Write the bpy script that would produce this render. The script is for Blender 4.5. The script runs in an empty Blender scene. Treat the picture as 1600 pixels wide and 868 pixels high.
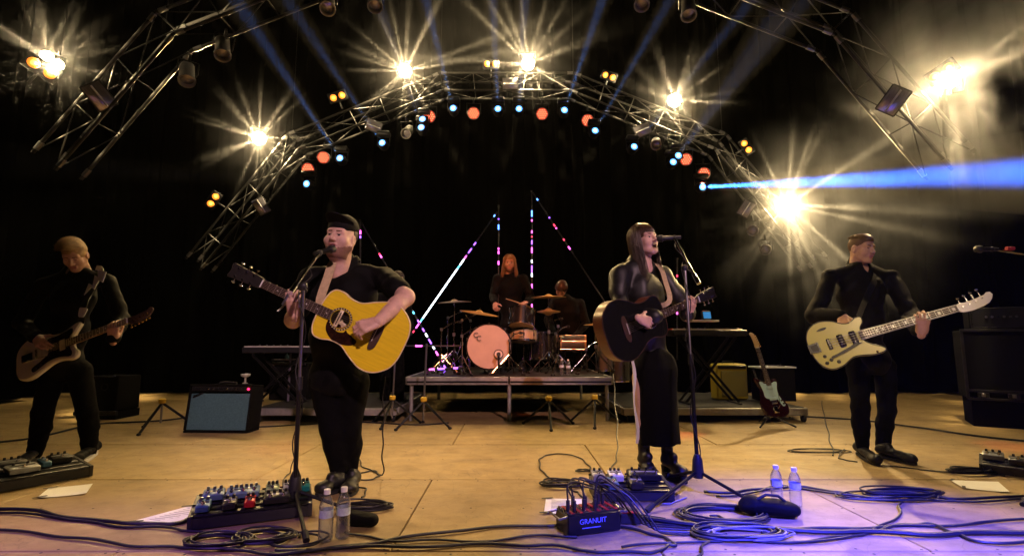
import bpy, bmesh, math, random
import numpy as np
from mathutils import Vector, Matrix
random.seed(7)
rng = np.random.default_rng(7)
SC = bpy.context.scene
COL = SC.collection

# ------------------------------------------------------------------ camera
CAM_H, F, PITCH = 0.93, 800.0, math.radians(7.2)
cd = bpy.data.cameras.new('camera')
cd.sensor_width = 36.0
cd.lens = 18.0
cd.clip_start = 0.05
cd.clip_end = 400.0
cam = bpy.data.objects.new('camera', cd)
COL.objects.link(cam)
cam.location = (0, 0, CAM_H)
cam.rotation_euler = (math.pi / 2 + PITCH, 0, 0)
SC.camera = cam

def ray(px, py):
    u, v = (px - 800.0) / F, (434.0 - py) / F
    return Vector((u, math.cos(PITCH) - v * math.sin(PITCH), math.sin(PITCH) + v * math.cos(PITCH)))
def P(px, py, Y):
    "the point of the stage at depth Y that was measured at px, py"
    d = ray(px, py)
    return Vector((0, 0, CAM_H)) + d * (Y / d.y)
def G(px, py, z=0.0):
    "the point at height z (the floor) measured at px, py"
    d = ray(px, py)
    return Vector((0, 0, CAM_H)) + d * ((z - CAM_H) / d.z)

# ------------------------------------------------------------------ night sky, exposure
W = bpy.data.worlds.new('World'); SC.world = W; W.use_nodes = True
nt = W.node_tree
sky = nt.nodes.new('ShaderNodeTexSky'); sky.sky_type = 'NISHITA'; sky.sun_disc = False
sky.sun_elevation = math.radians(-8); sky.sun_rotation = math.radians(200)
bg = nt.nodes['Background']; bg.inputs['Strength'].default_value = 0.01
nt.links.new(sky.outputs[0], bg.inputs['Color'])
SC.view_settings.view_transform = 'Standard'
SC.view_settings.look = 'None'
SC.view_settings.exposure = 0.0
SC.view_settings.gamma = 1.0
SC.view_settings.use_curve_mapping = False
cy = SC.cycles
cy.use_denoising = True
try:
    cy.denoiser = 'OPENIMAGEDENOISE'; cy.denoising_input_passes = 'RGB_ALBEDO_NORMAL'
except Exception: pass
cy.max_bounces = 4; cy.diffuse_bounces = 1; cy.glossy_bounces = 2; cy.transmission_bounces = 4
cy.transparent_max_bounces = 6; cy.volume_bounces = 0
cy.caustics_reflective = False; cy.caustics_refractive = False
cy.sample_clamp_indirect = 3.0; cy.sample_clamp_direct = 0.0
cy.use_light_tree = True
cy.use_adaptive_sampling = True; cy.adaptive_threshold = 0.03; cy.adaptive_min_samples = 12
cy.volume_step_rate = 1.0; cy.volume_max_steps = 64

# ------------------------------------------------------------------ lamps out in the house (front of stage)
def spot(name, loc, target, watt, color, deg, blend=0.3, radius=0.05, parent=None):
    L = bpy.data.lights.new(name, 'SPOT')
    L.energy = watt; L.color = color; L.spot_size = math.radians(deg); L.spot_blend = blend
    L.shadow_soft_size = radius
    o = bpy.data.objects.new(name, L); COL.objects.link(o)
    o.location = loc
    o.rotation_euler = (Vector(target) - Vector(loc)).to_track_quat('-Z', 'Y').to_euler()
    return o
spot('front_pink_spotlight', (4.2, -8.0, 7.6), (-0.22, 3.2, 1.85), 5200, (1.0, 0.60, 0.66), 18, 0.5, 0.08)
spot('front_amber_spotlight', (-1.2, -2.5, 6.0), (0.12, 6.9, 1.5), 3300, (1.0, 0.27, 0.10), 15, 0.4, 0.05)
spot('front_blue_spotlight', (2.2, -1.2, 4.6), (1.75, 1.55, 0.0), 19000, (0.06, 0.05, 1.0), 37, 0.9, 0.08)
spot('front_violet_spotlight', (-3.4, -1.2, 4.6), (-2.3, 1.5, 0.0), 1900, (0.36, 0.14, 1.0), 33, 0.95, 0.08)
spot('front_warm_spotlight', (-3.0, -8.0, 7.0), (2.85, 4.2, 1.0), 3000, (1.0, 0.70, 0.42), 9, 0.9, 0.08)
# ------------------------------------------------------------------ mesh helpers
ROOTM = {}
def V(*a): return Vector(a)
def link(o, parent=None):
    COL.objects.link(o)
    if parent is not None:
        o.parent = parent
    return o
def tag(o, label=None, cat=None, group=None, kind=None):
    if label: o['label'] = label
    if cat: o['category'] = cat
    if group: o['group'] = group
    if kind: o['kind'] = kind
    return o
def thing(name, label, cat, loc=(0, 0, 0), rot=None, group=None, M=None):
    o = bpy.data.objects.new(name, None)
    o.empty_display_size = 0.1
    COL.objects.link(o)
    if M is None:
        M = Matrix.Translation(Vector(loc))
        if rot is not None: M = M @ rot.to_4x4()
    o.matrix_world = M
    ROOTM[o.name] = M.copy()
    return tag(o, label, cat, group)
def rootm(p):
    while p is not None:
        if p.name in ROOTM: return ROOTM[p.name]
        p = p.parent
    return Matrix.Identity(4)
def frame(x, zhint, origin=(0, 0, 0)):
    x = Vector(x).normalized(); z = Vector(zhint); z = (z - x * z.dot(x)).normalized(); y = z.cross(x)
    M = Matrix((x, y, z)).transposed().to_4x4(); M.translation = Vector(origin)
    return M
def aim(loc, target, up=(0, 0, 1)):
    "matrix whose local -Z looks at target"
    z = (Vector(loc) - Vector(target)).normalized()
    u = Vector(up); x = u.cross(z)
    if x.length < 1e-4: x = Vector((1, 0, 0))
    x.normalize(); y = z.cross(x)
    M = Matrix((x, y, z)).transposed().to_4x4(); M.translation = Vector(loc)
    return M

class MB:
    def __init__(s): s.v = []; s.f = []; s.m = []; s.mi = 0
    def add(s, vs, fs):
        b = len(s.v); s.v += [tuple(v) for v in vs]; s.f += [tuple(i + b for i in f) for f in fs]; s.m += [s.mi] * len(fs)
        return s
    def box(s, c, size, R=None, bev=0.0):
        hx, hy, hz = size[0] / 2, size[1] / 2, size[2] / 2
        c = Vector(c)
        if bev <= 0:
            vs = [Vector((x, y, z)) for z in (-hz, hz) for y in (-hy, hy) for x in (-hx, hx)]
            fs = [(0, 2, 3, 1), (4, 5, 7, 6), (0, 1, 5, 4), (2, 6, 7, 3), (0, 4, 6, 2), (1, 3, 7, 5)]
        else:
            b = min(bev, hx * .9, hy * .9, hz * .9)
            vs = []; fs = []
            ring = [(hx - b, -hy), (hx, -hy + b), (hx, hy - b), (hx - b, hy), (-hx + b, hy), (-hx, hy - b), (-hx, -hy + b), (-hx + b, -hy)]
            for z, k in ((-hz, b), (-hz + b, 0), (hz - b, 0), (hz, b)):
                for (x, y) in ring:
                    vs.append(Vector((math.copysign(max(abs(x) - k, .0001), x), math.copysign(max(abs(y) - k, .0001), y), z)))
            for r in range(3):
                for i in range(8):
                    j = (i + 1) % 8; fs.append((r * 8 + i, r * 8 + j, r * 8 + 8 + j, r * 8 + 8 + i))
            fs.append(tuple(range(7, -1, -1))); fs.append(tuple(range(24, 32)))
        if R is not None: vs = [R @ v for v in vs]
        return s.add([v + c for v in vs], fs)
    def tube(s, pts, r, n=8, caps=True, closed=False):
        pts = [Vector(p) for p in pts]; N = len(pts)
        rs = r if isinstance(r, (list, tuple)) else [r] * N
        vs = []; fs = []; prev = None
        for i, p in enumerate(pts):
            if closed: t = pts[(i + 1) % N] - pts[i - 1]
            else: t = pts[min(i + 1, N - 1)] - pts[max(i - 1, 0)]
            if t.length < 1e-9: t = Vector((0, 0, 1))
            t.normalize()
            if prev is None:
                a = Vector((0, 0, 1)) if abs(t.z) < .9 else Vector((1, 0, 0))
                u = t.cross(a).normalized()
            else:
                u = prev - t * prev.dot(t)
                u = u.normalized() if u.length > 1e-6 else t.orthogonal().normalized()
            prev = u; w = t.cross(u)
            for k in range(n):
                a = 2 * math.pi * k / n
                vs.append(p + (u * math.cos(a) + w * math.sin(a)) * rs[i])
        for i in range(N if closed else N - 1):
            for k in range(n):
                a = i * n + k; b = i * n + (k + 1) % n; c = ((i + 1) % N) * n
                fs.append((a, b, c + (k + 1) % n, c + k))
        if caps and not closed:
            fs.append(tuple(range(n - 1, -1, -1))); fs.append(tuple(range((N - 1) * n, N * n)))
        return s.add(vs, fs)
    def cyl(s, p0, p1, r0, r1=None, n=12, caps=True):
        return s.tube([p0, p1], [r0, r0 if r1 is None else r1], n, caps)
    def lathe(s, prof, M=None, n=20, cap0=True, cap1=True):
        "prof: (radius, height) along local z"
        M = M or Matrix.Identity(4)
        vs = []; fs = []
        for (r, z) in prof:
            for k in range(n):
                a = 2 * math.pi * k / n
                vs.append(M @ Vector((r * math.cos(a), r * math.sin(a), z)))
        for i in range(len(prof) - 1):
            for k in range(n):
                j = (k + 1) % n
                fs.append((i * n + k, i * n + j, i * n + n + j, i * n + n + k))
        if cap0: fs.append(tuple(range(n - 1, -1, -1)))
        if cap1: fs.append(tuple(range((len(prof) - 1) * n, len(prof) * n)))
        return s.add(vs, fs)
    def ball(s, c, r, M=None, n=12):
        r = r if isinstance(r, (tuple, list)) else (r, r, r)
        vs = []; fs = []; c = Vector(c); m = max(4, n // 2)
        for i in range(m + 1):
            ph = math.pi * i / m
            for k in range(n):
                a = 2 * math.pi * k / n
                p = Vector((r[0] * math.sin(ph) * math.cos(a), r[1] * math.sin(ph) * math.sin(a), r[2] * math.cos(ph)))
                if M is not None: p = M @ p
                vs.append(c + p)
        for i in range(m):
            for k in range(n):
                j = (k + 1) % n; fs.append((i * n + k, i * n + n + k, i * n + n + j, i * n + j))
        return s.add(vs, fs)
    def prism(s, out, z0, z1, bev=0.0, top=True, bottom=True, M=None):
        "outline in local xy, counter-clockwise"
        M = M or Matrix.Identity(4); n = len(out)
        def inset(d):
            r = []
            for i in range(n):
                a, b, c = Vector(out[i - 1]), Vector(out[i]), Vector(out[(i + 1) % n])
                t = (c - a); t.normalize(); nn = Vector((-t.y, t.x)); r.append(b + nn * d)
            return r
        if bev > 0:
            ins = inset(bev)
            rings = [(ins, z0), (out, z0 + bev), (out, z1 - bev), (ins, z1)]
        else: rings = [(out, z0), (out, z1)]
        vs = []; fs = []
        for o, z in rings: vs += [M @ Vector((p[0], p[1], z)) for p in o]
        for r in range(len(rings) - 1):
            for i in range(n):
                j = (i + 1) % n; fs.append((r * n + i, r * n + j, r * n + n + j, r * n + n + i))
        if bottom: fs.append(tuple(range(n - 1, -1, -1)))
        if top: fs.append(tuple(range((len(rings) - 1) * n, len(rings) * n)))
        return s.add(vs, fs)
    def build(s, name, mat, parent=None, world=True, smooth=40, label=None, kind=None):
        me = bpy.data.meshes.new(name)
        vs = s.v
        if parent is not None and world:
            inv = rootm(parent).inverted(); vs = [inv @ Vector(v) for v in vs]
        me.from_pydata([tuple(v) for v in vs], [], s.f)
        mats = mat if isinstance(mat, (list, tuple)) else [mat]
        for m in mats: me.materials.append(m)
        if len(mats) > 1: me.polygons.foreach_set('material_index', s.m)
        if smooth:
            me.polygons.foreach_set('use_smooth', [True] * len(me.polygons))
            try: me.set_sharp_from_angle(angle=math.radians(smooth))
            except Exception: pass
        me.update()
        o = bpy.data.objects.new(name, me)
        link(o, parent); tag(o, label, kind=kind)
        return o
def obj_np(name, v, f, mats, parent=None, mi=None, world=True, smooth=True):
    v = np.asarray(v, float)
    if parent is not None and world:
        A = np.array(rootm(parent).inverted()); v = v @ A[:3, :3].T + A[:3, 3]
    me = bpy.data.meshes.new(name)
    me.from_pydata(v.tolist(), [], f if isinstance(f, list) else f.tolist())
    for m in (mats if isinstance(mats, (list, tuple)) else [mats]): me.materials.append(m)
    if mi is not None: me.polygons.foreach_set('material_index', np.asarray(mi, dtype=np.int32))
    if smooth: me.polygons.foreach_set('use_smooth', [True] * len(me.polygons))
    me.update()
    o = bpy.data.objects.new(name, me)
    return link(o, parent)
def copy_tree(o, parent=None):
    c = o.copy(); COL.objects.link(c)
    if parent is not None: c.parent = parent
    for ch in list(o.children): copy_tree(ch, c)
    return c
_unit = {}
def strut(name, p0, p1, r, mat, parent, n=6):
    "a straight round bar as an object of its own; alike bars share one mesh"
    key = (mat.name, n)
    if key not in _unit:
        b = MB().cyl((0, 0, 0), (0, 0, 1), 1, 1, n); o = b.build('bar', mat); me = o.data
        bpy.data.objects.remove(o); _unit[key] = me
    p0, p1 = Vector(p0), Vector(p1)
    d = p1 - p0; q = d.to_track_quat('Z', 'Y')
    M = Matrix.Translation(p0) @ q.to_matrix().to_4x4() @ Matrix.Diagonal((r, r, d.length, 1))
    o = bpy.data.objects.new(name, _unit[key]); link(o, parent)
    o.matrix_local = rootm(parent).inverted() @ M
    return o
def catmull(pts, n=8, closed=False):
    pts = [Vector(p) for p in pts]; N = len(pts); out = []
    for i in range(N if closed else N - 1):
        p0 = pts[i - 1] if (closed or i > 0) else pts[0]
        p1 = pts[i]; p2 = pts[(i + 1) % N]; p3 = pts[(i + 2) % N] if (closed or i + 2 < N) else pts[-1]
        for k in range(n):
            t = k / n
            out.append(0.5 * ((2 * p1) + (p2 - p0) * t + (2 * p0 - 5 * p1 + 4 * p2 - p3) * t * t + (3 * p1 - p0 - 3 * p2 + p3) * t ** 3))
    if not closed: out.append(pts[-1])
    return out
def text_part(name, s, size, M, mat, parent, shear=0.0, depth=0.001, space=1.0):
    cu = bpy.data.curves.new(name, 'FONT'); cu.body = s; cu.size = size; cu.shear = shear; cu.extrude = depth
    cu.align_x = 'CENTER'; cu.align_y = 'CENTER'; cu.space_character = space
    t = bpy.data.objects.new('tmp', cu); COL.objects.link(t)
    dg = bpy.context.evaluated_depsgraph_get(); dg.update()
    me = bpy.data.meshes.new_from_object(t.evaluated_get(dg)); me.name = name
    bpy.data.objects.remove(t)
    me.materials.clear(); me.materials.append(mat)
    me.transform(rootm(parent).inverted() @ M)
    o = bpy.data.objects.new(name, me)
    return link(o, parent)

# ------------------------------------------------------------------ materials
MT = {}
def mat(name, col, rough=0.6, metal=0.0, vary=0.0, scale=8.0, bump=0.0, bscale=60.0, emit=None, estr=0.0,
        trans=0.0, ior=1.45, coat=0.0, stretch=(1, 1, 1), rvary=0.0, col2=None, sheen=0.0, alpha=1.0):
    m = bpy.data.materials.new(name); m.use_nodes = True; t = m.node_tree; b = t.nodes['Principled BSDF']
    b.inputs['Base Color'].default_value = (*col, 1); b.inputs['Roughness'].default_value = rough
    b.inputs['Metallic'].default_value = metal; b.inputs['IOR'].default_value = ior
    b.inputs['Transmission Weight'].default_value = trans; b.inputs['Coat Weight'].default_value = coat
    b.inputs['Sheen Weight'].default_value = sheen
    if emit is not None:
        b.inputs['Emission Color'].default_value = (*emit, 1); b.inputs['Emission Strength'].default_value = estr
        m.cycles.emission_sampling = 'NONE'
    if vary or bump or rvary or col2:
        tc = t.nodes.new('ShaderNodeTexCoord'); mp = t.nodes.new('ShaderNodeMapping')
        mp.inputs['Scale'].default_value = stretch
        t.links.new(tc.outputs['Object'], mp.inputs['Vector'])
    if vary or col2 or rvary:
        n = t.nodes.new('ShaderNodeTexNoise'); n.inputs['Scale'].default_value = scale; n.inputs['Detail'].default_value = 6
        n.inputs['Roughness'].default_value = 0.65
        t.links.new(mp.outputs[0], n.inputs['Vector'])
        r = t.nodes.new('ShaderNodeValToRGB'); r.color_ramp.elements[0].position = 0.32; r.color_ramp.elements[1].position = 0.68
        c2 = col2 or tuple(min(1, c * (1 + vary)) for c in col); c1 = col if col2 else tuple(c * (1 - vary) for c in col)
        r.color_ramp.elements[0].color = (*c1, 1); r.color_ramp.elements[1].color = (*c2, 1)
        t.links.new(n.outputs['Fac'], r.inputs['Fac']); t.links.new(r.outputs[0], b.inputs['Base Color'])
        if rvary:
            mr = t.nodes.new('ShaderNodeMapRange'); mr.inputs['To Min'].default_value = max(0.02, rough - rvary); mr.inputs['To Max'].default_value = min(1, rough + rvary)
            t.links.new(n.outputs['Fac'], mr.inputs['Value']); t.links.new(mr.outputs[0], b.inputs['Roughness'])
    if bump:
        n2 = t.nodes.new('ShaderNodeTexNoise'); n2.inputs['Scale'].default_value = bscale; n2.inputs['Detail'].default_value = 4
        t.links.new(mp.outputs[0], n2.inputs['Vector'])
        bp = t.nodes.new('ShaderNodeBump'); bp.inputs['Strength'].default_value = bump; bp.inputs['Distance'].default_value = 0.01
        t.links.new(n2.outputs['Fac'], bp.inputs['Height']); t.links.new(bp.outputs[0], b.inputs['Normal'])
    MT[name] = m
    return m
mat('black_plastic', (.018, .018, .02), .45, rvary=.12)
mat('black_metal', (.02, .02, .022), .35, .6, rvary=.12)
mat('matt_black', (.010, .010, .011), .9)
mat('aluminium', (.042, .041, .040), .46, .7, vary=.3, scale=20, rvary=.12)
mat('chrome', (.75, .75, .77), .12, 1.0, rvary=.06)
mat('steel_dark', (.25, .25, .26), .3, .9)
mat('rubber', (.012, .012, .012), .75)
mat('cable_black', (.014, .014, .016), .5)
mat('cable_grey', (.22, .22, .24), .5)
mat('velvet', (.0002, .0002, .0002), 1.0, vary=.3, scale=3)
for _k in ('velvet', 'matt_black'): MT[_k].node_tree.nodes['Principled BSDF'].inputs['Specular IOR Level'].default_value = 0.0
mat('white_paper', (.82, .82, .80), .7, vary=.03, scale=12)
mat('ink', (.03, .03, .03), .7)
mat('yellow_plastic', (.75, .50, .03), .45)
mat('black_cloth', (.0028, .0028, .003), .72, sheen=.012, vary=.25, scale=30, bump=.12, bscale=220)
mat('black_denim', (.0028, .0028, .0033), .9, vary=.35, scale=40, bump=.15, bscale=260)
mat('black_leather', (.007, .007, .008), .48, rvary=.12, scale=40, bump=.12, bscale=320)
mat('charcoal_wool', (.0045, .0042, .0048), .74, sheen=.012, vary=.25, scale=60, bump=.2, bscale=240)
for _k, _s in (('black_cloth', .13), ('black_denim', .10), ('charcoal_wool', .15), ('black_leather', .55)): MT[_k].node_tree.nodes['Principled BSDF'].inputs['Specular IOR Level'].default_value = _s
mat('skin_pale', (.60, .37, .29), .5, vary=.14, scale=22, bump=.15, bscale=160)
mat('skin_tan', (.50, .29, .21), .5, vary=.14, scale=22, bump=.15, bscale=160)
mat('lips', (.42, .16, .15), .4)
mat('eye_dark', (.03, .02, .015), .2)
mat('eye_white', (.38, .34, .32), .3)
mat('stubble', (.20, .10, .07), .8, vary=.4, scale=220)
mat('beard', (.12, .055, .03), .85, vary=.4, scale=180)
mat('hair_blond', (.36, .22, .09), .5, vary=.35, scale=40)
mat('hair_dirty_blond', (.30, .17, .07), .5, vary=.35, scale=40)
mat('hair_brown', (.06, .030, .015), .36, vary=.35, scale=40)
mat('hair_dark', (.030, .018, .012), .5, vary=.35, scale=40)
mat('white_fabric', (.6, .6, .6), .8)
# ------------------------------------------------------------------ ground, stage floor, drapes
mat('asphalt', (.04, .04, .042), .9, vary=.3, scale=4)
g = MB().box((0, 6, -1.4), (70, 50, .2)).build('ground', MT['asphalt'], smooth=0); tag(g, kind='structure')
def floor_mat():
    m = bpy.data.materials.new('stage_boards'); m.use_nodes = True; t = m.node_tree; b = t.nodes['Principled BSDF']
    ge = t.nodes.new('ShaderNodeNewGeometry')
    def noise(sc, det, st=(1, 1, 1), ro=.6):
        mp = t.nodes.new('ShaderNodeMapping'); mp.inputs['Scale'].default_value = st
        n = t.nodes.new('ShaderNodeTexNoise'); n.inputs['Scale'].default_value = sc; n.inputs['Detail'].default_value = det; n.inputs['Roughness'].default_value = ro
        t.links.new(ge.outputs['Position'], mp.inputs['Vector']); t.links.new(mp.outputs[0], n.inputs['Vector']); return n
    def ramp(n, p0, c0, p1, c1):
        r = t.nodes.new('ShaderNodeValToRGB'); e = r.color_ramp.elements
        e[0].position = p0; e[0].color = (*c0, 1); e[1].position = p1; e[1].color = (*c1, 1)
        t.links.new(n.outputs['Fac'], r.inputs['Fac']); return r
    def mix(a, bb, fac, mode='MULTIPLY'):
        x = t.nodes.new('ShaderNodeMix'); x.data_type = 'RGBA'; x.blend_type = mode; x.inputs['Factor'].default_value = fac
        t.links.new(a, x.inputs['A']); t.links.new(bb, x.inputs['B']); return x.outputs['Result']
    big = ramp(noise(.9, 5), .3, (.30, .205, .078), .7, (.45, .315, .130))
    scuff = ramp(noise(7, 10, (1, 1.4, 1), .72), .34, (.72, .70, .68), .56, (1, 1, 1))
    spots = ramp(noise(55, 2), .70, (1, 1, 1), .76, (.25, .22, .2))
    blot = ramp(noise(2.3, 4, (1, 2, 1)), .30, (.7, .68, .66), .48, (1, 1, 1))
    def lines(sc, dist, w, dark):
        n = noise(sc, 3, (1, .7, 1), .5); n.inputs['Distortion'].default_value = dist
        r = t.nodes.new('ShaderNodeValToRGB'); e = r.color_ramp.elements; e[0].position = .5 - w; e[0].color = (1, 1, 1, 1); e[1].position = .5 + w; e[1].color = (1, 1, 1, 1)
        m_ = e.new(.5); m_.color = (dark, dark, dark, 1); t.links.new(n.outputs['Fac'], r.inputs['Fac']); return r
    ln1 = lines(1.6, 2.5, .006, .55); ln2 = lines(3.1, 1.2, .005, .65)
    oi = t.nodes.new('ShaderNodeObjectInfo'); pr = t.nodes.new('ShaderNodeMapRange'); pr.inputs['To Min'].default_value = .80; pr.inputs['To Max'].default_value = 1.12
    t.links.new(oi.outputs['Random'], pr.inputs['Value'])
    c = mix(big.outputs[0], scuff.outputs[0], .8); c = mix(c, spots.outputs[0], .8); c = mix(c, blot.outputs[0], .8); c = mix(c, ln1.outputs[0], .6); c = mix(c, ln2.outputs[0], .5)
    vm = t.nodes.new('ShaderNodeVectorMath'); vm.operation = 'SCALE'
    t.links.new(c, vm.inputs[0]); t.links.new(pr.outputs[0], vm.inputs['Scale'])
    t.links.new(vm.outputs[0], b.inputs['Base Color'])
    rn = noise(6, 6); mr = t.nodes.new('ShaderNodeMapRange'); mr.inputs['To Min'].default_value = .42; mr.inputs['To Max'].default_value = .8
    t.links.new(rn.outputs['Fac'], mr.inputs['Value']); t.links.new(mr.outputs[0], b.inputs['Roughness'])
    bn = noise(40, 6); bp = t.nodes.new('ShaderNodeBump'); bp.inputs['Strength'].default_value = .12; bp.inputs['Distance'].default_value = .01
    t.links.new(bn.outputs['Fac'], bp.inputs['Height']); t.links.new(bp.outputs[0], b.inputs['Normal'])
    MT['stage_boards'] = m
floor_mat()
ft = bpy.data.objects.new('stage_floor', None); COL.objects.link(ft); tag(ft, kind='structure')
MB().box((0, 6.35, -.65), (16.6, 10.3, 1.22)).build('stage_platform', MT['matt_black'], ft, smooth=0)
# plywood sheets, 1.22 m deep and 2.44 m wide, staggered from row to row
pm = MB().box((0, 0, -.019), (2.432, 1.212, .038), bev=.004).build('floor_panel', MT['stage_boards'], ft, smooth=0)
_sc = MB()
for sx in range(-4, 5):
    for sy in (-.585, 0, .585): _sc.lathe([(.0065, .0006), (.0045, .0010), (.001, .0004)], Matrix.Translation((sx * .295 + random.uniform(-.02, .02), sy + random.uniform(-.01, .01), .0)), 8, False)
scr = _sc.build('screw_heads', MT['rubber'], pm, world=False, kind='stuff')
pm0 = True
for r in range(8):
    y = 1.83 + 1.22 * r
    off = 0.0 if r % 2 == 0 else 1.22
    for c in range(-3, 4):
        x = c * 2.44 + off - .55
        if abs(x) > 8: continue
        o = pm if pm0 else pm.copy()
        if not pm0:
            COL.objects.link(o); o.parent = ft
            s_ = scr.copy(); COL.objects.link(s_); s_.parent = o
        pm0 = False
        o.location = (x, y, random.uniform(-.0015, .0))
        o.rotation_euler = (0, 0, random.uniform(-.001, .001))
def curtain(label, p0, p1, h, amp=.10, step=.06):
    p0, p1 = Vector(p0), Vector(p1); d = p1 - p0; L = d.length; d.normalize(); n = Vector((-d.y, d.x, 0))
    t = thing('curtain', label, 'curtain', p0, group=None)
    vs = []; fs = []; N = int(L / step)
    for i in range(N + 1):
        s = L * i / N; a = amp * (math.sin(s * 9.1 + 1.4 * math.sin(s * 1.7)) + .35 * math.sin(s * 23))
        for z in (0.02, h):
            q = p0 + d * s + n * a; vs.append((q.x, q.y, p0.z + z))
    for i in range(N): fs.append((2 * i, 2 * i + 2, 2 * i + 3, 2 * i + 1))
    MB().add(vs, fs).build('cloth', MT['velvet'], t)
    b = MB().cyl(p0 + V(0, 0, h), p1 + V(0, 0, h), .03).build('rail', MT['black_metal'], t)
    return t
curtain('black velvet backdrop curtain hanging across the rear of the stage', (-9.5, 9.72, 0), (9.5, 9.72, 0), 10.5)
curtain('black side curtain at the left wing of the stage', (-8.2, 5.2, 0), (-8.2, 9.5, 0), 10.5)
curtain('black side curtain at the right wing of the stage', (8.2, 9.5, 0), (8.2, 5.2, 0), 10.5)

# ------------------------------------------------------------------ the two truss arches
YB, YN, TS = 9.0, 5.5, .34
def arch_nodes():
    off = [(100, 141), (325, 232), (478, 420)]
    pts = []
    for s, seq in ((-1, off[::-1]), (1, off)):
        for (dx, py) in seq:
            p = P(792 + s * dx, py, YB); pts.append((p.x, p.z))
    return pts
AN0 = arch_nodes()
def arch(label, Y, group=None, keep=1.0):
    AN = list(AN0)
    for e, i in ((0, 1), (-1, -2)): AN[e] = (AN[i][0] + (AN[e][0] - AN[i][0]) * keep, AN[i][1] + (AN[e][1] - AN[i][1]) * keep)
    t = thing('truss_arch', label, 'truss', (0, Y, 0), group=group)
    n = len(AN)
    # mitred outer line
    dirs = [Vector((AN[i + 1][0] - AN[i][0], AN[i + 1][1] - AN[i][1])).normalized() for i in range(n - 1)]
    outer = []
    for i in range(n):
        d0 = dirs[max(i - 1, 0)]; d1 = dirs[min(i, n - 2)]
        n0 = Vector((-d0.y, d0.x)); n1 = Vector((-d1.y, d1.x)); m = (n0 + n1).normalized()
        k = TS / max(.3, m.dot(n0)); outer.append((AN[i][0] + m.x * k, AN[i][1] + m.y * k))
    ch = {}
    for i in range(n - 1):
        for lab, line in (('i', AN), ('o', outer)):
            for dy in (0, TS):
                a = V(line[i][0], Y + dy, line[i][1]); b = V(line[i + 1][0], Y + dy, line[i + 1][1])
                e = (b - a).normalized() * .02
                strut('chord', a - e, b + e,   .020, MT['aluminium'], t, 8); ch[(i, lab, dy)] = (a, b)
        L = (ch[(i, 'i', 0)][1] - ch[(i, 'i', 0)][0]).length; k = max(2, round(L / .58))
        def q(lab, dy, s): a, b = ch[(i, lab, dy)]; return a.lerp(b, s)
        for j in range(k):
            s0, s1 = j / k, (j + 1) / k
            for (A, B) in ((('i', 0), ('o', 0)), (('i', 0), ('i', TS)), (('o', 0), ('o', TS))):
                if j % 2: A, B = B, A
                strut('brace', q(*A, s0), q(*B, s1), .0075, MT['aluminium'], t)
            if j:
                strut('brace', q('i', 0, s0), q('o', 0, s0), .0075, MT['aluminium'], t)
                strut('brace', q('i', 0, s0), q('i', TS, s0), .0075, MT['aluminium'], t)
        # coupler sleeves at the corner
        for lab in 'io':
            for dy in (0, TS):
                a, b = ch[(i, lab, dy)]; u = (b - a).normalized()
                strut('coupler', a + u * .03, a + u * .13, .028, MT['steel_dark'], t, 8)
                strut('coupler', b - u * .13, b - u * .03, .028, MT['steel_dark'], t, 8)
    # the arch is flown: steel cables run up from its corners
    for i in range(1, n - 1):
        a = V(outer[i][0], Y + TS / 2, outer[i][1]); strut('hoist_cable', a, V(a.x, a.y, 11.0), .006, MT['black_metal'], t)
        strut('sling', a, V(outer[i][0], Y, outer[i][1]), .010, MT['black_metal'], t); strut('sling', a, V(outer[i][0], Y + TS, outer[i][1]), .010, MT['black_metal'], t)
    return t
arch('aluminium truss arch at the rear, spanning over the drum riser', YB)
arch('nearer aluminium truss arch, cut off by the top of the picture', YN, None, .72)
# ------------------------------------------------------------------ lamps on the arches
mat('flood_glass', (1, .9, .7), .3, emit=(1.0, .86, .56), estr=40)
mat('amber_glass', (1, .5, .1), .3, emit=(1.0, .26, .02), estr=1.4)
mat('amber_core', (1, .7, .3), .3, emit=(1.0, .42, .07), estr=3)
mat('orange_led', (1, .4, .2), .3, emit=(1.0, .22, .10), estr=2.6)
mat('led_face', (.10, .02, .012), .3, emit=(1.0, .09, .035), estr=.6)
mat('blue_lens', (.3, .5, 1), .2, emit=(.10, .36, 1.0), estr=3.5)
mat('white_lens', (.8, .9, 1), .2, emit=(.6, .85, 1.0), estr=6)
mat('strobe_glass', (.42, .40, .46), .18, .7, vary=.3, scale=14, stretch=(1, 6, 1))
mat('fixture_grey', (.30, .29, .28), .35, .6, rvary=.1)
FLOOD = (1.0, .74, .38)

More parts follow.
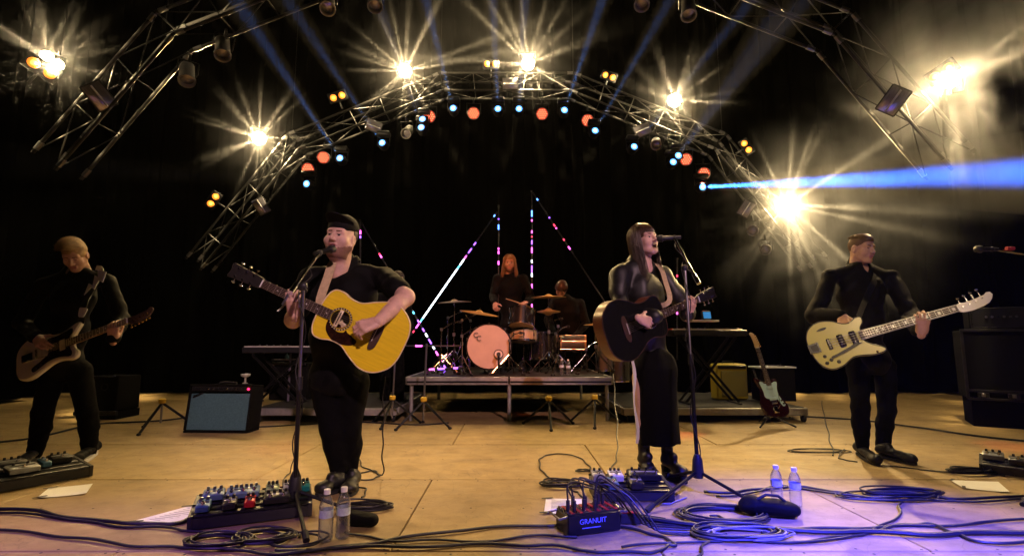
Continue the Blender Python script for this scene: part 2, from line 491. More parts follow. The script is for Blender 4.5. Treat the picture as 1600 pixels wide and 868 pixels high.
def star_light(name, loc, watt, parent, seed):
    "added point lamp whose emission pattern draws starburst fans in the haze"
    L = bpy.data.lights.new(name, 'POINT'); L.energy = watt; L.color = FLOOD; L.shadow_soft_size = .012; L.use_nodes = True
    t = L.node_tree; em = t.nodes['Emission']
    ge = t.nodes.new('ShaderNodeNewGeometry'); A3 = rootm(parent).to_3x3().normalized(); dots = []
    for k in range(3):        # the added fan pattern turns with the flood: measure directions in its axes
        n = t.nodes.new('ShaderNodeVectorMath'); n.operation = 'DOT_PRODUCT'; n.inputs[1].default_value = tuple(A3.col[k]); t.links.new(ge.outputs['Normal'], n.inputs[0]); dots.append(n.outputs['Value'])
    at = t.nodes.new('ShaderNodeMath'); at.operation = 'ARCTAN2'; t.links.new(dots[1], at.inputs[0]); t.links.new(dots[0], at.inputs[1])
    def math_(op, a, b=None):
        n = t.nodes.new('ShaderNodeMath'); n.operation = op
        for i, x in enumerate((a, b)):
            if x is None: continue
            if isinstance(x, (int, float)): n.inputs[i].default_value = x
            else: t.links.new(x, n.inputs[i])
        return n.outputs[0]
    def comb(k, ph, pw, w):
        c = math_('COSINE', math_('ADD', math_('MULTIPLY', at.outputs[0], k), ph))
        return math_('MULTIPLY', math_('POWER', math_('ADD', math_('MULTIPLY', c, .5), .5), pw), w)
    r = random.Random(seed)
    s = math_('ADD', comb(9, r.uniform(0, 6), 40, 1.0), comb(7, r.uniform(0, 6), 50, .85))
    s = math_('ADD', s, comb(5, r.uniform(0, 6), 60, .7))
    s = math_('ADD', s, .02)
    band = math_('MAXIMUM', math_('SUBTRACT', 1.0, math_('MULTIPLY', math_('ABSOLUTE', dots[2]), 3.0)), 0.0)
    s = math_('MULTIPLY', s, band)
    t.links.new(s, em.inputs['Strength'])
    o = bpy.data.objects.new(name, L); COL.objects.link(o); o.parent = parent
    o.matrix_local = Matrix.Translation(loc)
    return o
def point(name, loc, watt, color, parent, radius=.04):
    L = bpy.data.lights.new(name, 'POINT'); L.energy = watt; L.color = color; L.shadow_soft_size = radius
    o = bpy.data.objects.new(name, L); COL.objects.link(o); o.parent = parent; o.matrix_local = Matrix.Translation(loc)
    return o

def yoke(m, r, d, zc, top):
    m.box((-r - .012, 0, zc), (.008, .03, .05)); m.box((r + .012, 0, zc), (.008, .03, .05))
    m.tube([(-r - .012, 0, zc), (-r - .012, top, zc), (r + .012, top, zc), (r + .012, 0, zc)], .010, 6)
    m.cyl((0, top, zc), (0, top + .09, zc), .016)
def make_flood(label, loc, target, watt, star, seed, sc=1.0, pf=.25):
    t = thing('flood_lamp', label, 'stage light', M=aim(loc, target) @ Matrix.Scale(sc, 4))
    m = MB(); m.lathe([(.06, .20), (.10, .16), (.125, .03), (.13, .0), (.118, .0), (.112, .03)], n=20, cap1=False); m.build('housing', MT['black_metal'], t, world=False)
    MB().lathe([(.112, .022), (.07, .012), (.001, .008)], n=20, cap0=False).build('lens', MT['flood_glass'], t, world=False)
    m = MB(); yoke(m, .13, .1, .09, -.2 if seed % 2 else .2); m.build('yoke', MT['black_metal'], t, world=False)
    if watt:
        point('flood_bulb', (0, 0, -.10), watt * pf, FLOOD, t, .05)
        b_ = spot('flood_beam', aim(loc, target) @ V(0, 0, -.12 * sc), target, watt * 1.15, (1.0, .66, .26), 78, .75, .06)
        star_light('added_starburst', (0, 0, -.10), star, t, seed)  # added lamp, there only for the starburst
    return t
FLO = 580; STAR = 4600
C0 = (0, .2, 1.0)
fl = [((405, 216), 8.88, 'blazing white flood lamp on the lower left corner of the rear arch', 1.0),
      ((633, 111), 8.88, 'blazing white flood lamp on the rear arch, left of its flat top', 1.1),
      ((825, 100), 8.88, 'blazing white flood lamp on the flat top of the rear arch', 1.1),
      ((1054, 157), 8.88, 'blazing white flood lamp on the upper right slope of the rear arch', 1.0),
      ((1230, 320), 8.88, 'blazing white flood lamp low on the right leg of the rear arch, in smoke', 1.2)]
for i, (p, Y, lab, k) in enumerate(fl):
    make_flood(lab, P(*p, Y), C0, FLO * k, STAR * (.85 * k if i < 4 else .28), i, 1.0, .25)
make_flood('small glaring white lamp on the left leg of the nearer arch', P(73, 88, 5.3), (0, .2, 1.0), 40, 2400, 11, .5, 1.0)
make_flood('small glaring white lamp hugging the outer edge of the left nearer truss', P(90, 101, 5.34), (0, .2, 1.0), 30, 1800, 12, .5, 1.0)
make_flood('glaring white lamp on the right leg of the nearer arch, in smoke', P(1486, 126, 5.3), (0, .2, 1.0), 420, 900, 13, .7, .42)

def make_pair(label, pa, pb, Y, target=C0):
    a, b = P(*pa, Y), P(*pb, Y); c = (a + b) / 2
    M = aim(c, target); R = M.to_3x3()
    x = (b - a); x = (x - M.col[2].to_3d() * x.dot(M.col[2].to_3d())).normalized(); z = M.col[2].to_3d(); y = z.cross(x)
    M2 = Matrix((x, y, z)).transposed().to_4x4(); M2.translation = c
    d = (b - a).length / 2
    t = thing('blinder_lamp', label, 'stage light', M=M2)
    MB().box((0, 0, .075), (4 * d + .02, 2 * d + .03, .13), bev=.012).build('housing', MT['black_metal'], t, world=False)
    for s in (-1, 1):
        o = MB().lathe([(d * .74, .012), (d * .70, -.004), (d * .4, -.012), (.001, -.014)], Matrix.Translation((s * d, 0, 0)), 18, cap0=False).build('lens', MT['amber_glass'], t, world=False)
        MB().lathe([(d * .38, -.0125), (.001, -.017)], Matrix.Translation((s * d, 0, 0)), 14, cap0=False).build('filament_glow', MT['amber_core'], o, world=False)
    m = MB(); m.cyl((0, d + .01, .08), (0, d + .14, .08), .014); m.build('clamp', MT['black_metal'], t, world=False)
for lab, pa, pb, Y in [
    ('pair of amber lamps low on the left leg of the rear arch', (329, 318), (337, 307), 8.85),
    ('pair of amber lamps on the upper left slope of the rear arch', (521, 153), (534, 149), 8.85),
    ('pair of amber lamps on the flat top of the rear arch', (761, 100), (773, 100), 8.85),
    ('pair of amber lamps on the upper right slope of the rear arch', (946, 117), (957, 121), 8.85),
    ('pair of amber lamps on the right leg of the rear arch', (1163, 224), (1170, 234), 8.85),
    ('pair of amber lamps on the left leg of the nearer arch', (57, 101), (74, 112), 5.25),
    ('pair of amber lamps on the right leg of the nearer arch', (1464, 118), (1479, 108), 5.25)]:
    make_pair(lab, pa, pb, Y)

# orange LED cans
def par_proto():
    t = thing('led_can', 'orange LED can', 'stage light')
    MB().lathe([(.055, .22), (.09, .19), (.105, .10), (.112, .0), (.104, -.004), (.100, .012)], n=20, cap1=False).build('housing', MT['fixture_grey'], t, world=False)
    MB().lathe([(.102, .010), (.001, .008)], n=20, cap0=False).build('face', MT['led_face'], t, world=False)
    m = MB(); k = 0
    for q in range(-2, 3):
        for r in range(-2, 3):
            if abs(q + r) > 2: continue
            x, y = .039 * (q + r / 2), .0338 * r
            m.lathe([(.0135, -.001), (.010, -.007), (.001, -.009)], Matrix.Translation((x, y, .008)), 8, cap0=False)
    m.build('led_cells', MT['orange_led'], t, world=False, kind='stuff')
    m = MB(); yoke(m, .112, .1, .1, .17); m.build('yoke', MT['black_metal'], t, world=False)
    return t
pp = par_proto()
pars = [((481, 264), 'lowest orange LED can on the left leg of the rear arch'), ((505, 246), 'orange LED can at the left corner of the rear arch, second from the left'),
        ((671, 182), 'orange LED can under the left end of the flat arch top, beside blue lights'), ((740, 177), 'orange LED can left of centre under the flat arch top'),
        ((847, 178), 'orange LED can right of centre under the flat arch top'), ((918, 188), 'orange LED can under the right end of the flat arch top'),
        ((1072, 249), 'orange LED can at the right corner of the rear arch'), ((1100, 271), 'lowest orange LED can on the right leg of the rear arch, above the blue beam')]
for i, (p, lab) in enumerate(pars):
    o = pp if i == 0 else copy_tree(pp)
    loc = P(*p, 8.75); o.matrix_world = aim(loc, (loc.x * .55, 0, 1.2)); tag(o, lab, 'stage light', 'orange LED cans under the rear arch')

for nm, i, tg in (('can_red_beam', 0, G(440, 697)), ('can_red_beam', 7, G(1060, 676)), ('can_red_beam', 7, G(1600, 700))):
    loc = P(*pars[i][0], 8.75); spot(nm, loc + (tg - loc).normalized() * .2, tg, 900, (1.0, .13, .05), 7, .9, .03)
# small blue moving heads with their beams
def head_proto():
    t = thing('moving_head', 'blue', 'stage light')
    MB().lathe([(.05, .20), (.085, .17), (.09, .06), (.07, .01), (.066, -.01), (.058, -.01), (.056, .004)], n=16, cap1=False).build('housing', MT['black_plastic'], t, world=False)
    MB().lathe([(.056, .002), (.03, -.004), (.001, -.006)], n=14, cap0=False).build('lens', MT['blue_lens'], t, world=False)
    MB().lathe([(.026, -.007), (.001, -.010)], n=10, cap0=False).build('lens_core', MT['white_lens'], t, world=False)
    m = MB(); yoke(m, .095, .1, .1, .15); m.box((0, .2, .1), (.22, .08, .16), bev=.015); m.build('yoke', MT['black_plastic'], t, world=False)
    return t
hp = head_proto()
BLUE = (.09, .30, 1.0)
heads = [ # lens pixel, far end of its beam (pixel, depth), strength, label
    ((479, 287), ((150, 262), 5.0), .06, 'blue moving head lowest on the left leg of the rear arch'),
    ((531, 247), ((395, 40), 5.0), .9, 'blue moving head beside the second orange can from the left'),
    ((597, 223), ((455, 10), 5.0), .6, 'blue moving head under the left slope of the rear arch'),
    ((658, 199), ((560, -100), 5.0), .35, 'lower of the two stacked blue moving heads left of centre'),
    ((660, 186), ((500, -200), 5.0), .3, 'upper of the two stacked blue moving heads left of centre'),
    ((708, 169), ((655, -40), 5.0), 1.0, 'blue moving head at the left end of the flat arch top'),
    ((778, 170), ((768, -40), 5.0), .8, 'blue moving head left of centre under the flat arch top'),
    ((811, 170), ((822, -40), 5.0), .8, 'blue moving head right of centre under the flat arch top'),
    ((882, 172), ((955, -40), 5.0), 1.0, 'blue moving head at the right end of the flat arch top'),
    ((930, 204), ((1070, -40), 5.0), .7, 'blue moving head under the upper right slope beside an orange can'),
    ((991, 229), ((1190, -20), 5.0), .6, 'blue moving head under the right slope of the rear arch'),
    ((1052, 253), ((1165, 90), 5.0), .3, 'lower of the two stacked blue moving heads at the right corner'),
    ((1060, 243), ((1200, 70), 5.0), .3, 'upper of the two stacked blue moving heads at the right corner'),
    ((1098, 292), ((1640, 268), 3.1), 52.0, 'blue moving head throwing the broad blue beam to the right')]
BEAM = 14000
for i, (p, (q, qY), k, lab) in enumerate(heads):
    o = hp if i == 0 else copy_tree(hp)
    loc = P(*p, 8.6); tgt = P(*q, qY)
    # the head itself is turned half way towards the hall, its beam leaves through the lens
    o.matrix_world = aim(loc, loc.lerp(tgt, .5) + V(0, -3.0, 0)) if i < 13 else aim(loc, tgt + V(0, -2, 0))
    ROOTM[o.name] = o.matrix_world.copy()
    tag(o, lab, 'stage light', 'blue moving heads under the rear arch')
    wide = 2.4 if i < 13 else 2.5
    d = (tgt - loc).normalized()
    s = spot('beam_lamp', loc + d * .16, tgt, BEAM * k, BLUE if i < 13 else (.022, .15, 1.0), wide, .55 if i < 13 else 1.0, .02)

# unlit strobe panels and other fixtures clamped to the trusses
def make_strobe(label, p, Y, ang, w=.30, h=.22):
    loc = P(*p, Y); M = aim(loc, (0, 0, 1.0)) @ Matrix.Rotation(math.radians(ang), 4, 'Z')
    t = thing('strobe_panel', label, 'stage light', M=M)
    MB().box((0, 0, .05), (w, h, .09), bev=.012).build('housing', MT['black_metal'], t, world=False)
    MB().box((0, 0, .002), (w - .03, h - .03, .008), bev=.003).build('reflector_glass', MT['strobe_glass'], t, world=False)
    MB().cyl((-w / 2 + .03, 0, -.006), (w / 2 - .03, 0, -.006), .010).build('flash_tube', MT['white_fabric'], t, world=False)
    MB().cyl((0, 0, .1), (0, .02, .22), .015).build('clamp', MT['black_metal'], t, world=False)
for a in [('unlit square strobe panel on the left leg of the nearer arch', (155, 150), 5.4, 48), ('unlit square strobe panel on the right leg of the nearer arch', (1396, 157), 5.4, -50),
          ('unlit strobe panel on the lower left leg of the rear arch', (408, 322), 8.9, 55), ('unlit strobe panel under the left slope of the rear arch', (584, 197), 8.9, 15),
          ('unlit strobe panel inside the flat top of the rear arch', (797, 131), 8.92, 0), ('unlit strobe panel under the right slope of the rear arch', (1004, 203), 8.9, -18),
          ('unlit strobe panel on the lower right leg of the rear arch', (1166, 326), 8.9, -55)]:
    make_strobe(*a)
def make_can(label, p, Y, target, L=.30, r=.085):
    loc = P(*p, Y); t = thing('spot_can', label, 'stage light', M=aim(loc, target))
    MB().lathe([(r * .5, L), (r * .95, L * .85), (r, .0), (r * 1.12, -.01), (r * 1.12, -.04), (r * .95, -.04), (r * .9, .03)], n=18, cap1=False).build('housing', MT['fixture_grey'], t, world=False)
    MB().lathe([(r * .9, .01), (r * .5, -.005), (.001, -.01)], n=16, cap0=False).build('lens', MT['strobe_glass'], t, world=False)
    m = MB(); yoke(m, r * 1.1, .1, L * .4, .17); m.build('yoke', MT['black_metal'], t, world=False)
for a in [('unlit grey spotlight hanging by the right leg of the rear arch', (1176, 360), 8.7, P(1100, 400, 4)),
          ('unlit spotlight hanging at the upper left, right-hand one', (348, 84), 5.8, P(360, 700, 4)), ('unlit spotlight hanging at the upper left, left-hand one', (292, 124), 5.8, P(290, 700, 4)),
          ('unlit spotlight cut by the top edge, left of centre', (586, 8), 5.8, P(620, 700, 4)), ('unlit spotlight at the top edge, nearest the left of centre', (512, 12), 5.8, P(470, 700, 3)),
          ('unlit spotlight cut by the top edge, right of centre', (1003, 6), 5.8, P(960, 700, 4)),
          ('unlit spotlight under the top edge towards the right truss', (1076, 22), 5.8, P(1120, 700, 4)), ('unlit spotlight under the left slope of the rear arch', (635, 208), 8.7, P(520, 330, 6)),
          ('unlit spotlight under the right slope of the rear arch', (1025, 226), 8.7, P(1000, 500, 4)), ('unlit spotlight below the right corner of the rear arch', (1196, 390), 8.8, P(1130, 420, 5))]:
    make_can(*a)

# ------------------------------------------------------------------ haze and smoke
HZ = .0002
hm = bpy.data.materials.new('haze_air'); hm.use_nodes = True; ht = hm.node_tree
ht.nodes.remove(ht.nodes['Principled BSDF'])
pv = ht.nodes.new('ShaderNodeVolumePrincipled'); pv.inputs['Color'].default_value = (.95, .95, .95, 1); pv.inputs['Density'].default_value = HZ
pv.inputs['Anisotropy'].default_value = 0.0
ht.links.new(pv.outputs[0], ht.nodes['Material Output'].inputs['Volume'])
h = MB().box((0, 6, 4.5), (80, 60, 14.2)).build('haze', hm, smooth=0); tag(h, 'thin stage haze filling the air over the stage', 'haze', kind='stuff')
def smoke(label, c, size, dens, scale, seed):
    m = bpy.data.materials.new('smoke'); m.use_nodes = True; t = m.node_tree; t.nodes.remove(t.nodes['Principled BSDF'])
    v = t.nodes.new('ShaderNodeVolumePrincipled'); v.inputs['Color'].default_value = (.95, .95, .95, 1)
    tc = t.nodes.new('ShaderNodeTexCoord')
    ln = t.nodes.new('ShaderNodeVectorMath'); ln.operation = 'LENGTH'; t.links.new(tc.outputs['Object'], ln.inputs[0])
    fall = t.nodes.new('ShaderNodeMapRange'); fall.interpolation_type = 'SMOOTHSTEP'; fall.inputs['From Min'].default_value = 1.0; fall.inputs['From Max'].default_value = .15
    t.links.new(ln.outputs['Value'], fall.inputs['Value'])
    mp = t.nodes.new('ShaderNodeMapping'); mp.inputs['Scale'].default_value = (size[0] * scale, size[1] * scale, size[2] * scale); mp.inputs['Location'].default_value = (seed, seed * 2, 0)
    t.links.new(tc.outputs['Object'], mp.inputs[0])
    n = t.nodes.new('ShaderNodeTexNoise'); n.inputs['Scale'].default_value = 1.0; n.inputs['Detail'].default_value = 4; n.inputs['Roughness'].default_value = .55; n.inputs['Distortion'].default_value = .6
    t.links.new(mp.outputs[0], n.inputs['Vector'])
    cr = t.nodes.new('ShaderNodeMapRange'); cr.inputs['From Min'].default_value = .38; cr.inputs['From Max'].default_value = .70; t.links.new(n.outputs['Fac'], cr.inputs['Value'])
    mu = t.nodes.new('ShaderNodeMath'); mu.operation = 'MULTIPLY'; t.links.new(cr.outputs[0], mu.inputs[0]); t.links.new(fall.outputs[0], mu.inputs[1])
    m2 = t.nodes.new('ShaderNodeMath'); m2.operation = 'MULTIPLY'; m2.inputs[1].default_value = dens; t.links.new(mu.outputs[0], m2.inputs[0])
    t.links.new(m2.outputs[0], v.inputs['Density']); t.links.new(v.outputs[0], t.nodes['Material Output'].inputs['Volume'])
    o = MB().ball((0, 0, 0), 1.0, n=20).build('smoke_cloud', m); o.location = c; o.scale = size
    tag(o, label, 'smoke', kind='stuff')
    return o
smoke('smoke drifting below the lowest right flood lamp, behind the bass player', P(1300, 355, 8.6), (2.6, 1.0, 2.2), .40, .9, 3.0)
smoke('smoke billowing round the lamp at the upper right', P(1545, 110, 5.4), (1.7, .8, 1.7), .95, 1.0, 8.0)
smoke('thin smoke hanging between the two right-hand trusses', P(1420, 240, 7.4), (1.9, .9, 2.0), .34, .8, 12.0)
def puff(label, c, r, dens):  # haze ball; those round the lamps are added to make their halos
    m = bpy.data.materials.new('haze_glow_puff'); m.use_nodes = True; t = m.node_tree; t.nodes.remove(t.nodes['Principled BSDF'])
    v = t.nodes.new('ShaderNodeVolumePrincipled'); v.inputs['Color'].default_value = (.95, .95, .95, 1)
    tc = t.nodes.new('ShaderNodeTexCoord'); ln = t.nodes.new('ShaderNodeVectorMath'); ln.operation = 'LENGTH'; t.links.new(tc.outputs['Object'], ln.inputs[0])
    s1 = t.nodes.new('ShaderNodeMath'); s1.operation = 'SUBTRACT'; s1.inputs[0].default_value = 1.0; s1.use_clamp = True; t.links.new(ln.outputs['Value'], s1.inputs[1])
    s2 = t.nodes.new('ShaderNodeMath'); s2.operation = 'POWER'; s2.inputs[1].default_value = 2.6; t.links.new(s1.outputs[0], s2.inputs[0])
    s3 = t.nodes.new('ShaderNodeMath'); s3.operation = 'MULTIPLY'; s3.inputs[1].default_value = dens; t.links.new(s2.outputs[0], s3.inputs[0])
    t.links.new(s3.outputs[0], v.inputs['Density'])
    t.links.new(v.outputs[0], t.nodes['Material Output'].inputs['Volume'])
    o = MB().ball((0, 0, 0), 1.0, n=24).build('haze_glow_puff', m); o.location = c; o.scale = r
    tag(o, label, 'smoke', kind='stuff')
words = ['the lower left corner', 'the left slope', 'the flat top', 'the right slope', 'the lowest right end']
for (p, Y, lab, k), w in zip(fl, words):
    puff('added smoke for the halo round the flood lamp at %s of the rear arch' % w, P(*p, Y) + V(0, -.1, 0), (1.35, .85, 1.35), .085)  # put in so the lamp's light fades quickly into a halo
for (p, Y, lab, k), w in zip(fl, words):
    puff('dense little puff added for the core glow of the flood lamp at %s of the rear arch' % w, P(*p, Y) + V(0, -.1, 0), (.34, .3, .34), .18)  # added to soften the lens disc into a glowing core
puff('thin warm haze hanging over the flat top of the rear arch', P(745, 50, 8.6), (3.2, .9, 1.5), .05)
puff('added smoke for the halo round the lamps at the upper left', P(80, 95, 5.25), (.9, .6, .9), .08)

def beam_cone(label, a, b, half, dens):  # cone of smoke added along each beam to make it visible
    m = bpy.data.materials.new('beam_cone'); m.use_nodes = True; t = m.node_tree; t.nodes.remove(t.nodes['Principled BSDF'])
    v = t.nodes.new('ShaderNodeVolumePrincipled'); v.inputs['Color'].default_value = (.95, .95, .95, 1); v.inputs['Density'].default_value = dens
    t.links.new(v.outputs[0], t.nodes['Material Output'].inputs['Volume'])
    if dens > .05:      # the added cone of the broad beam gets uneven density
        tc = t.nodes.new('ShaderNodeNewGeometry'); n = t.nodes.new('ShaderNodeTexNoise'); n.inputs['Scale'].default_value = 2.2; n.inputs['Detail'].default_value = 4; t.links.new(tc.outputs['Position'], n.inputs['Vector'])
        mr = t.nodes.new('ShaderNodeMapRange'); mr.inputs['From Min'].default_value = .33; mr.inputs['From Max'].default_value = .68; mr.inputs['To Min'].default_value = dens * .35; mr.inputs['To Max'].default_value = dens * 1.7
        t.links.new(n.outputs['Fac'], mr.inputs['Value']); t.links.new(mr.outputs[0], v.inputs['Density'])
    L = (b - a).length; o = MB().tube([a, b], [.04, .05 + math.tan(half) * L * 1.2], 20).build('beam_cone', m); tag(o, label, 'smoke', kind='stuff')
for i, (p, (q, qY), k, lab) in enumerate(heads):
    a = P(*p, 8.6); b = P(*q, qY); d = (b - a).normalized()
    beam_cone('added smoke cone that shows the beam of the ' + lab, a + d * .18, b + d * .8, math.radians(1.3 if i < 13 else 2.0), .006 if i == 0 else .03 if i < 13 else .07)
# ------------------------------------------------------------------ implicit surfaces for bodies and clothes
class SDF:
    def __init__(s, lo, hi, h):
        s.h = h; s.lo = np.array(lo, float) - 3 * h; n = np.ceil((np.array(hi, float) + 3 * h - s.lo) / h).astype(int) + 1
        s.f = np.full(n, 9.0, np.float32)
        s.ax = [s.lo[i] + h * np.arange(n[i]) for i in range(3)]
    def blk(s, lo, hi, pad):
        sl = []
        for i in range(3):
            a = max(0, int((lo[i] - pad - s.lo[i]) / s.h)); b = min(s.f.shape[i], int((hi[i] + pad - s.lo[i]) / s.h) + 2)
            sl.append(slice(a, max(a, b)))
        X = s.ax[0][sl[0]][:, None, None]; Y = s.ax[1][sl[1]][None, :, None]; Z = s.ax[2][sl[2]][None, None, :]
        return tuple(sl), X, Y, Z
    def put(s, sl, d, k, carve=False):
        a = s.f[sl]
        if carve:
            d = -d; h = np.maximum(k - np.abs(a - d), 0) / k if k > 0 else 0
            s.f[sl] = np.maximum(a, d) + h * h * k * .25
        else:
            h = np.maximum(k - np.abs(a - d), 0) / k if k > 0 else 0
            s.f[sl] = np.minimum(a, d) - h * h * k * .25
    def cap(s, a, b, ra, rb=None, k=.02, sq=None, carve=False):
        "tapered capsule; sq=(axis, factor) flattens it along an axis"
        rb = ra if rb is None else rb
        a = np.array(a, float); b = np.array(b, float); R = max(ra, rb)
        sl, X, Y, Z = s.blk(np.minimum(a, b) - R, np.maximum(a, b) + R, k + 4 * s.h)
        if 0 in s.f[sl].shape: return s
        ba = b - a; L2 = max(ba @ ba, 1e-9)
        px, py, pz = X - a[0], Y - a[1], Z - a[2]
        t = np.clip((px * ba[0] + py * ba[1] + pz * ba[2]) / L2, 0, 1)
        qx, qy, qz = px - t * ba[0], py - t * ba[1], pz - t * ba[2]
        sc = 1.0
        if sq is not None:
            ax = np.array(sq[0], float); ax =  ax / np.linalg.norm(ax); e = qx * ax[0] + qy * ax[1] + qz * ax[2]; g = 1 / sq[1] - 1
            qx, qy, qz = qx + ax[0] * e * g, qy + ax[1] * e * g, qz + ax[2] * e * g; sc = min(1, sq[1]) ** .5
        d = (np.sqrt(qx * qx + qy * qy + qz * qz) - (ra + (rb - ra) * t)) * sc
        s.put(sl, d.astype(np.float32), k, carve); return s
    def ell(s, c, r, k=.02, R=None, carve=False):
        c = np.array(c, float); r = np.array(r, float); m = r.max()
        sl, X, Y, Z = s.blk(c - m, c + m, k + 4 * s.h)
        if 0 in s.f[sl].shape: return s
        px, py, pz = X - c[0], Y - c[1], Z - c[2]
        if R is not None:
            R = np.array(R, float); q = [R[0, i] * px + R[1, i] * py + R[2, i] * pz for i in range(3)]
        else: q = [px, py, pz]
        k0 = np.sqrt((q[0] / r[0]) ** 2 + (q[1] / r[1]) ** 2 + (q[2] / r[2]) ** 2)
        k1 = np.sqrt((q[0] / r[0] ** 2) ** 2 + (q[1] / r[1] ** 2) ** 2 + (q[2] / r[2] ** 2) ** 2)
        d = np.where(k1 > 1e-6, k0 * (k0 - 1) / np.maximum(k1, 1e-6), -m)
        s.put(sl, d.astype(np.float32), k, carve); return s
    def plane(s, p, n):
        "keep only the side that n points to"
        n = np.array(n, float); n /= np.linalg.norm(n)
        X, Y, Z = s.ax[0][:, None, None], s.ax[1][None, :, None], s.ax[2][None, None, :]
        d = -((X - p[0]) * n[0] + (Y - p[1]) * n[1] + (Z - p[2]) * n[2]); s.f = np.maximum(s.f, d.astype(np.float32)); return s
    def folds(s, amp, freq, seed=0, band=.05, st=(1, 1, 1)):
        idx = np.nonzero(np.abs(s.f) < band)
        p = np.stack([s.ax[i][idx[i]] * st[i] for i in range(3)], 1); r = np.random.default_rng(seed); n = np.zeros(len(p))
        for j in range(5):
            d = r.normal(size=3); d /= np.linalg.norm(d); e = r.normal(size=3); e /= np.linalg.norm(e); w = freq * (.6 + .35 * j)
            n += np.sin(p @ d * w + r.uniform(0, 6) + 1.8 * np.sin(p @ e * w * .55 + r.uniform(0, 6))) / (1 + .4 * j)
        s.f[idx] += (amp * n * .5).astype(np.float32); return s
    def mesh(s):
        f = s.f; n = np.array(f.shape); c = n - 1; ins = f < 0
        cnt = np.zeros(c, np.int8)
        for dx in (0, 1):
            for dy in (0, 1):
                for dz in (0, 1): cnt += ins[dx:c[0] + dx, dy:c[1] + dy, dz:c[2] + dz]
        cells = np.argwhere((cnt > 0) & (cnt < 8))
        if len(cells) == 0: return np.zeros((0, 3)), np.zeros((0, 4), int)
        ident = np.full(c, -1, np.int32); ident[tuple(cells.T)] = np.arange(len(cells))
        acc = np.zeros((len(cells), 3)); num = np.zeros(len(cells))
        cor = [(i, j, k) for i in (0, 1) for j in (0, 1) for k in (0, 1)]
        val = {q: f[cells[:, 0] + q[0], cells[:, 1] + q[1], cells[:, 2] + q[2]] for q in cor}
        for q in cor:
            for axis in range(3):
                if q[axis]: continue
                w = list(q); w[axis] = 1; w = tuple(w); a, b = val[q], val[w]
                m = (a < 0) != (b < 0); t = a[m] / (a[m] - b[m]); pt = np.tile(np.array(q, float), (m.sum(), 1)); pt[:, axis] = t
                acc[m] += pt; num[m] += 1
        v = s.lo + (cells + acc / num[:, None]) * s.h
        quads = []
        for axis in range(3):
            b, d = (axis + 1) % 3, (axis + 2) % 3
            sa = [slice(None)] * 3; sb = [slice(None)] * 3; sa[axis] = slice(0, -1); sb[axis] = slice(1, None)
            A, B = ins[tuple(sa)], ins[tuple(sb)]
            e = np.argwhere(A != B); e = e[(e[:, b] > 0) & (e[:, d] > 0) & (e[:, b] < c[b]) & (e[:, d] < c[d])]
            o1 = e.copy(); o1[:, b] -= 1; o2 = e.copy(); o2[:, b] -= 1; o2[:, d] -= 1; o3 = e.copy(); o3[:, d] -= 1
            q = np.stack([ident[tuple(x.T)] for x in (e, o1, o2, o3)], 1)
            fl = A[tuple(e.T)]; q[~fl] = q[~fl][:, ::-1]; quads.append(q)
        q = np.concatenate(quads); q = q[(q >= 0).all(1)]
        return v, q

def T(M, v):
    A = np.array(M); return v @ A[:3, :3].T + A[:3, 3]
def joinm(parts):
    "parts: (verts, quads, material indices)"
    vs, qs, ms, b = [], [], [], 0
    for v, q, m in parts:
        vs.append(v); qs.append(q + b); b += len(v); ms.append(np.full(len(q), m) if np.isscalar(m) else m)
    return np.concatenate(vs), np.concatenate(qs), np.concatenate(ms)

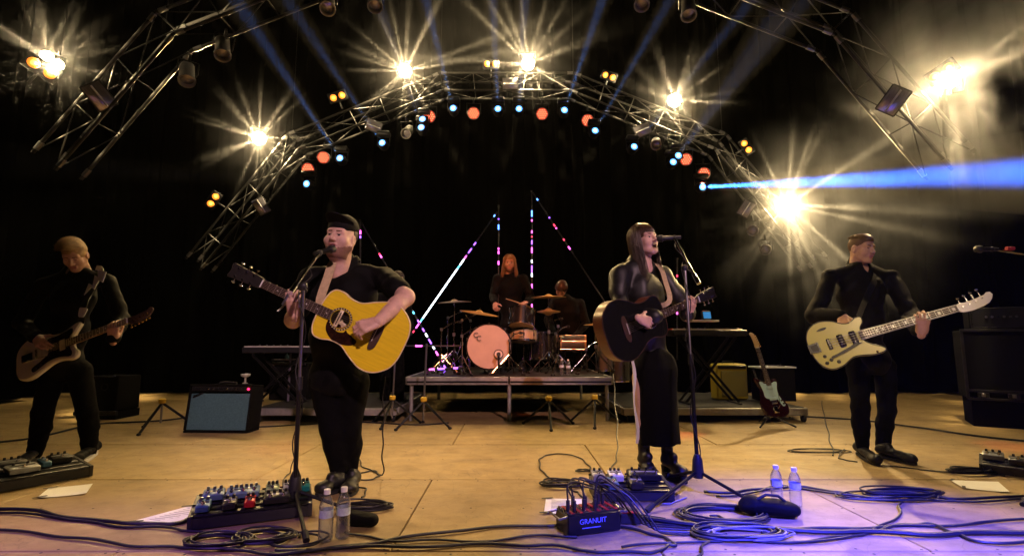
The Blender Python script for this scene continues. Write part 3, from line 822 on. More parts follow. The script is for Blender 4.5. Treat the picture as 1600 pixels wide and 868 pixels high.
# materials of a body mesh: 0 skin, 1 lips, 2 dark eye, 3 brow, 4 white of the eye, 5 beard
def head_part(M, sc=1.0, fat=0.0, beard=False, open_mouth=0.0, necklen=.16, lids=0.0):
    S = SDF((-.12, -.16, -.30), (.12, .15, .15), .0042)
    w = 1 + fat
    S.ell((0, -.012, .032), (.077, .097, .090), .02)
    S.ell((0, .022, -.035), (.062 * w, .068, .086), .03)
    for s in (-1, 1):
        S.cap((s * .052 * w, .0, -.055), (s * .018, .062, -.100), .022 * w, .018, .03)
        S.ell((s * .040 * w, .058, -.030), (.026 * w, .026, .026), .025)
    S.ell((0, .074, -.100), (.022, .018, .018), .022)
    if fat > .05: S.ell((0, .02, -.115), (.055, .05, .03), .035)
    S.cap((-.042, .070, .026), (.042, .070, .026), .014, k=.02)
    for s in (-1, 1): S.ell((s * .031, .099, .004), (.019, .016, .012), .012, carve=True)
    for s in (-1, 1): S.ell((s * .031, .0745, .003), (.0135, .0135, .0125), .003)
    S.cap((0, .086, .016), (0, .110, -.026), .0075, .0115, .014)
    for s in (-1, 1): S.ell((s * .012, .097, -.031), (.010, .011, .009), .008)
    S.cap((-.020, .086, -.058), (.020, .086, -.058), .0068, k=.008)
    S.cap((-.017, .085, -.071 - open_mouth), (.017, .085, -.071 - open_mouth), .0078, k=.008)
    if open_mouth > 0: S.ell((0, .092, -.064 - open_mouth / 2), (.018, .022, .005 + open_mouth * .6), .004, carve=True)
    else: S.ell((0, .098, -.0645), (.022, .010, .0022), .003, carve=True)
    for s in (-1, 1):
        S.ell((s * .080, -.010, -.010), (.010, .022, .033), .008); S.ell((s * .091, -.006, -.008), (.008, .013, .020), .006, carve=True)
    nr = .052 * (1 + fat * .8)
    S.cap((0, -.030, -.06), (0, -.045, -.06 - necklen), nr, nr * 1.12, .03)
    v, q = S.mesh()
    c = v[q].mean(1); x, y, z = np.abs(c[:, 0]), c[:, 1], c[:, 2]
    mi = np.zeros(len(q), int)
    rr = np.random.default_rng(3).uniform(-1, 1, len(q)) * .004
    if beard: mi[(z + rr < -.062 - .35 * (y - .05)) & (z > -.135) & (y > .0) & ((x > .026) | (z < -.086 - open_mouth))] = 5
    mi[(x < .023) & (z < -.052) & (z > -.079 - open_mouth) & (y > .082)] = 1
    if open_mouth > 0: mi[(x < .017) & (z < -.061) & (z > -.068 - open_mouth) & (y < .090) & (y > .05)] = 2
    eye = ((x - .031) ** 2 + (y - .0745) ** 2 + (z - .003) ** 2) < .0165 ** 2
    mi[eye & (y > .082) & (np.abs(z - .003) < .008 - lids)] = 4
    mi[eye & (y > .082) & (np.abs(z - .002) < .008 - lids) & (np.abs(x - .031) < .0065)] = 2
    mi[eye & (y > .080) & (z > .0085 - lids) & (z < .0125 - lids)] = 2
    mi[(np.abs(z - .0265 - .05 * (x - .03)) < .0034) & (x > .014) & (x < .047) & (y > .065)] = 3
    return T(M, v * sc), q, mi
def hand_part(M, curl, side, sc=1.0, thumb=(.55, .75, -.35), tb=.5, spread=.0):
    "M: wrist, x along the fingers, z out of the back of the hand; side=+1 puts the thumb at +y"
    S = SDF((-.05, -.11, -.13), (.21, .11, .06), .0040)
    ys = (.031, .0105, -.0105, -.030)
    seg = ((.042, .026, .021), (.047, .030, .023), (.044, .028, .022), (.034, .021, .019))
    S.cap((-.022, 0, 0), (.012, 0, 0), .025, .027, .02, sq=((0, 0, 1), .75))
    for i, y in enumerate(ys):
        kn = np.array((.088 - abs(i - 1.2) * .005, y * side, 0.002))
        S.cap((.012, y * .6 * side, 0), kn, .016, .0125, .016, sq=((0, 0, 1), .9))
        a = 0.0; p = kn; d0 = spread * (1.5 - i) * side
        for j in range(3):
            a += curl[i][j]; L = seg[i][j]
            d = np.array((math.cos(a), d0 * math.cos(a), -math.sin(a)))
            e = p + d * L; r = (.0098, .0088, .0078)[j] * (1 if i < 3 else .88)
            S.cap(p, e, r, r * .93, .004); p = e
    d = np.array((thumb[0], thumb[1] * side, thumb[2])); d /= np.linalg.norm(d)
    p = np.array((.022, .028 * side, -.008)); S.cap((.012, .014 * side, -.004), p + d * .02, .017, .013, .016)
    e = p + d * .05; S.cap(p, e, .0130, .0105, .008)
    d2 = np.array((1.0, (.25 - tb * .5) * side, -tb)); d2 = d * .55 + d2 / np.linalg.norm(d2) * .6; d2 /= np.linalg.norm(d2)
    S.cap(e, e + d2 * .034, .0102, .0085, .005)
    v, q = S.mesh()
    return T(M, v * sc), q, 0
FIST = [(.9, 1.2, .8)] * 4
RELAX = [(.35, .5, .3), (.45, .6, .35), (.55, .65, .4), (.6, .7, .4)]
FRET = [(.7, .95, .55), (.8, 1.0, .6), (.85, 1.05, .6), (.9, 1.05, .6)]
PICK = [(.6, .95, .5), (.75, .95, .5), (.8, .9, .5), (.7, .8, .45)]

def bbox(pts, pad):
    a = np.array([tuple(p) for p in pts]); return a.min(0) - pad, a.max(0) + pad
def add_torso(S, J, w, d, infl=0.0, k=.05):
    "w, d: half widths and depth ratios at (pelvis, waist, chest)"
    fw = np.array(J['fwd'], float); lat = np.cross(fw, (0, 0, 1.0)); lat = lat / np.linalg.norm(lat)
    pel, wai, che, nec = (np.array(J[n]) for n in ('pelvis', 'waist', 'chest', 'neck'))
    for c, ww, dd, up in ((pel, w[0], d[0], .10), (wai, w[1], d[1], .13), (che, w[2], d[2], .14)):
        R = np.stack([lat, fw, np.cross(lat, fw)], 1)
        S.ell(c, (ww + infl, dd + infl, up + infl + .02), k, R)
    S.cap(pel, wai, w[0] * .75 + infl, w[1] * .8 + infl, k, sq=(fw, d[1] / w[1]))
    S.cap(wai, che, w[1] * .8 + infl, w[2] * .8 + infl, k, sq=(fw, d[2] / w[2]))
    S.cap(che, nec, .09 + infl, .055 + infl, k, sq=(fw, .8))
    for s in ('l', 'r'):
        sh = np.array(J['sho_' + s]); S.cap(che * .12 + nec * .88 - np.array((0, 0, .025)), sh, .052 + infl, .046 + infl, k)
def add_arm(S, J, s, r=(.058, .046, .030), infl=0.0, upto=2.0, k=.03):
    a, e, w = (np.array(J[n + s]) for n in ('sho_', 'elb_', 'wri_'))
    S.cap(a, a + (e - a) * min(1, upto), r[0] + infl, r[0] + (r[1] - r[0]) * min(1, upto) + infl, k)
    if upto > 1:
        t = upto - 1; m = e + (w - e) * min(.35, t); S.cap(e, m, r[1] + infl, r[1] * .98 + infl, k * .6)
        if t > .35: S.cap(m, e + (w - e) * t, r[1] * .98 + infl, r[1] * .98 + (r[2] - r[1] * .98) * ((t - .35) / .65) + infl, k * .6)
def add_leg(S, J, s, r=(.088, .058, .040), infl=0.0, k=.04):
    h, kn, an = (np.array(J[n + s]) for n in ('hip_', 'kne_', 'ank_'))
    S.cap(h, kn, r[0] + infl, r[1] + infl, k)
    m = kn + (an - kn) * .35; back = -np.array(J['fwd']) * .012
    S.cap(kn, m + back, r[1] + infl, r[1] * 1.02 + infl, k * .6); S.cap(m + back, an, r[1] * 1.02 + infl, r[2] + infl, k * .6)
def head_frame(c, look, up=(0, 0, 1)):
    y = Vector(look).normalized(); u = Vector(up); z = (u - y * u.dot(y)).normalized(); x = y.cross(z)
    M = Matrix((x, y, z)).transposed().to_4x4(); M.translation = Vector(c); return M
def hand_frame(w, fingers, back):
    return frame(fingers, back, w)
def shoe(name, heel, toe, matl, parent, h=.10, w=.046, solem=None, solet=.02, shaft=None, hl=0.0, ank=None):
    heel, toe = np.array(heel), np.array(toe); d = toe - heel; L = np.linalg.norm(d); d /= L
    lo, hi = bbox([heel, toe] + ([ank] if ank is not None else []), .09); hi[2] += .10 if shaft is None else shaft
    S = SDF(lo, hi, .0065); up = np.array((0, 0, 1.0)); z0 = solet + hl
    S.cap(heel + d * .05 + up * (z0 + .04), toe - d * .05 + up * (solet + .028), w * .86, w * .95, .03, sq=((0, 0, 1), .75))
    S.cap(heel + d * .05 + up * (z0 + .05), heel + d * .11 + up * (z0 + h * .75), w * .82, w * .75, .03)
    S.ell(toe - d * .045 + up * (solet + .022), (w * .95, w * .95, .028), .03)
    if shaft: S.cap(heel + d * .055 + up * (z0 + .05), heel + d * .05 + up * (z0 + shaft), w * .85, w * .95, .02)
    if ank is not None: S.cap(heel + d * .06 + up * (z0 + .045), np.array(ank) + up * .03, w * .80, .043, .025)
    S.plane((0, 0, solet * .7), (0, 0, 1))
    S.folds(.002, 70, 3)
    v, q = S.mesh(); o = obj_np(name, v, q, matl, parent)
    n = np.array((-d[1], d[0], 0)); m = MB(); out = []
    for k in range(20):
        a = 2 * math.pi * k / 20; s = math.cos(a); c = math.sin(a)
        ww = w * (1.02 if s > 0 else .86); p = heel + d * (L / 2 + s * L / 2) + n * (np.sign(c) * abs(c) ** .7 * ww); out.append(p)
    vs = [(p[0], p[1], .002) for p in out] + [(p[0], p[1], solet) for p in out]
    m.add(vs, [(i, (i + 1) % 20, 20 + (i + 1) % 20, 20 + i) for i in range(20)] + [tuple(range(19, -1, -1)), tuple(range(20, 40))])
    if hl: m.tube([tuple(heel + d * .04 + up * .003), tuple(heel + d * .04 + up * (z0 + .01))], [.030, .038], 10)
    m.build('sole', solem or MT['rubber'], o, smooth=30)
    return o
def strands(paths, r, mats, parent, name='hair', taper=.35, n=3):
    V_, F_ = [], []
    b = 0
    for P_ in paths:
        P_ = np.asarray(P_); N = len(P_)
        t = np.gradient(P_, axis=0); t /= np.linalg.norm(t, axis=1)[:, None] + 1e-9
        a = np.where(np.abs(t[:, 2:3]) < .8, np.array([[0, 0, 1.0]]), np.array([[1.0, 0, 0]])); u = np.cross(t, a); u /= np.linalg.norm(u, axis=1)[:, None] + 1e-9; w = np.cross(t, u)
        rr = r * np.linspace(1, taper, N)[:, None]
        for k in range(n):
            an = 2 * math.pi * k / n; V_.append(P_ + (u * math.cos(an) + w * math.sin(an)) * rr)
        for i in range(N - 1):
            for k in range(n):
                k2 = (k + 1) % n; F_.append((b + k * N + i, b + k2 * N + i, b + k2 * N + i + 1, b + k * N + i + 1))
        b += n * N
    return np.concatenate(V_), np.array(F_)
# ------------------------------------------------------------------ where the guitars are held
def gframe(p0, p1, nrm, back, sc):
    ax = (p1 - p0).normalized(); M = frame(ax, nrm, p0 + ax * back); return M, M @ Matrix.Scale(sc, 4)
GM, GMs = gframe(P(630, 543, 3.06), P(340, 411, 2.86), (-.10, -1.0, .08), .350, 1.07)
WM, WMs = gframe(P(945, 528, 3.26), P(1140, 446, 3.74), (.60, -.80, .10), .345, 1.02)
EM, EMs = gframe(P(24, 566, 3.90), P(232, 490, 3.98), (-.12, -1, .25), .305, 1.06)
BM, BMs = gframe(P(1266, 546, 4.02), P(1566, 462, 3.46), (-.38, -.90, .22), .225, 1.04)
def neck_hand(GMs, x, updir, side, sc=1.0):
    "hand under the neck: knuckles below the front edge, fingers rising over the board and closing on the strings"
    n = GMs.to_3x3().normalized(); ax, ay, az = n.col[0], n.col[1], n.col[2]
    up = ay * updir; c = GMs @ V(x, 0, -.006)
    wrist = c - up * .088 - az * .024 - ax * .040
    fx = (up * .80 + az * .44 + ax * .38).normalized(); back = (az * .80 - up * .5)
    M = hand_frame(wrist, fx, back)
    return wrist, hand_part(M, [(.30, .95, .7), (.36, 1.0, .7), (.40, 1.0, .7), (.45, 1.0, .7)], side, sc, thumb=(.85, .20, -.65), tb=.1, spread=.12)
WR = {}
WR['singer'] = neck_hand(GMs, .315, -1, 1, 1.02); WR['woman'] = neck_hand(WMs, .43, 1, -1, .94)
WR['left'] = neck_hand(EMs, .40, 1, -1, 1.0); WR['bass'] = neck_hand(BMs, .50, 1, -1, 1.04)
# ------------------------------------------------------------------ people
def finish_body(t, parts, skin, hairm='beard'):
    v, q, m = joinm(parts)
    return obj_np('body', v, q, [MT[skin], MT['lips'], MT['eye_dark'], MT[hairm], MT['eye_white'], MT['stubble']], t, mi=m)
def cloth(name, S, matl, t, amp=.004, freq=28, seed=0, st=(1, 1, 1)):
    if amp: S.folds(amp, freq, seed, st=st)
    v, q = S.mesh(); return obj_np(name, v, q, matl, t)
def skin_core(J, w, d, bare=None, h=.012):
    "body under the clothes: trunk, arms and legs in one surface"
    pts = [J[k] for k in J if k != 'fwd']; lo, hi = bbox(pts, .2)
    S = SDF(lo, hi, h); add_torso(S, J, [x - .02 for x in w], [x - .02 for x in d], 0)
    for s in 'lr':
        add_arm(S, J, s, (.050, .040, .027)); add_leg(S, J, s, (.075, .048, .034))
    v, q = S.mesh(); out = [(v, q, 0)]
    return out
def arm_skin(J, s, r, h=.006):
    a, e, w = (np.array(J[n + s]) for n in ('sho_', 'elb_', 'wri_'))
    lo, hi = bbox([a, e, w], .08); S = SDF(lo, hi, h); add_arm(S, J, s, r); v, q = S.mesh(); return (v, q, 0)
def top_garment(t, J, w, d, name, matl, sleeve=1.95, infl=.014, hem=None, seed=1, amp=.005, arm=(.060, .048, .034), collar=None, h=.0095, vneck=0):
    pts = [J[k] for k in ('pelvis', 'chest', 'neck', 'sho_l', 'sho_r', 'elb_l', 'elb_r', 'wri_l', 'wri_r')]
    lo, hi = bbox(pts, .26); S = SDF(lo, hi, h); add_torso(S, J, w, d, infl)
    for s in 'lr': add_arm(S, J, s, arm, infl * .8, sleeve)
    if hem is not None: S.plane((0, 0, hem), (0, 0, 1))
    if collar:
        c = np.array(J['neck']); S.cap(c + np.array((0, 0, -.02)), c + np.array((0, 0, collar)), .075, .066, .02)
    S.folds(amp, 24, seed)
    if vneck:
        f = np.array(J['fwd'], float); c = np.array(J['neck'])
        S.ell(c + f * .075 + np.array((0, 0, -.02)), (.040 * vneck, .055, .095 * vneck), .008, carve=True)
    return cloth(name, S, matl, t, 0)
def collar_flaps(t, J, matl, r=.068, h=.055, flare=.022, gap=38, drop=.03):
    "stand-and-fall collar: a band round the neck, open in front"
    c = np.array(J['neck']); f = np.array(J['fwd'], float); f = f / np.linalg.norm(f); l = np.array((f[1], -f[0], 0)); vs = []; N = 28
    for k in range(N + 1):
        a = math.radians(gap + (360 - 2 * gap) * k / N); d = f * math.cos(a) + l * math.sin(a); fr = max(0, math.cos(a))
        z0 = -.015 - drop * fr * 1.4
        for rr, zz in ((r - .006, z0 + .0), (r - .008, z0 + h), (r + .002, z0 + h + .003), (r + flare, z0 + h * .25 - drop * fr), (r + flare - .006, z0 + h * .25 - drop * fr)):
            vs.append(c + d * rr + np.array((0, 0, zz)))
    fs = [(5 * k + i, 5 * k + 5 + i, 5 * k + 6 + i, 5 * k + 1 + i) for k in range(N) for i in range(4)] + [(0, 1, 2, 3, 4), (5 * N + 4, 5 * N + 3, 5 * N + 2, 5 * N + 1, 5 * N)]
    MB().add(vs, fs).build('collar', matl, t, smooth=50)
def trousers(t, J, w, d, matl, infl=.010, seed=2, r=(.086, .058, .042), amp=.004, top=None):
    pts = [J[k] for k in ('pelvis', 'hip_l', 'hip_r', 'kne_l', 'kne_r', 'ank_l', 'ank_r')]
    lo, hi = bbox(pts, .2); S = SDF(lo, hi, .0095)
    fw = np.array(J['fwd'], float); lat = np.cross(fw, (0, 0, 1.0)); lat = lat / np.linalg.norm(lat); R = np.stack([lat, fw, np.cross(lat, fw)], 1)
    S.ell(np.array(J['pelvis']), (w[0] + infl, d[0] + infl, .13), .05, R)
    for s in 'lr': add_leg(S, J, s, r, infl)
    z0 = min(J['ank_l'][2], J['ank_r'][2]) - .03; S.plane((0, 0, z0), (0, 0, 1))
    return cloth('trousers', S, matl, t, amp, 46, seed, st=(1, 1, 1.3))
def hair_shell(M, t, matl, r=(.083, .103, .096), c=(0, -.014, .036), zmin=None, front=None, sc=1.0, extra=None, name='hair', amp=.004):
    S = SDF((-.16, -.18, -.14), (.16, .16, .20), .0055); S.ell(c, r, .01)
    if extra: extra(S)
    S.ell((0, .10, -.07), (.075, .09, .115), .012, carve=True)
    if zmin is not None: S.plane((0, 0, zmin), (0, -.35, 1))
    S.folds(amp, 90, 5, st=(1, .5, .5)); v, q = S.mesh()
    return T(M, v * sc), q
def hair_obj(t, parts, matl):
    v, q, m = joinm(parts)
    return obj_np('hair', v, q, matl, t, mi=None)
def long_hair_paths(M, n, length, seed, bangs=False, gap=50, sc=1.0, spread=.0, cz=.036, fwdfall=.0):
    r = np.random.default_rng(seed); out = []
    for i in range(n):
        az = math.radians(r.uniform(gap, 360 - gap)); a, b, c = (.088 + r.uniform(0, .012)), (.108 + r.uniform(0, .012)), (.100 + r.uniform(0, .008))
        ph1 = math.radians(98); p = []
        for s in np.linspace(0, 1, 7):
            ph = math.radians(6) + s * (ph1 - math.radians(6)); p.append((a * math.sin(ph) * math.sin(az), -.014 + b * math.sin(ph) * math.cos(az), cz + c * math.cos(ph)))
        L = length * r.uniform(.8, 1.08); last = np.array(p[-1]); wob = r.uniform(-1, 1, 2) * .012
        for s in np.linspace(.15, 1, 7):
            p.append((last[0] * (1 + spread * s) + wob[0] * s + .004 * math.sin(9 * s + i), last[1] + wob[1] * s + fwdfall * s, last[2] - L * s))
        out.append(np.array(p))
    if bangs:
        for i in range(n // 4):
            az = math.radians(r.uniform(-gap - 8, gap + 8)); a, b, c = .086, .108, .102; p = []
            for s in np.linspace(0, 1, 9):
                ph = math.radians(8 + s * r.uniform(76, 82)); p.append((a * math.sin(ph) * math.sin(az), -.012 + b * math.sin(ph) * math.cos(az), cz + c * math.cos(ph)))
            out.append(np.array(p))
    return [T(M, p * sc) for p in out]
def short_hair_paths(M, n, seed, L=.05, sweep=(0, 1, .3), phi=70, sc=1.0):
    r = np.random.default_rng(seed); out = []; sw = np.array(sweep, float); sw /= np.linalg.norm(sw)
    for i in range(n):
        az = r.uniform(0, 2 * math.pi); ph = math.radians(phi) * math.sqrt(r.uniform(0, 1)); a, b, c = .078, .098, .090
        if math.cos(az) > .3 and ph > math.radians(56): continue
        nrm = np.array((math.sin(ph) * math.sin(az), math.sin(ph) * math.cos(az), math.cos(ph))); root = np.array((a, b, c)) * nrm + np.array((0, -.014, .034))
        l = L * r.uniform(.6, 1.2); p = [root]
        d = nrm * .9 + sw * .5 + r.normal(size=3) * .15
        for s in range(4):
            d = d * .7 + sw * .45 + r.normal(size=3) * .10; p.append(p[-1] + d / np.linalg.norm(d) * l / 4)
        out.append(np.array(p))
    return [T(M, p * sc) for p in out]

PE = {}
# ---- singer with the yellow acoustic guitar -----------------------------------------------------
J = dict(fwd=(-.25, -.97, 0), pelvis=P(528, 590, 3.42), waist=P(534, 525, 3.40), chest=P(541, 462, 3.40), neck=P(540, 406, 3.40),
         sho_r=P(487, 434, 3.38), elb_r=P(458, 500, 3.28), wri_r=P(442, 472, 3.02),
         sho_l=P(598, 433, 3.40), elb_l=P(634, 464, 3.16), wri_l=P(590, 503, 2.95),
         hip_r=P(510, 600, 3.42), kne_r=P(520, 672, 3.40), ank_r=P(531, 742, 3.42),
         hip_l=P(552, 600, 3.43), kne_l=P(545, 672, 3.44), ank_l=P(545, 742, 3.50))
J['wri_r'] = WR['singer'][0]; t = thing('person', 'stout singer in dark cap and black shirt playing the yellow acoustic guitar', 'person', G(533, 770))
HS = head_frame(P(533, 372, 3.30), (-.17, -.98, .04), (.10, 0, 1)); PE['singer'] = HS
w, d = (.175, .205, .205), (.135, .165, .145)
hl = hand_part(hand_frame(P(590, 503, 2.95), P(560, 513, 2.90) - P(590, 503, 2.95), (.1, -.80, .55)), PICK, -1, 1.08, thumb=(.7, .55, -.3))
GN = {}
parts = skin_core(J, w, d) + [head_part(HS, 1.06, .15, True, .010, lids=.004), arm_skin(J, 'l', (.062, .054, .033)), arm_skin(J, 'r', (.060, .050, .032)), hl]
PE['singer_parts'] = parts; PE['singer_t'] = t; PE['singer_J'] = J
top_garment(t, J, w, d, 'shirt', MT['black_cloth'], .72, .014, hem=J['pelvis'][2] - .10, seed=11, amp=.010, arm=(.062, .064, .05), vneck=1.15)
collar_flaps(t, J, MT['black_cloth'], .078, .04, .024, 42, .05)
trousers(t, J, w, d, MT['black_denim'], .012, 12, (.094, .064, .040))
shoe('boot', G(541, 763), G(494, 776), MT['black_leather'], t, ank=J['ank_r'])
shoe('boot', G(554, 757), G(543, 777), MT['black_leather'], t, ank=J['ank_l'])
# cap: crown, panel seam and brim
Mi0 = HS @ Matrix.Scale(1.06, 4); Mi = Mi0 @ Matrix.Translation((0, -.004, .010)) @ Matrix.Rotation(math.radians(5), 4, 'X')
S = SDF((-.13, -.16, -.05), (.13, .14, .20), .0055); S.ell((0, -.012, .050), (.090, .108, .094), .01); S.plane((0, 0, .040), (0, .30, 1)); S.folds(.002, 60, 2)
v, q = S.mesh(); capo = obj_np('cap', T(Mi, v), q, MT['charcoal_wool'], t)
m = MB(); vs = []
for k in range(17):
    a = math.radians(-72 + 9 * k); base = V(.088 * math.sin(a), .104 * math.cos(a) - .012, .064); e = .078 * max(0, math.cos(a * 1.05)) ** .6
    tip = base + V(0, e, .030 * e / .078 + .006); vs += [base, base.lerp(tip, .5) + V(0, 0, .006), tip]
vs2 = [p + V(0, 0, -.005) for p in vs]; vs = [Mi @ p for p in vs + vs2]; N = 51; fs = []
for k in range(16):
    for j in range(2):
        a = 3 * k + j; fs += [(a, a + 1, a + 4, a + 3), (N + a, N + a + 3, N + a + 4, N + a + 1)]
    a = 3 * k + 2; fs.append((a, N + a, N + a + 3, a + 3))
m.add(vs, fs).build('brim', MT['charcoal_wool'], capo)
MB().ball(Mi @ V(0, -.012, .146), .009).build('cap_button', MT['charcoal_wool'], capo)
S = SDF((-.12, -.15, -.08), (.12, .05, .10), .006); S.ell((0, -.018, .028), (.082, .099, .094), .01); S.plane((0, -.005, 0), (0, -1, .15)); S.plane((0, 0, -.05), (0, .4, 1))
v, q = S.mesh(); obj_np('hair', T(Mi, v), q, MT['hair_dark'], t)
MB().ball(Mi0 @ V(.088, .002, -.012), (.008, .010, .010)).build('in_ear_monitor', MT['white_fabric'], t)

# ---- woman singing, leather jacket --------------------------------------------------------------
J = dict(fwd=(.55, -.83, 0), pelvis=P(1022, 575, 3.72), waist=P(1014, 520, 3.72), chest=P(1004, 462, 3.72), neck=P(1000, 406, 3.74),
         sho_r=P(968, 430, 3.66), elb_r=P(968, 493, 3.52), wri_r=P(1026, 494, 3.38),
         sho_l=P(1036, 432, 3.84), elb_l=P(1074, 488, 3.80), wri_l=P(1098, 476, 3.66),
         hip_r=P(1004, 590, 3.70), kne_r=P(1006, 660, 3.70), ank_r=P(1008, 715, 3.76),
         hip_l=P(1040, 590, 3.76), kne_l=P(1044, 660, 3.72), ank_l=P(1043, 715, 3.78))
J['wri_l'] = WR['woman'][0]; t = thing('person', 'woman with long dark fringe and leather jacket singing with a dark acoustic guitar', 'person', G(1025, 745))
HW = head_frame(P(1006, 376, 3.70), (.55, -.83, .16), (-.10, 0, 1)); PE['woman'] = HW
w, d = (.150, .125, .155), (.115, .10, .115)
PE['woman_parts'] = skin_core(J, w, d) + [head_part(HW, .98, -.02, False, .012, lids=.003)]; PE['woman_t'] = t; PE['woman_J'] = J
top_garment(t, J, w, d, 'leather_jacket', MT['black_leather'], 1.93, .013, hem=J['pelvis'][2] + .02, seed=21, amp=.011, vneck=1.0, arm=(.054, .048, .038))
collar_flaps(t, J, MT['black_leather'], .072, .05, .03, 50, .06)
# long skirt
pts = [J['pelvis'], G(1030, 745)]; lo, hi = bbox(pts, .3); S = SDF(lo, hi, .010); a = np.array(J['pelvis']); b = np.array(P(1031, 694, 3.72))
fw = np.array(J['fwd'])
S.cap(a + np.array((0, 0, .05)), a, .125, .155, .05, sq=(fw, .8)); S.cap(a, b, .158, .158, .06, sq=(fw, .85)); S.plane(b, (0, 0, 1)); S.folds(.012, 26, 4, st=(1, 1, .25))
v, q = S.mesh(); obj_np('skirt', v, q, MT['black_denim'], t)
# white lining showing along the slit of the skirt
m = MB(); vs = []
for k in range(15):
    s = k / 14; p = P(986 + 10 * s, 556, 3.66).lerp(P(994, 692, 3.60), s) + V(.010 * math.sin(s * 9), 0, 0); ww = .004 + .006 * math.sin(s * 5 + .5) ** 2
    vs += [p + V(-ww, -.010, 0), p + V(ww, -.014, 0), p + V(ww, .004, 0), p + V(-ww, .008, 0)]
m.add(vs, [(4 * k + i, 4 * k + (i + 1) % 4, 4 * k + 4 + (i + 1) % 4, 4 * k + 4 + i) for k in range(14) for i in range(4)]).build('skirt_lining', MT['white_fabric'], t)
for (hx, hy, tx, ty, ax) in ((1002, 742, 1020, 752, 'ank_r'), (1036, 743, 1072, 756, 'ank_l')):
    shoe('platform_boot', G(hx, hy), G(tx, ty), MT['black_leather'], t, solet=.045, shaft=.20, hl=.03, w=.045)
shell = hair_shell(HW, t, None, r=(.086, .106, .100), sc=.98)
pa = long_hair_paths(HW, 1100, .33, 5, True, 60, .98, .05) 
hv, hq = strands(pa, .0024, None, None)
v, q, m_ = joinm([(shell[0], shell[1], 0), (hv, hq, 0)]); obj_np('hair', v, q, MT['hair_brown'], t)

# ---- bass player --------------------------------------------------------------------------------
J = dict(fwd=(-.05, -1, 0), pelvis=P(1358, 560, 4.36), waist=P(1350, 505, 4.36), chest=P(1344, 455, 4.36), neck=P(1343, 411, 4.38),
         sho_r=P(1296, 432, 4.36), elb_r=P(1273, 493, 4.24), wri_r=P(1316, 494, 4.02),
         sho_l=P(1392, 434, 4.34), elb_l=P(1424, 495, 4.12), wri_l=P(1452, 497, 3.86),
         hip_r=P(1340, 572, 4.36), kne_r=P(1345, 640, 4.30), ank_r=P(1349, 702, 4.36),
         hip_l=P(1382, 572, 4.37), kne_l=P(1386, 640, 4.32), ank_l=P(1379, 702, 4.36))
J['wri_l'] = WR['bass'][0]; t = thing('person', 'tall bass player with slicked undercut hair and dark jacket looking right', 'person', G(1368, 715))
HB = head_frame(P(1346, 389, 4.32), (.34, -.93, -.14), (.06, 0, 1)); PE['bass'] = HB
w, d = (.145, .135, .175), (.11, .105, .125)
PE['bass_parts'] = skin_core(J, w, d) + [head_part(HB, 1.0, -.02, False, 0, lids=.006)]; PE['bass_t'] = t; PE['bass_J'] = J
top_garment(t, J, w, d, 'jacket', MT['charcoal_wool'], 1.93, .018, hem=J['pelvis'][2] - .12, seed=31, amp=.011, vneck=.8, arm=(.052, .046, .036))
collar_flaps(t, J, MT['charcoal_wool'], .070, .065, .028, 34, .05)
trousers(t, J, w, d, MT['black_denim'], .006, 32, (.080, .058, .040), amp=.005)
shoe('shoe', G(1340, 708), G(1372, 728), MT['black_leather'], t)
shoe('shoe', G(1370, 712), G(1432, 727), MT['black_leather'], t)
def quiff(S): S.ell((0, .02, .085), (.070, .085, .050), .03)
S = SDF((-.12, -.16, -.08), (.12, .14, .17), .0055); S.ell((0, -.014, .034), (.0785, .0985, .0915), .01); S.ell((0, .10, -.045), (.08, .085, .11), .01, carve=True); S.plane((0, 0, -.035), (0, -.2, 1))
v1, q1 = S.mesh()
obj_np('shaved_sides', T(HB, v1), q1, mat('hair_stubble', (.12, .07, .045), .8, vary=.3, scale=200), t)
pa = short_hair_paths(HB, 1500, 8, .034, (-.15, -.75, -.35), 50)
S = SDF((-.12, -.16, .02), (.12, .14, .17), .0055); S.ell((0, -.002, .078), (.068, .096, .056), .01); S.plane((0, 0, .066), (0, .05, 1)); S.folds(.004, 120, 9, st=(1, .25, .4)); v2, q2 = S.mesh()
hv, hq = strands(pa, .0022, None, None); v, q, m_ = joinm([(T(HB, v2), q2, 0), (hv, hq, 0)]); obj_np('hair', v, q, mat('hair_chestnut', (.10, .058, .03), .45, vary=.35, scale=40), t)

# ---- guitarist at the far left ------------------------------------------------------------------
J = dict(fwd=(-.30, -.95, 0), pelvis=P(100, 570, 4.28), waist=P(108, 515, 4.28), chest=P(114, 465, 4.26), neck=P(122, 418, 4.28),
         sho_r=P(68, 446, 4.20), elb_r=P(34, 505, 4.14), wri_r=P(58, 528, 3.94),
         sho_l=P(168, 440, 4.30), elb_l=P(190, 498, 4.22), wri_l=P(186, 512, 4.02),
         hip_r=P(84, 580, 4.26), kne_r=P(66, 645, 4.16), ank_r=P(54, 708, 4.26),
         hip_l=P(124, 580, 4.30), kne_l=P(136, 645, 4.26), ank_l=P(139, 706, 4.34))
J['wri_l'] = WR['left'][0]; t = thing('person', 'blond guitarist in black at the far left, head bowed over a white guitar', 'person', G(100, 722))
HG = head_frame(P(117, 398, 4.16), (.30, -.72, -.66), (-.05, -.1, 1)); PE['left'] = HG
w, d = (.145, .135, .170), (.11, .105, .125)
PE['left_parts'] = skin_core(J, w, d) + [head_part(HG, 1.0, -.02, False, 0, lids=.006)]; PE['left_t'] = t; PE['left_J'] = J
top_garment(t, J, w, d, 'shirt', MT['black_cloth'], 1.93, .014, hem=J['pelvis'][2] - .12, seed=41, amp=.009, vneck=.5, arm=(.050, .044, .035))
collar_flaps(t, J, MT['black_cloth'], .066, .05, .02, 24, .04)
trousers(t, J, w, d, MT['black_denim'], .008, 42, (.082, .060, .044), amp=.0035)
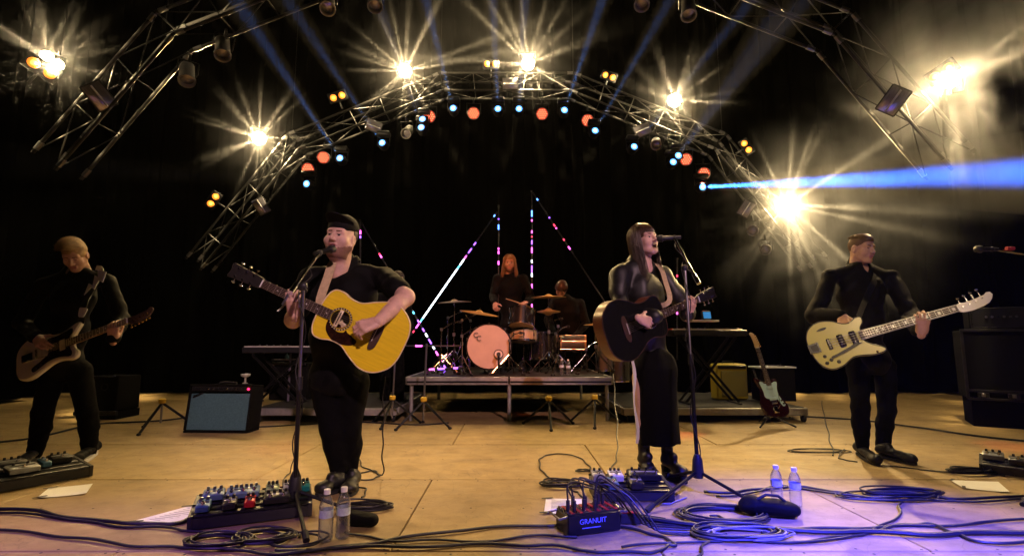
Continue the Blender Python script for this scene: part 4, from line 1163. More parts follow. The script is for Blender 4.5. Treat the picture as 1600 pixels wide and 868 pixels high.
shoe('shoe', G(60, 712), G(22, 738), MT['black_leather'], t)
shoe('sneaker', G(150, 708), G(114, 730), MT['black_cloth'], t, solem=MT['white_fabric'], solet=.028)
shell = hair_shell(HG, t, None, r=(.082, .100, .094), zmin=-.01)
pa = short_hair_paths(HG, 2400, 18, .050, (.35, .5, .25), 84)
hv, hq = strands(pa, .0021, None, None); v, q, m_ = joinm([(shell[0], shell[1], 0), (hv, hq, 0)]); obj_np('hair', v, q, MT['hair_blond'], t)

# ---- drummer ------------------------------------------------------------------------------------
RZ = .523
YD = 7.55
J = dict(fwd=(0, -1, 0), pelvis=P(799, 506, YD), waist=P(799, 480, YD), chest=P(798, 450, YD), neck=P(797, 432, YD),
         sho_r=P(777, 435, YD), elb_r=P(770, 462, YD - .05), wri_r=P(773, 474, YD - .25),
         sho_l=P(818, 435, YD), elb_l=P(829, 464, YD - .05), wri_l=P(822, 472, YD - .28),
         hip_r=P(790, 515, YD), kne_r=P(786, 540, YD - .2), ank_r=P(785, 562, YD - .05), hip_l=P(808, 515, YD), kne_l=P(814, 540, YD - .2), ank_l=P(815, 562, YD - .05))
t = thing('person', 'drummer with long blond hair and black shirt standing behind the drums', 'person', (J['pelvis'].x, YD, RZ))
HD = head_frame(P(796, 411, YD - .05), (.03, -1, -.08))
w, d = (.150, .150, .180), (.115, .12, .13)
hr = hand_part(hand_frame(J['wri_r'], (.15, -.6, -.8), (-.5, -.6, .2)), FIST, 1); hl = hand_part(hand_frame(J['wri_l'], (-.7, -.55, -.35), (.1, -.3, .9)), FIST, -1)
hstick = J['wri_l'] + V(-.06, -.05, -.03)
finish_body(t, skin_core(J, w, d) + [head_part(HD, 1.0, -.02, True), hr, hl], 'skin_tan')
top_garment(t, J, w, d, 'shirt', MT['black_cloth'], 1.85, .016, seed=51, amp=.006, arm=(.058, .046, .036))
trousers(t, J, w, d, MT['black_denim'], .01, 52)
for s_, x0 in (('r', 785), ('l', 815)):
    a = J['ank_' + s_]; z = a.z - RZ
    o = shoe('shoe', (a.x, a.y + .06, 0), (a.x, a.y - .19, 0), MT['black_leather'], t); o.location.z += RZ; 
shell = hair_shell(HD, t, None, r=(.083, .102, .096))
pa = long_hair_paths(HD, 800, .22, 25, False, 46, 1.0, .25)
hv, hq = strands(pa, .0026, None, None); v, q, m_ = joinm([(shell[0], shell[1], 0), (hv, hq, 0)]); obj_np('hair', v, q, MT['hair_dirty_blond'], t)
st_ = thing('drumstick', 'wooden drumstick held up in the drummer\'s left hand', 'drumstick', hstick)
mat('hickory', (.55, .36, .18), .5, vary=.15, scale=30)
MB().tube([hstick + V(.10, .03, -.03), hstick + V(-.10, -.05, .035), hstick + V(-.21, -.09, .065), hstick + V(-.225, -.096, .069)], [.0075, .0075, .004, .005], 8).build('shaft', MT['hickory'], st_)

# ---- second percussionist, head bowed behind the cymbals ---------------------------------------
YQ = 7.9
J = dict(fwd=(-.2, -.98, 0), pelvis=P(893, 540, YQ), waist=P(892, 514, YQ), chest=P(888, 486, YQ - .06), neck=P(884, 466, YQ - .12),
         sho_r=P(866, 472, YQ - .08), elb_r=P(856, 500, YQ - .15), wri_r=P(866, 522, YQ - .38),
         sho_l=P(906, 474, YQ - .05), elb_l=P(916, 505, YQ - .1), wri_l=P(897, 528, YQ - .35),
         hip_r=P(884, 545, YQ), kne_r=P(876, 548, YQ - .45), ank_r=P(876, 566, YQ - .42), hip_l=P(902, 545, YQ), kne_l=P(906, 548, YQ - .45), ank_l=P(906, 566, YQ - .42))
t = thing('person', 'second percussionist in dark clothes, head bowed behind the right-hand cymbals', 'person', (J['pelvis'].x, YQ, RZ))
HQ = head_frame(P(877, 451, YQ - .22), (-.25, -.50, -.85), (0, -.8, .6))
w, d = (.150, .140, .170), (.115, .11, .125)
hr = hand_part(hand_frame(J['wri_r'], (.2, -.6, -.6), (-.3, -.5, .8)), FIST, 1); hl = hand_part(hand_frame(J['wri_l'], (-.5, -.7, -.3), (.1, -.3, .9)), RELAX, -1)
finish_body(t, skin_core(J, w, d) + [head_part(HQ, 1.0, 0, True), hr, hl], 'skin_tan')
top_garment(t, J, w, d, 'sweater', MT['charcoal_wool'], 1.85, .016, seed=61, amp=.006)
trousers(t, J, w, d, MT['black_denim'], .01, 62)
shell = hair_shell(HQ, t, None, r=(.090, .108, .100)); pa = short_hair_paths(HQ, 700, 28, .05, (0, .3, -.6), 95)
hv, hq = strands(pa, .0036, None, None); v, q, m_ = joinm([(shell[0], shell[1], 0), (hv, hq, 0)]); obj_np('hair', v, q, MT['hair_brown'], t)

# ---- keyboard player half hidden behind the singer's shoulder ----------------------------------
YK = 7.0
J = dict(fwd=(.5, -.86, 0), pelvis=P(612, 540, YK), waist=P(613, 512, YK), chest=P(614, 482, YK), neck=P(618, 456, YK - .02),
         sho_r=P(594, 466, YK - .05), elb_r=P(590, 505, YK - .15), wri_r=P(612, 524, YK - .35),
         sho_l=P(634, 468, YK), elb_l=P(640, 508, YK - .1), wri_l=P(634, 528, YK - .3),
         hip_r=P(602, 548, YK), kne_r=P(602, 595, YK - .1), ank_r=P(602, 632, YK), hip_l=P(620, 548, YK), kne_l=P(624, 595, YK - .1), ank_l=P(624, 632, YK))
t = thing('person', 'keyboard player in black half hidden behind the stout singer\'s shoulder', 'person', (J['pelvis'].x, YK, .0))
HK = head_frame(P(622, 437, YK - .05), (.4, -.9, -.2))
hr = hand_part(hand_frame(J['wri_r'], (.3, -.8, -.3), (0, 0, 1)), RELAX, 1); hl = hand_part(hand_frame(J['wri_l'], (-.1, -.9, -.3), (0, 0, 1)), RELAX, -1)
finish_body(t, skin_core(J, w, d) + [head_part(HK, 1.0, 0, False), hr, hl], 'skin_tan')
top_garment(t, J, w, d, 'shirt', MT['black_cloth'], 1.85, .014, seed=71)
trousers(t, J, w, d, MT['black_denim'], .01, 72)
shell = hair_shell(HK, t, None, zmin=-.02); obj_np('hair', shell[0], shell[1], MT['hair_dark'], t)
# ------------------------------------------------------------------ guitars
mat('spruce_yellow', (.80, .60, .018), .32, vary=.10, scale=6, stretch=(1, 14, 1), coat=.4, rvary=.06)
mat('binding_cream', (.75, .62, .38), .4)
mat('rosewood', (.045, .022, .014), .45, vary=.3, scale=12, stretch=(1, 10, 1))
mat('mahogany', (.17, .055, .025), .35, vary=.25, scale=9, stretch=(1, 12, 1), coat=.3)
mat('ebony', (.012, .010, .009), .4)
mat('tortoise', (.020, .007, .004), .22, vary=.6, scale=25)
mat('pearl', (.75, .75, .72), .25)
mat('olympic_white', (.66, .62, .52), .25, coat=.5, vary=.03)
mat('cream_lacquer', (.72, .67, .17), .22, coat=.5, vary=.04, scale=4)
mat('black_lacquer', (.008, .008, .009), .18, coat=.5)
mat('mint_plastic', (.42, .62, .66), .35)
mat('maroon_lacquer', (.020, .003, .005), .18, coat=.5)
mat('gold', (.8, .55, .2), .25, 1.0)
mat('maple', (.62, .42, .2), .35, vary=.1, scale=10, stretch=(1, 10, 1))
mat('string_steel', (.7, .68, .62), .3, 1.0)
mat('strap_tan', (.50, .38, .22), .7, vary=.2, scale=40)
def sym(half, n=6):
    up = catmull([V(x, y, 0) for x, y in half], n); lo = [V(p.x, -p.y, 0) for p in reversed(up[1:-1])]
    pts = [(p.x, p.y) for p in up + lo]
    return pts[::-1]
def ccw(pts):
    a = sum(pts[i - 1][0] * pts[i][1] - pts[i][0] * pts[i - 1][1] for i in range(len(pts)))
    return pts if a > 0 else pts[::-1]
def closed(ctrl, n=6): return ccw([(p.x, p.y) for p in catmull([V(x, y, 0) for x, y in ctrl], n, True)])
def offset(out, d):
    n = len(out); r = []
    for i in range(n):
        a, c = Vector(out[i - 1]), Vector(out[(i + 1) % n]); t_ = (c - a).normalized(); r.append((out[i][0] - t_.y * d, out[i][1] + t_.x * d))
    return r
def neck_set(t, x0, xnut, wb, wn, board, neckm, nfret, scale_len, dots, z=.0, dotm=None, block=False, side=1):
    m = MB(); nk = []
    vs = []
    for x, w in ((x0, wb), (xnut, wn)):
        for k in range(7):
            a = math.pi * k / 6; vs.append((x, -w / 2 * math.cos(a), z - .004 - .020 * math.sin(a)))
    m.add(vs, [(i, i + 7, i + 8, i + 1) for i in range(6)] + [(0, 6, 13, 7)][:1] + [tuple(range(6, -1, -1)), tuple(range(7, 14))])
    m.build('neck', neckm, t, world=False)
    fb = MB().add([(x0, -wb / 2, z - .004), (x0, wb / 2, z - .004), (xnut, wn / 2, z - .004), (xnut, -wn / 2, z - .004), (x0, -wb / 2, z + .004), (x0, wb / 2, z + .004), (xnut, wn / 2, z + .004), (xnut, -wn / 2, z + .004)],
                  [(0, 1, 2, 3), (4, 7, 6, 5), (0, 4, 5, 1), (1, 5, 6, 2), (2, 6, 7, 3), (3, 7, 4, 0)]).build('fretboard', board, t, world=False, smooth=0)
    m = MB(); pos = [xnut - scale_len * (1 - 2 ** (-k / 12)) for k in range(nfret + 1)]
    for k in range(1, nfret + 1):
        x = pos[k]
        if x < x0: break
        w = wb + (wn - wb) * (x - x0) / (xnut - x0); m.box((x, 0, z + .0046), (.0018, w, .0016))
    m.build('frets', MT['string_steel'], fb, world=False, smooth=0, kind='stuff')
    m = MB(); mm = dotm or MT['pearl']
    for k in dots:
        x = (pos[k] + pos[k - 1]) / 2
        if x < x0: continue
        if block: m.box((x, 0, z + .0045), ((pos[k - 1] - pos[k]) * .38, .022, .0014))
        else: m.lathe([(.0042, 0), (.0042, .0012)], Matrix.Translation((x, 0, z + .0038)), 10)
    m.build('inlays', mm, fb, world=False, smooth=0, kind='stuff')
    MB().box((xnut + .003, 0, z + .004), (.006, wn, .010)).build('nut', MT['pearl'], t, world=False, smooth=0)
def strings(t, n, xa, xb, wa, wb, za, zb, r=.0008):
    m = MB()
    for i in range(n):
        s = (i / (n - 1) - .5); m.cyl((xa, s * wa, za), (xb, s * wb, zb), r, n=4, caps=False)
    m.build('strings', MT['string_steel'], t, world=False, kind='stuff')
def tuner(t, x, y, z, dy, matl, r=.0055):
    m = MB(); m.cyl((x, y, z), (x, y, z + .016), .0045, n=8); m.cyl((x, y, z - .010), (x, y + dy, z - .010), .003, n=6)
    m.ball((x, y + dy * 1.25, z - .010), (.010, .007, .006), n=8); m.build('tuner', matl, t, world=False)
def strap_part(t, pts, w, matl, thick=.004, face=(0, -1, 0)):
    pts = catmull(pts, 6); vs = []; n = len(pts)
    for i, p in enumerate(pts):
        tg = (pts[min(i + 1, n - 1)] - pts[max(i - 1, 0)]).normalized(); f = Vector(face); s = tg.cross(f).normalized(); f = s.cross(tg).normalized()
        for a, b in ((-1, 0), (1, 0), (1, -1), (-1, -1)): vs.append(p + s * a * w / 2 + f * b * thick)
    MB().add(vs, [(4 * k + i, 4 * k + (i + 1) % 4, 4 * k + 4 + (i + 1) % 4, 4 * k + 4 + i) for k in range(n - 1) for i in range(4)] + [(0, 1, 2, 3)]).build('strap', matl, t)
ACOU = sym([(-.330, 0), (-.326, .075), (-.300, .140), (-.235, .190), (-.160, .197), (-.085, .165), (-.020, .128), (.040, .124), (.095, .139), (.140, .132), (.165, .085), (.172, .0)], 5)
def acoustic(name, label, M, top, sides, guard=True, sc=1.0, bind='binding_cream'):
    t = thing(name, label, 'guitar', M=M @ Matrix.Scale(sc, 4))
    MB().prism(ACOU, -.105, -.002, .004, top=False).build('body', sides, t, world=False)
    # soundboard with a real hole
    bm = bmesh.new(); r = .050; hx = .045
    lo = [bm.verts.new((x, y, 0.002)) for x, y in ACOU]; hi = [bm.verts.new((hx + r * math.cos(2 * math.pi * k / 28), r * math.sin(2 * math.pi * k / 28), .002)) for k in range(28)]
    e = [bm.edges.new((lo[i], lo[(i + 1) % len(lo)])) for i in range(len(lo))] + [bm.edges.new((hi[i], hi[(i + 1) % 28])) for i in range(28)]
    bmesh.ops.triangle_fill(bm, use_beauty=True, use_dissolve=False, edges=e)
    bmesh.ops.recalc_face_normals(bm, faces=bm.faces[:])
    ext = bmesh.ops.extrude_face_region(bm, geom=bm.faces[:]); vv = [g_ for g_ in ext['geom'] if isinstance(g_, bmesh.types.BMVert)]
    bmesh.ops.translate(bm, verts=vv, vec=(0, 0, -.004)); bmesh.ops.recalc_face_normals(bm, faces=bm.faces[:])
    me = bpy.data.meshes.new('soundboard'); bm.to_mesh(me); bm.free(); me.materials.append(top); so = bpy.data.objects.new('soundboard', me); link(so, t)
    m = MB(); m.tube([(x, y, .0015) for x, y in offset(ACOU, .0015)], .0034, 6, closed=True); m.tube([(x, y, -.103) for x, y in offset(ACOU, .002)], .003, 6, closed=True)
    m.build('binding', MT[bind], t, world=False)
    m = MB(); m.lathe([(.053, .0022), (.053, .0030), (.063, .0030), (.063, .0022)], Matrix.Translation((hx, 0, 0)), 32, False, False); ro = m.build('rosette', MT['ebony'], so, world=False)
    m = MB()
    for k in range(26):
        a = 2 * math.pi * k / 26; m.box((hx + .058 * math.cos(a), .058 * math.sin(a), .0034), (.006, .006, .001), Matrix.Rotation(a, 3, 'Z'))
    m.build('rosette_inlay', MT['binding_cream'], ro, world=False, smooth=0, kind='stuff')
    if guard:
        g_ = closed([(.098, .020), (.100, .055), (.080, .092), (.030, .120), (-.030, .118), (-.075, .100), (-.085, .075), (-.055, .060), (-.020, .050), (-.008, .040), (.000, .058), (.030, .066), (.070, .056), (.090, .035)], 4)
        MB().prism(g_, .0024, .0042).build('pickguard', MT['tortoise'], t, world=False)
        m = MB(); m.box((hx + .010, .000, .006), (.020, .096, .008), bev=.002); m.box((hx - .020, .018, .006), (.046, .016, .007), bev=.002); m.box((hx - .020, .018, .0062), (.012, .040, .004), Matrix.Rotation(.5, 3, 'Z'))
        pk = m.build('soundhole_pickup', MT['binding_cream'], t, world=False)
        m = MB(); m.box((hx + .010, .0, .0104), (.006, .070, .001)); m.build('pickup_slot', MT['ebony'], pk, world=False)
    bg_ = closed([(-.168, -.085), (-.150, -.075), (-.142, 0), (-.150, .075), (-.168, .085), (-.186, .06), (-.190, 0), (-.186, -.06)], 3)
    br = MB().prism(bg_, .002, .010, .002).build('bridge', MT['rosewood'], t, world=False); MB().box((-.156, 0, .012), (.003, .072, .005)).build('saddle', MT['pearl'], br, world=False)
    neck_set(t, .098, .489, .056, .044, MT['rosewood'], MT['mahogany'], 20, .645, (3, 5, 7, 9, 12, 15), z=.006)
    hs = ccw([(.489, -.022), (.505, -.030), (.560, -.034), (.665, -.040), (.668, -.030), (.663, 0), (.668, .030), (.665, .040), (.560, .034), (.505, .030), (.489, .022)])
    MB().prism(hs, -.010, .006, .002).build('headstock', MT['ebony'], t, world=False)
    for s in (-1, 1):
        for k in range(3): tuner(t, .545 + .042 * k, s * .022, .005, s * .026, MT['chrome'])
    strings(t, 6, -.156, .490, .056, .036, .0135, .0125)
    return t
# the stout singer's guitar: neck towards the left, so its floor side is +y
GA = acoustic('acoustic_guitar', 'acoustic guitar with yellow top and dark pickguard held by the stout singer', GM, MT['spruce_yellow'], MT['mahogany'], True, 1.07)
m = MB(); m.cyl((.345, -.034, .018), (.345, .036, .018), .006); m.box((.345, -.036, 0), (.014, .008, .040)); m.box((.345, .046, -.004), (.012, .02, .05)); m.tube([(.345, .05, -.02), (.352, .075, -.028), (.36, .10, -.02)], .005, 6)
m.build('capo', MT['steel_dark'], GA, world=False)
strap_part(GA, [GMs @ V(.16, 0, -.10), P(500, 470, 3.10), P(512, 432, 3.20), P(521, 408, 3.28), P(536, 402, 3.46)], .055, MT['strap_tan'])
PE['singer_parts'].append(WR['singer'][1])
finish_body(PE['singer_t'], PE['singer_parts'], 'skin_pale')

# the woman's guitar, seen obliquely
GW = acoustic('acoustic_guitar', 'dark acoustic guitar with brown sides held by the woman', WM, MT['black_lacquer'], MT['mahogany'], False, 1.02, 'rosewood')
strap_part(GW, [WMs @ V(.15, .05, -.05), P(1046, 470, 3.46), P(1040, 440, 3.58), P(1030, 415, 3.70), P(1010, 408, 3.82)], .034, MT['strap_tan'])
PE['woman_parts'].append(WR['woman'][1])
n = WMs.to_3x3().normalized(); c = WMs @ V(.02, -.01, .04)
PE['woman_parts'].append(hand_part(hand_frame(c - n.col[0] * .10 + n.col[1] * .05 + n.col[2] * .02, (n.col[0] * .8 - n.col[1] * .6 - n.col[2] * .05), n.col[2]), RELAX, 1, .92))
finish_body(PE['woman_t'], PE['woman_parts'], 'skin_pale')

# electric bodies
OFFS = closed([(-.290, -.02), (-.278, .075), (-.215, .140), (-.120, .150), (-.040, .118), (.030, .108), (.090, .130), (.148, .148), (.168, .128), (.138, .085), (.112, .045), (.105, .0), (.108, -.040), (.130, -.078), (.122, -.118), (.080, -.128), (.020, -.108), (-.040, -.106), (-.110, -.135), (-.190, -.165), (-.258, -.150), (-.288, -.095)], 5)
OGUARD = closed([(-.060, -.020), (-.085, .030), (-.060, .085), (.0, .088), (.060, .098), (.110, .105), (.108, .070), (.088, .045), (.086, -.040), (.098, -.075), (.085, -.105), (.020, -.085), (-.050, -.082), (-.110, -.105), (-.165, -.128), (-.175, -.095), (-.110, -.060)], 4)
def f_head(x0, s=1.0, flip=1):
    return ccw([(x0 + px * s, py * s * flip) for px, py in [(0, -.021), (.02, -.034), (.06, -.038), (.12, -.030), (.155, -.018), (.178, .002), (.190, .024), (.184, .042), (.166, .046), (.150, .034), (.10, .026), (.05, .022), (.02, .026), (0, .021)]])
def electric(name, label, M, bodym, guardm, sc=1.0, headm=None, tunm=None, pk=None):
    t = thing(name, label, 'guitar', M=M @ Matrix.Scale(sc, 4))
    MB().prism(OFFS, -.042, .0, .010).build('body', bodym, t, world=False)
    g_ = MB().prism(OGUARD, .0005, .0032).build('pickguard', guardm, t, world=False)
    for x in (-.085, .040): MB().box((x, 0, .007), (.040, .085, .010), bev=.006).build('pickup', pk or MT['ebony'], t, world=False)
    m = MB(); m.box((-.135, 0, .010), (.016, .070, .014), bev=.003); m.build('bridge', MT['chrome'], t, world=False)
    m = MB(); m.box((-.205, 0, .004), (.075, .060, .006), bev=.003); m.tube([(-.20, -.02, .010), (-.16, -.045, .030), (-.05, -.06, .035)], .003, 6); m.build('tremolo', MT['chrome'], t, world=False)
    for x, y in ((-.115, -.095), (-.150, -.110)):
        MB().lathe([(.011, 0), (.012, .004), (.009, .014), (.001, .015)], Matrix.Translation((x, y, .003)), 12).build('knob', MT['ebony'], t, world=False)
    neck_set(t, .060, .495, .056, .043, MT['rosewood'], MT['maple'], 21, .648, (3, 5, 7, 9, 12, 15, 17), z=.010)
    MB().prism(f_head(.495), -.006, .008, .002).build('headstock', headm or bodym, t, world=False)
    for k in range(6): tuner(t, .515 + .026 * k, -.024 + .004 * k, .006, -.024, tunm or MT['chrome'])
    strings(t, 6, -.140, .497, .052, .036, .018, .0165)
    return t
GE = electric('electric_guitar', 'white offset electric guitar with dark pickguard played at the far left', EM, MT['olympic_white'], MT['tortoise'], 1.06, MT['rosewood'], MT['gold'], MT['olympic_white'])
# strap: a white lightning-bolt stretch over the shoulder and a white leather end
def zig(t, pts, wd, matl, nrm=(0, -1, 0), th=.004):
    a, b = Vector(pts[0]), Vector(pts[1]); d = b - a; f = Vector(nrm); s = d.cross(f).normalized()
    out = [(0, -.5), (.40, -.75), (.36, -.25), (.72, -.35), (.66, .05), (1.0, .3), (.55, .55), (.60, .05), (.22, .45), (.27, .0), (0, .5)]
    q0 = [a + d * u + s * v_ * wd for u, v_ in out]; q1 = [p + f * th for p in q0]; n = len(out)
    MB().add(q0 + q1, [tuple(range(n)), tuple(range(2 * n - 1, n - 1, -1))] + [(i, (i + 1) % n, n + (i + 1) % n, n + i) for i in range(n)]).build('strap_bolt', matl, t, smooth=0)
zig(GE, (P(160, 423, 4.08), P(136, 462, 4.02)), .075, MT['white_fabric'])
strap_part(GE, [EMs @ V(.16, .135, -.02), P(131, 478, 3.97), P(140, 458, 4.04), P(158, 424, 4.11), P(150, 418, 4.3)], .045, MT['black_leather'])
MB().prism(closed([(-.02, -.03), (.0, -.036), (.02, -.03), (.03, .02), (.022, .036), (-.022, .036), (-.03, .02)], 3), 0, .005, M=frame((1, 0, -.15), (0, -1, .1), P(129, 488, 3.90))).build('strap_end', MT['white_fabric'], GE)
PE['left_parts'].append(WR['left'][1])
n = EMs.to_3x3().normalized(); c = EMs @ V(-.06, .02, .05)
PE['left_parts'].append(hand_part(hand_frame(PE['left_J']['wri_r'], c - PE['left_J']['wri_r'], n.col[2]), RELAX, 1, 1.0))
finish_body(PE['left_t'], PE['left_parts'], 'skin_tan')

# hollow-body bass
BODY = closed([(-.220, 0), (-.212, .085), (-.170, .150), (-.095, .178), (-.015, .160), (.045, .120), (.090, .112), (.140, .135), (.172, .128), (.170, .090), (.140, .055), (.128, .0), (.130, -.040), (.160, -.075), (.222, -.118), (.215, -.145), (.150, -.150), (.080, -.135), (.020, -.132), (-.060, -.170), (-.140, -.172), (-.200, -.110)], 5)
GB = thing('bass_guitar', 'cream hollow-body bass guitar held by the bass player', 'guitar', M=BM @ Matrix.Scale(1.04, 4))
MB().prism(BODY, -.050, .0, .006).build('body', MT['cream_lacquer'], GB, world=False)
MB().tube([(x, y, -.002) for x, y in offset(BODY, .001)], .0036, 6, closed=True).build('binding', MT['ebony'], GB, world=False)
for x in (-.005, .075):
    o = MB().box((x, 0, .009), (.040, .092, .018), bev=.005).build('pickup', MT['ebony'], GB, world=False)
    m = MB(); [m.cyl((x, -.032 + .021 * k, .018), (x, -.032 + .021 * k, .0195), .004, n=8) for k in range(4)]; m.build('pole_pieces', MT['chrome'], o, world=False, kind='stuff')
br = MB().box((-.085, 0, .010), (.022, .080, .016), bev=.004).build('bridge', MT['ebony'], GB, world=False); MB().box((-.085, 0, .0195), (.012, .066, .004)).build('saddles', MT['chrome'], br, world=False)
MB().prism(ccw([(-.225, -.032), (-.150, -.040), (-.150, .040), (-.225, .032)]), .003, .010, .002).build('tailpiece', MT['chrome'], GB, world=False)
MB().prism(ccw([(-.205, -.020), (-.160, -.028), (-.160, .028), (-.205, .020)]), .0102, .012).build('tailpiece_inset', MT['ebony'], GB, world=False)
pgm = closed([(.11, -.050), (.085, -.058), (.03, -.075), (-.05, -.095), (-.10, -.105), (-.105, -.090), (-.05, -.078), (.02, -.058), (.07, -.045)], 4)
MB().prism(pgm, .012, .015).build('pickguard', MT['ebony'], GB, world=False)
MB().prism(closed([(-.130, .115), (-.10, .128), (-.06, .125), (-.07, .112), (-.10, .110)], 4), .0006, .002).build('sound_hole', MT['ebony'], GB, world=False)
for x, y in ((-.115, -.110), (-.145, -.075), (-.075, -.135), (-.15, -.125)):
    MB().lathe([(.013, 0), (.013, .004), (.010, .014), (.001, .015)], Matrix.Translation((x, y, .0005)), 14).build('knob', MT['ebony'], GB, world=False)
MB().lathe([(.006, 0), (.007, .012), (.001, .016)], frame((0, 0, 1), (0, -1, 0), (.17, -.13, .002)), 10).build('strap_button', MT['gold'], GB, world=False)
neck_set(GB, .115, .700, .060, .042, MT['rosewood'], MT['maple'], 22, .775, (1, 3, 5, 7, 9, 12, 15, 17), z=.012, block=True)
MB().tube([(.115, -.031, .014), (.700, -.022, .014)], .0022, 4).build('neck_binding', MT['pearl'], GB, world=False)
MB().tube([(.115, .031, .014), (.700, .022, .014)], .0022, 4).build('neck_binding', MT['pearl'], GB, world=False)
MB().prism(f_head(.700, 1.08, 1), -.004, .010, .002).build('headstock', MT['olympic_white'], GB, world=False)
for k in range(4):
    tuner(GB, .730 + .038 * k, -.002 + .007 * k, .008, .052, MT['chrome'])
strings(GB, 4, -.09, .702, .056, .034, .021, .019, .0013)
strap_part(GB, [BMs @ V(.16, .13, -.03), P(1352, 470, 4.14), P(1366, 440, 4.22), P(1368, 424, 4.32), P(1356, 418, 4.44)], .05, MT['black_leather'])
PE['bass_parts'].append(WR['bass'][1])
n = BMs.to_3x3().normalized(); wrr = PE['bass_J']['wri_r']; c = BMs @ V(.035, .0, .03)
PE['bass_parts'].append(hand_part(hand_frame(wrr, c - wrr, n.col[2] * .8 + n.col[1] * .5 + V(-.2, 0, .2)), PICK, 1, 1.05))
finish_body(PE['bass_t'], PE['bass_parts'], 'skin_tan')
# guitar on its stand
gx = G(1212, 668); p0 = P(1217, 653, 5.80); p1 = P(1172, 508, 6.06); ax = (p1 - p0).normalized()
SM = frame(ax, V(.12, -1, .3), p0 + ax * .30)
GS = electric('electric_guitar', 'dark red electric guitar with pale pickguard leaning on a stand by the keyboards', SM, MT['maroon_lacquer'], MT['mint_plastic'], 1.0, MT['maple'], MT['gold'], MT['mint_plastic'])
t = thing('guitar_stand', 'black folding stand holding the dark red guitar', 'stand', gx)
b = gx + V(.02, .10, 0)
m = MB(); m.cyl(b + V(0, .06, .1), b + V(-.08, .22, .62), .011); m.build('upright', MT['black_metal'], t)
for s in (-1, 1):
    MB().tube([b + V(0, .06, .12), b + V(s * .20, -.12, .01)], .010, 8).build('leg', MT['black_metal'], t)
    MB().tube([b + V(s * .05, .05, .20), b + V(s * .10, -.05, .10), b + V(s * .11, -.16, .105), b + V(s * .11, -.165, .13)], .010, 8).build('arm', MT['rubber'], t)
MB().tube([b + V(0, .06, .12), b + V(.0, .32, .01)], .010, 8).build('leg', MT['black_metal'], t)
# ------------------------------------------------------------------ risers
mat('riser_deck', (.02, .019, .018), .7, vary=.3, scale=10)
mat('riser_alu', (.32, .31, .30), .45, .5, vary=.25, scale=9, rvary=.15)
t = thing('drum_riser', 'low aluminium-edged riser carrying the drum kit', 'riser', (0, 7.4, 0))
x0, x1, y0, y1 = -1.27, 1.20, 6.30, 8.75
MB().box(((x0 + x1) / 2, (y0 + y1) / 2, .512), (x1 - x0 - .06, y1 - y0 - .06, .022)).build('deck', MT['riser_deck'], t, smooth=0)
for a, b_ in (((x0, y0), ((x0 + x1) / 2 - .01, y0)), (((x0 + x1) / 2 + .01, y0), (x1, y0)), ((x0, y1), (x1, y1))):
    MB().box(((a[0] + b_[0]) / 2, a[1], .473), (b_[0] - a[0], .05, .096), bev=.006).build('rail', MT['riser_alu'], t)
    MB().box(((a[0] + b_[0]) / 2, a[1] - .027, .462), (b_[0] - a[0] - .01, .006, .022)).build('rail_groove', MT['black_metal'], t, smooth=0)
for x in (x0, x1): MB().box((x, (y0 + y1) / 2, .473), (.05, y1 - y0 - .06, .096), bev=.006).build('rail', MT['riser_alu'], t)
for x in (x0 + .05, (x0 + x1) / 2, x1 - .05):
    for y in (y0 + .04, y1 - .04):
        MB().cyl((x, y, .0), (x, y, .43), .024).build('leg', MT['riser_alu'], t)
def low_riser(label, xa, xb, ya, yb, z=.17):
    t = thing('rolling_riser', label, 'riser', ((xa + xb) / 2, (ya + yb) / 2, 0))
    MB().box(((xa + xb) / 2, (ya + yb) / 2, z - .015), (xb - xa - .04, yb - ya - .04, .03)).build('deck', MT['riser_deck'], t, smooth=0)
    for y in (ya, yb):
        MB().box(((xa + xb) / 2, y, z - .05), (xb - xa, .04, .085), bev=.006).build('rail', MT['riser_alu'], t)
    for x in (xa, xb): MB().box((x, (ya + yb) / 2, z - .05), (.04, yb - ya - .05, .085), bev=.006).build('rail', MT['riser_alu'], t)
    for x in (xa + .06, xb - .04):
        for y in (ya + .05, yb - .05):
            c = MB(); c.cyl((x - .016, y - .03, .042), (x + .016, y - .03, .042), .041, n=16); w_ = c.build('caster', MT['rubber'], t)
            MB().box((x, y - .01, .072), (.045, .05, .018)).build('caster_fork', MT['steel_dark'], w_, smooth=0)
low_riser('low rolling riser on casters under the right-hand keyboards', 1.32, 3.50, 6.22, 8.0)
low_riser('low rolling riser at the left under the keyboards, behind the singer', -3.05, -1.36, 6.2, 8.0)

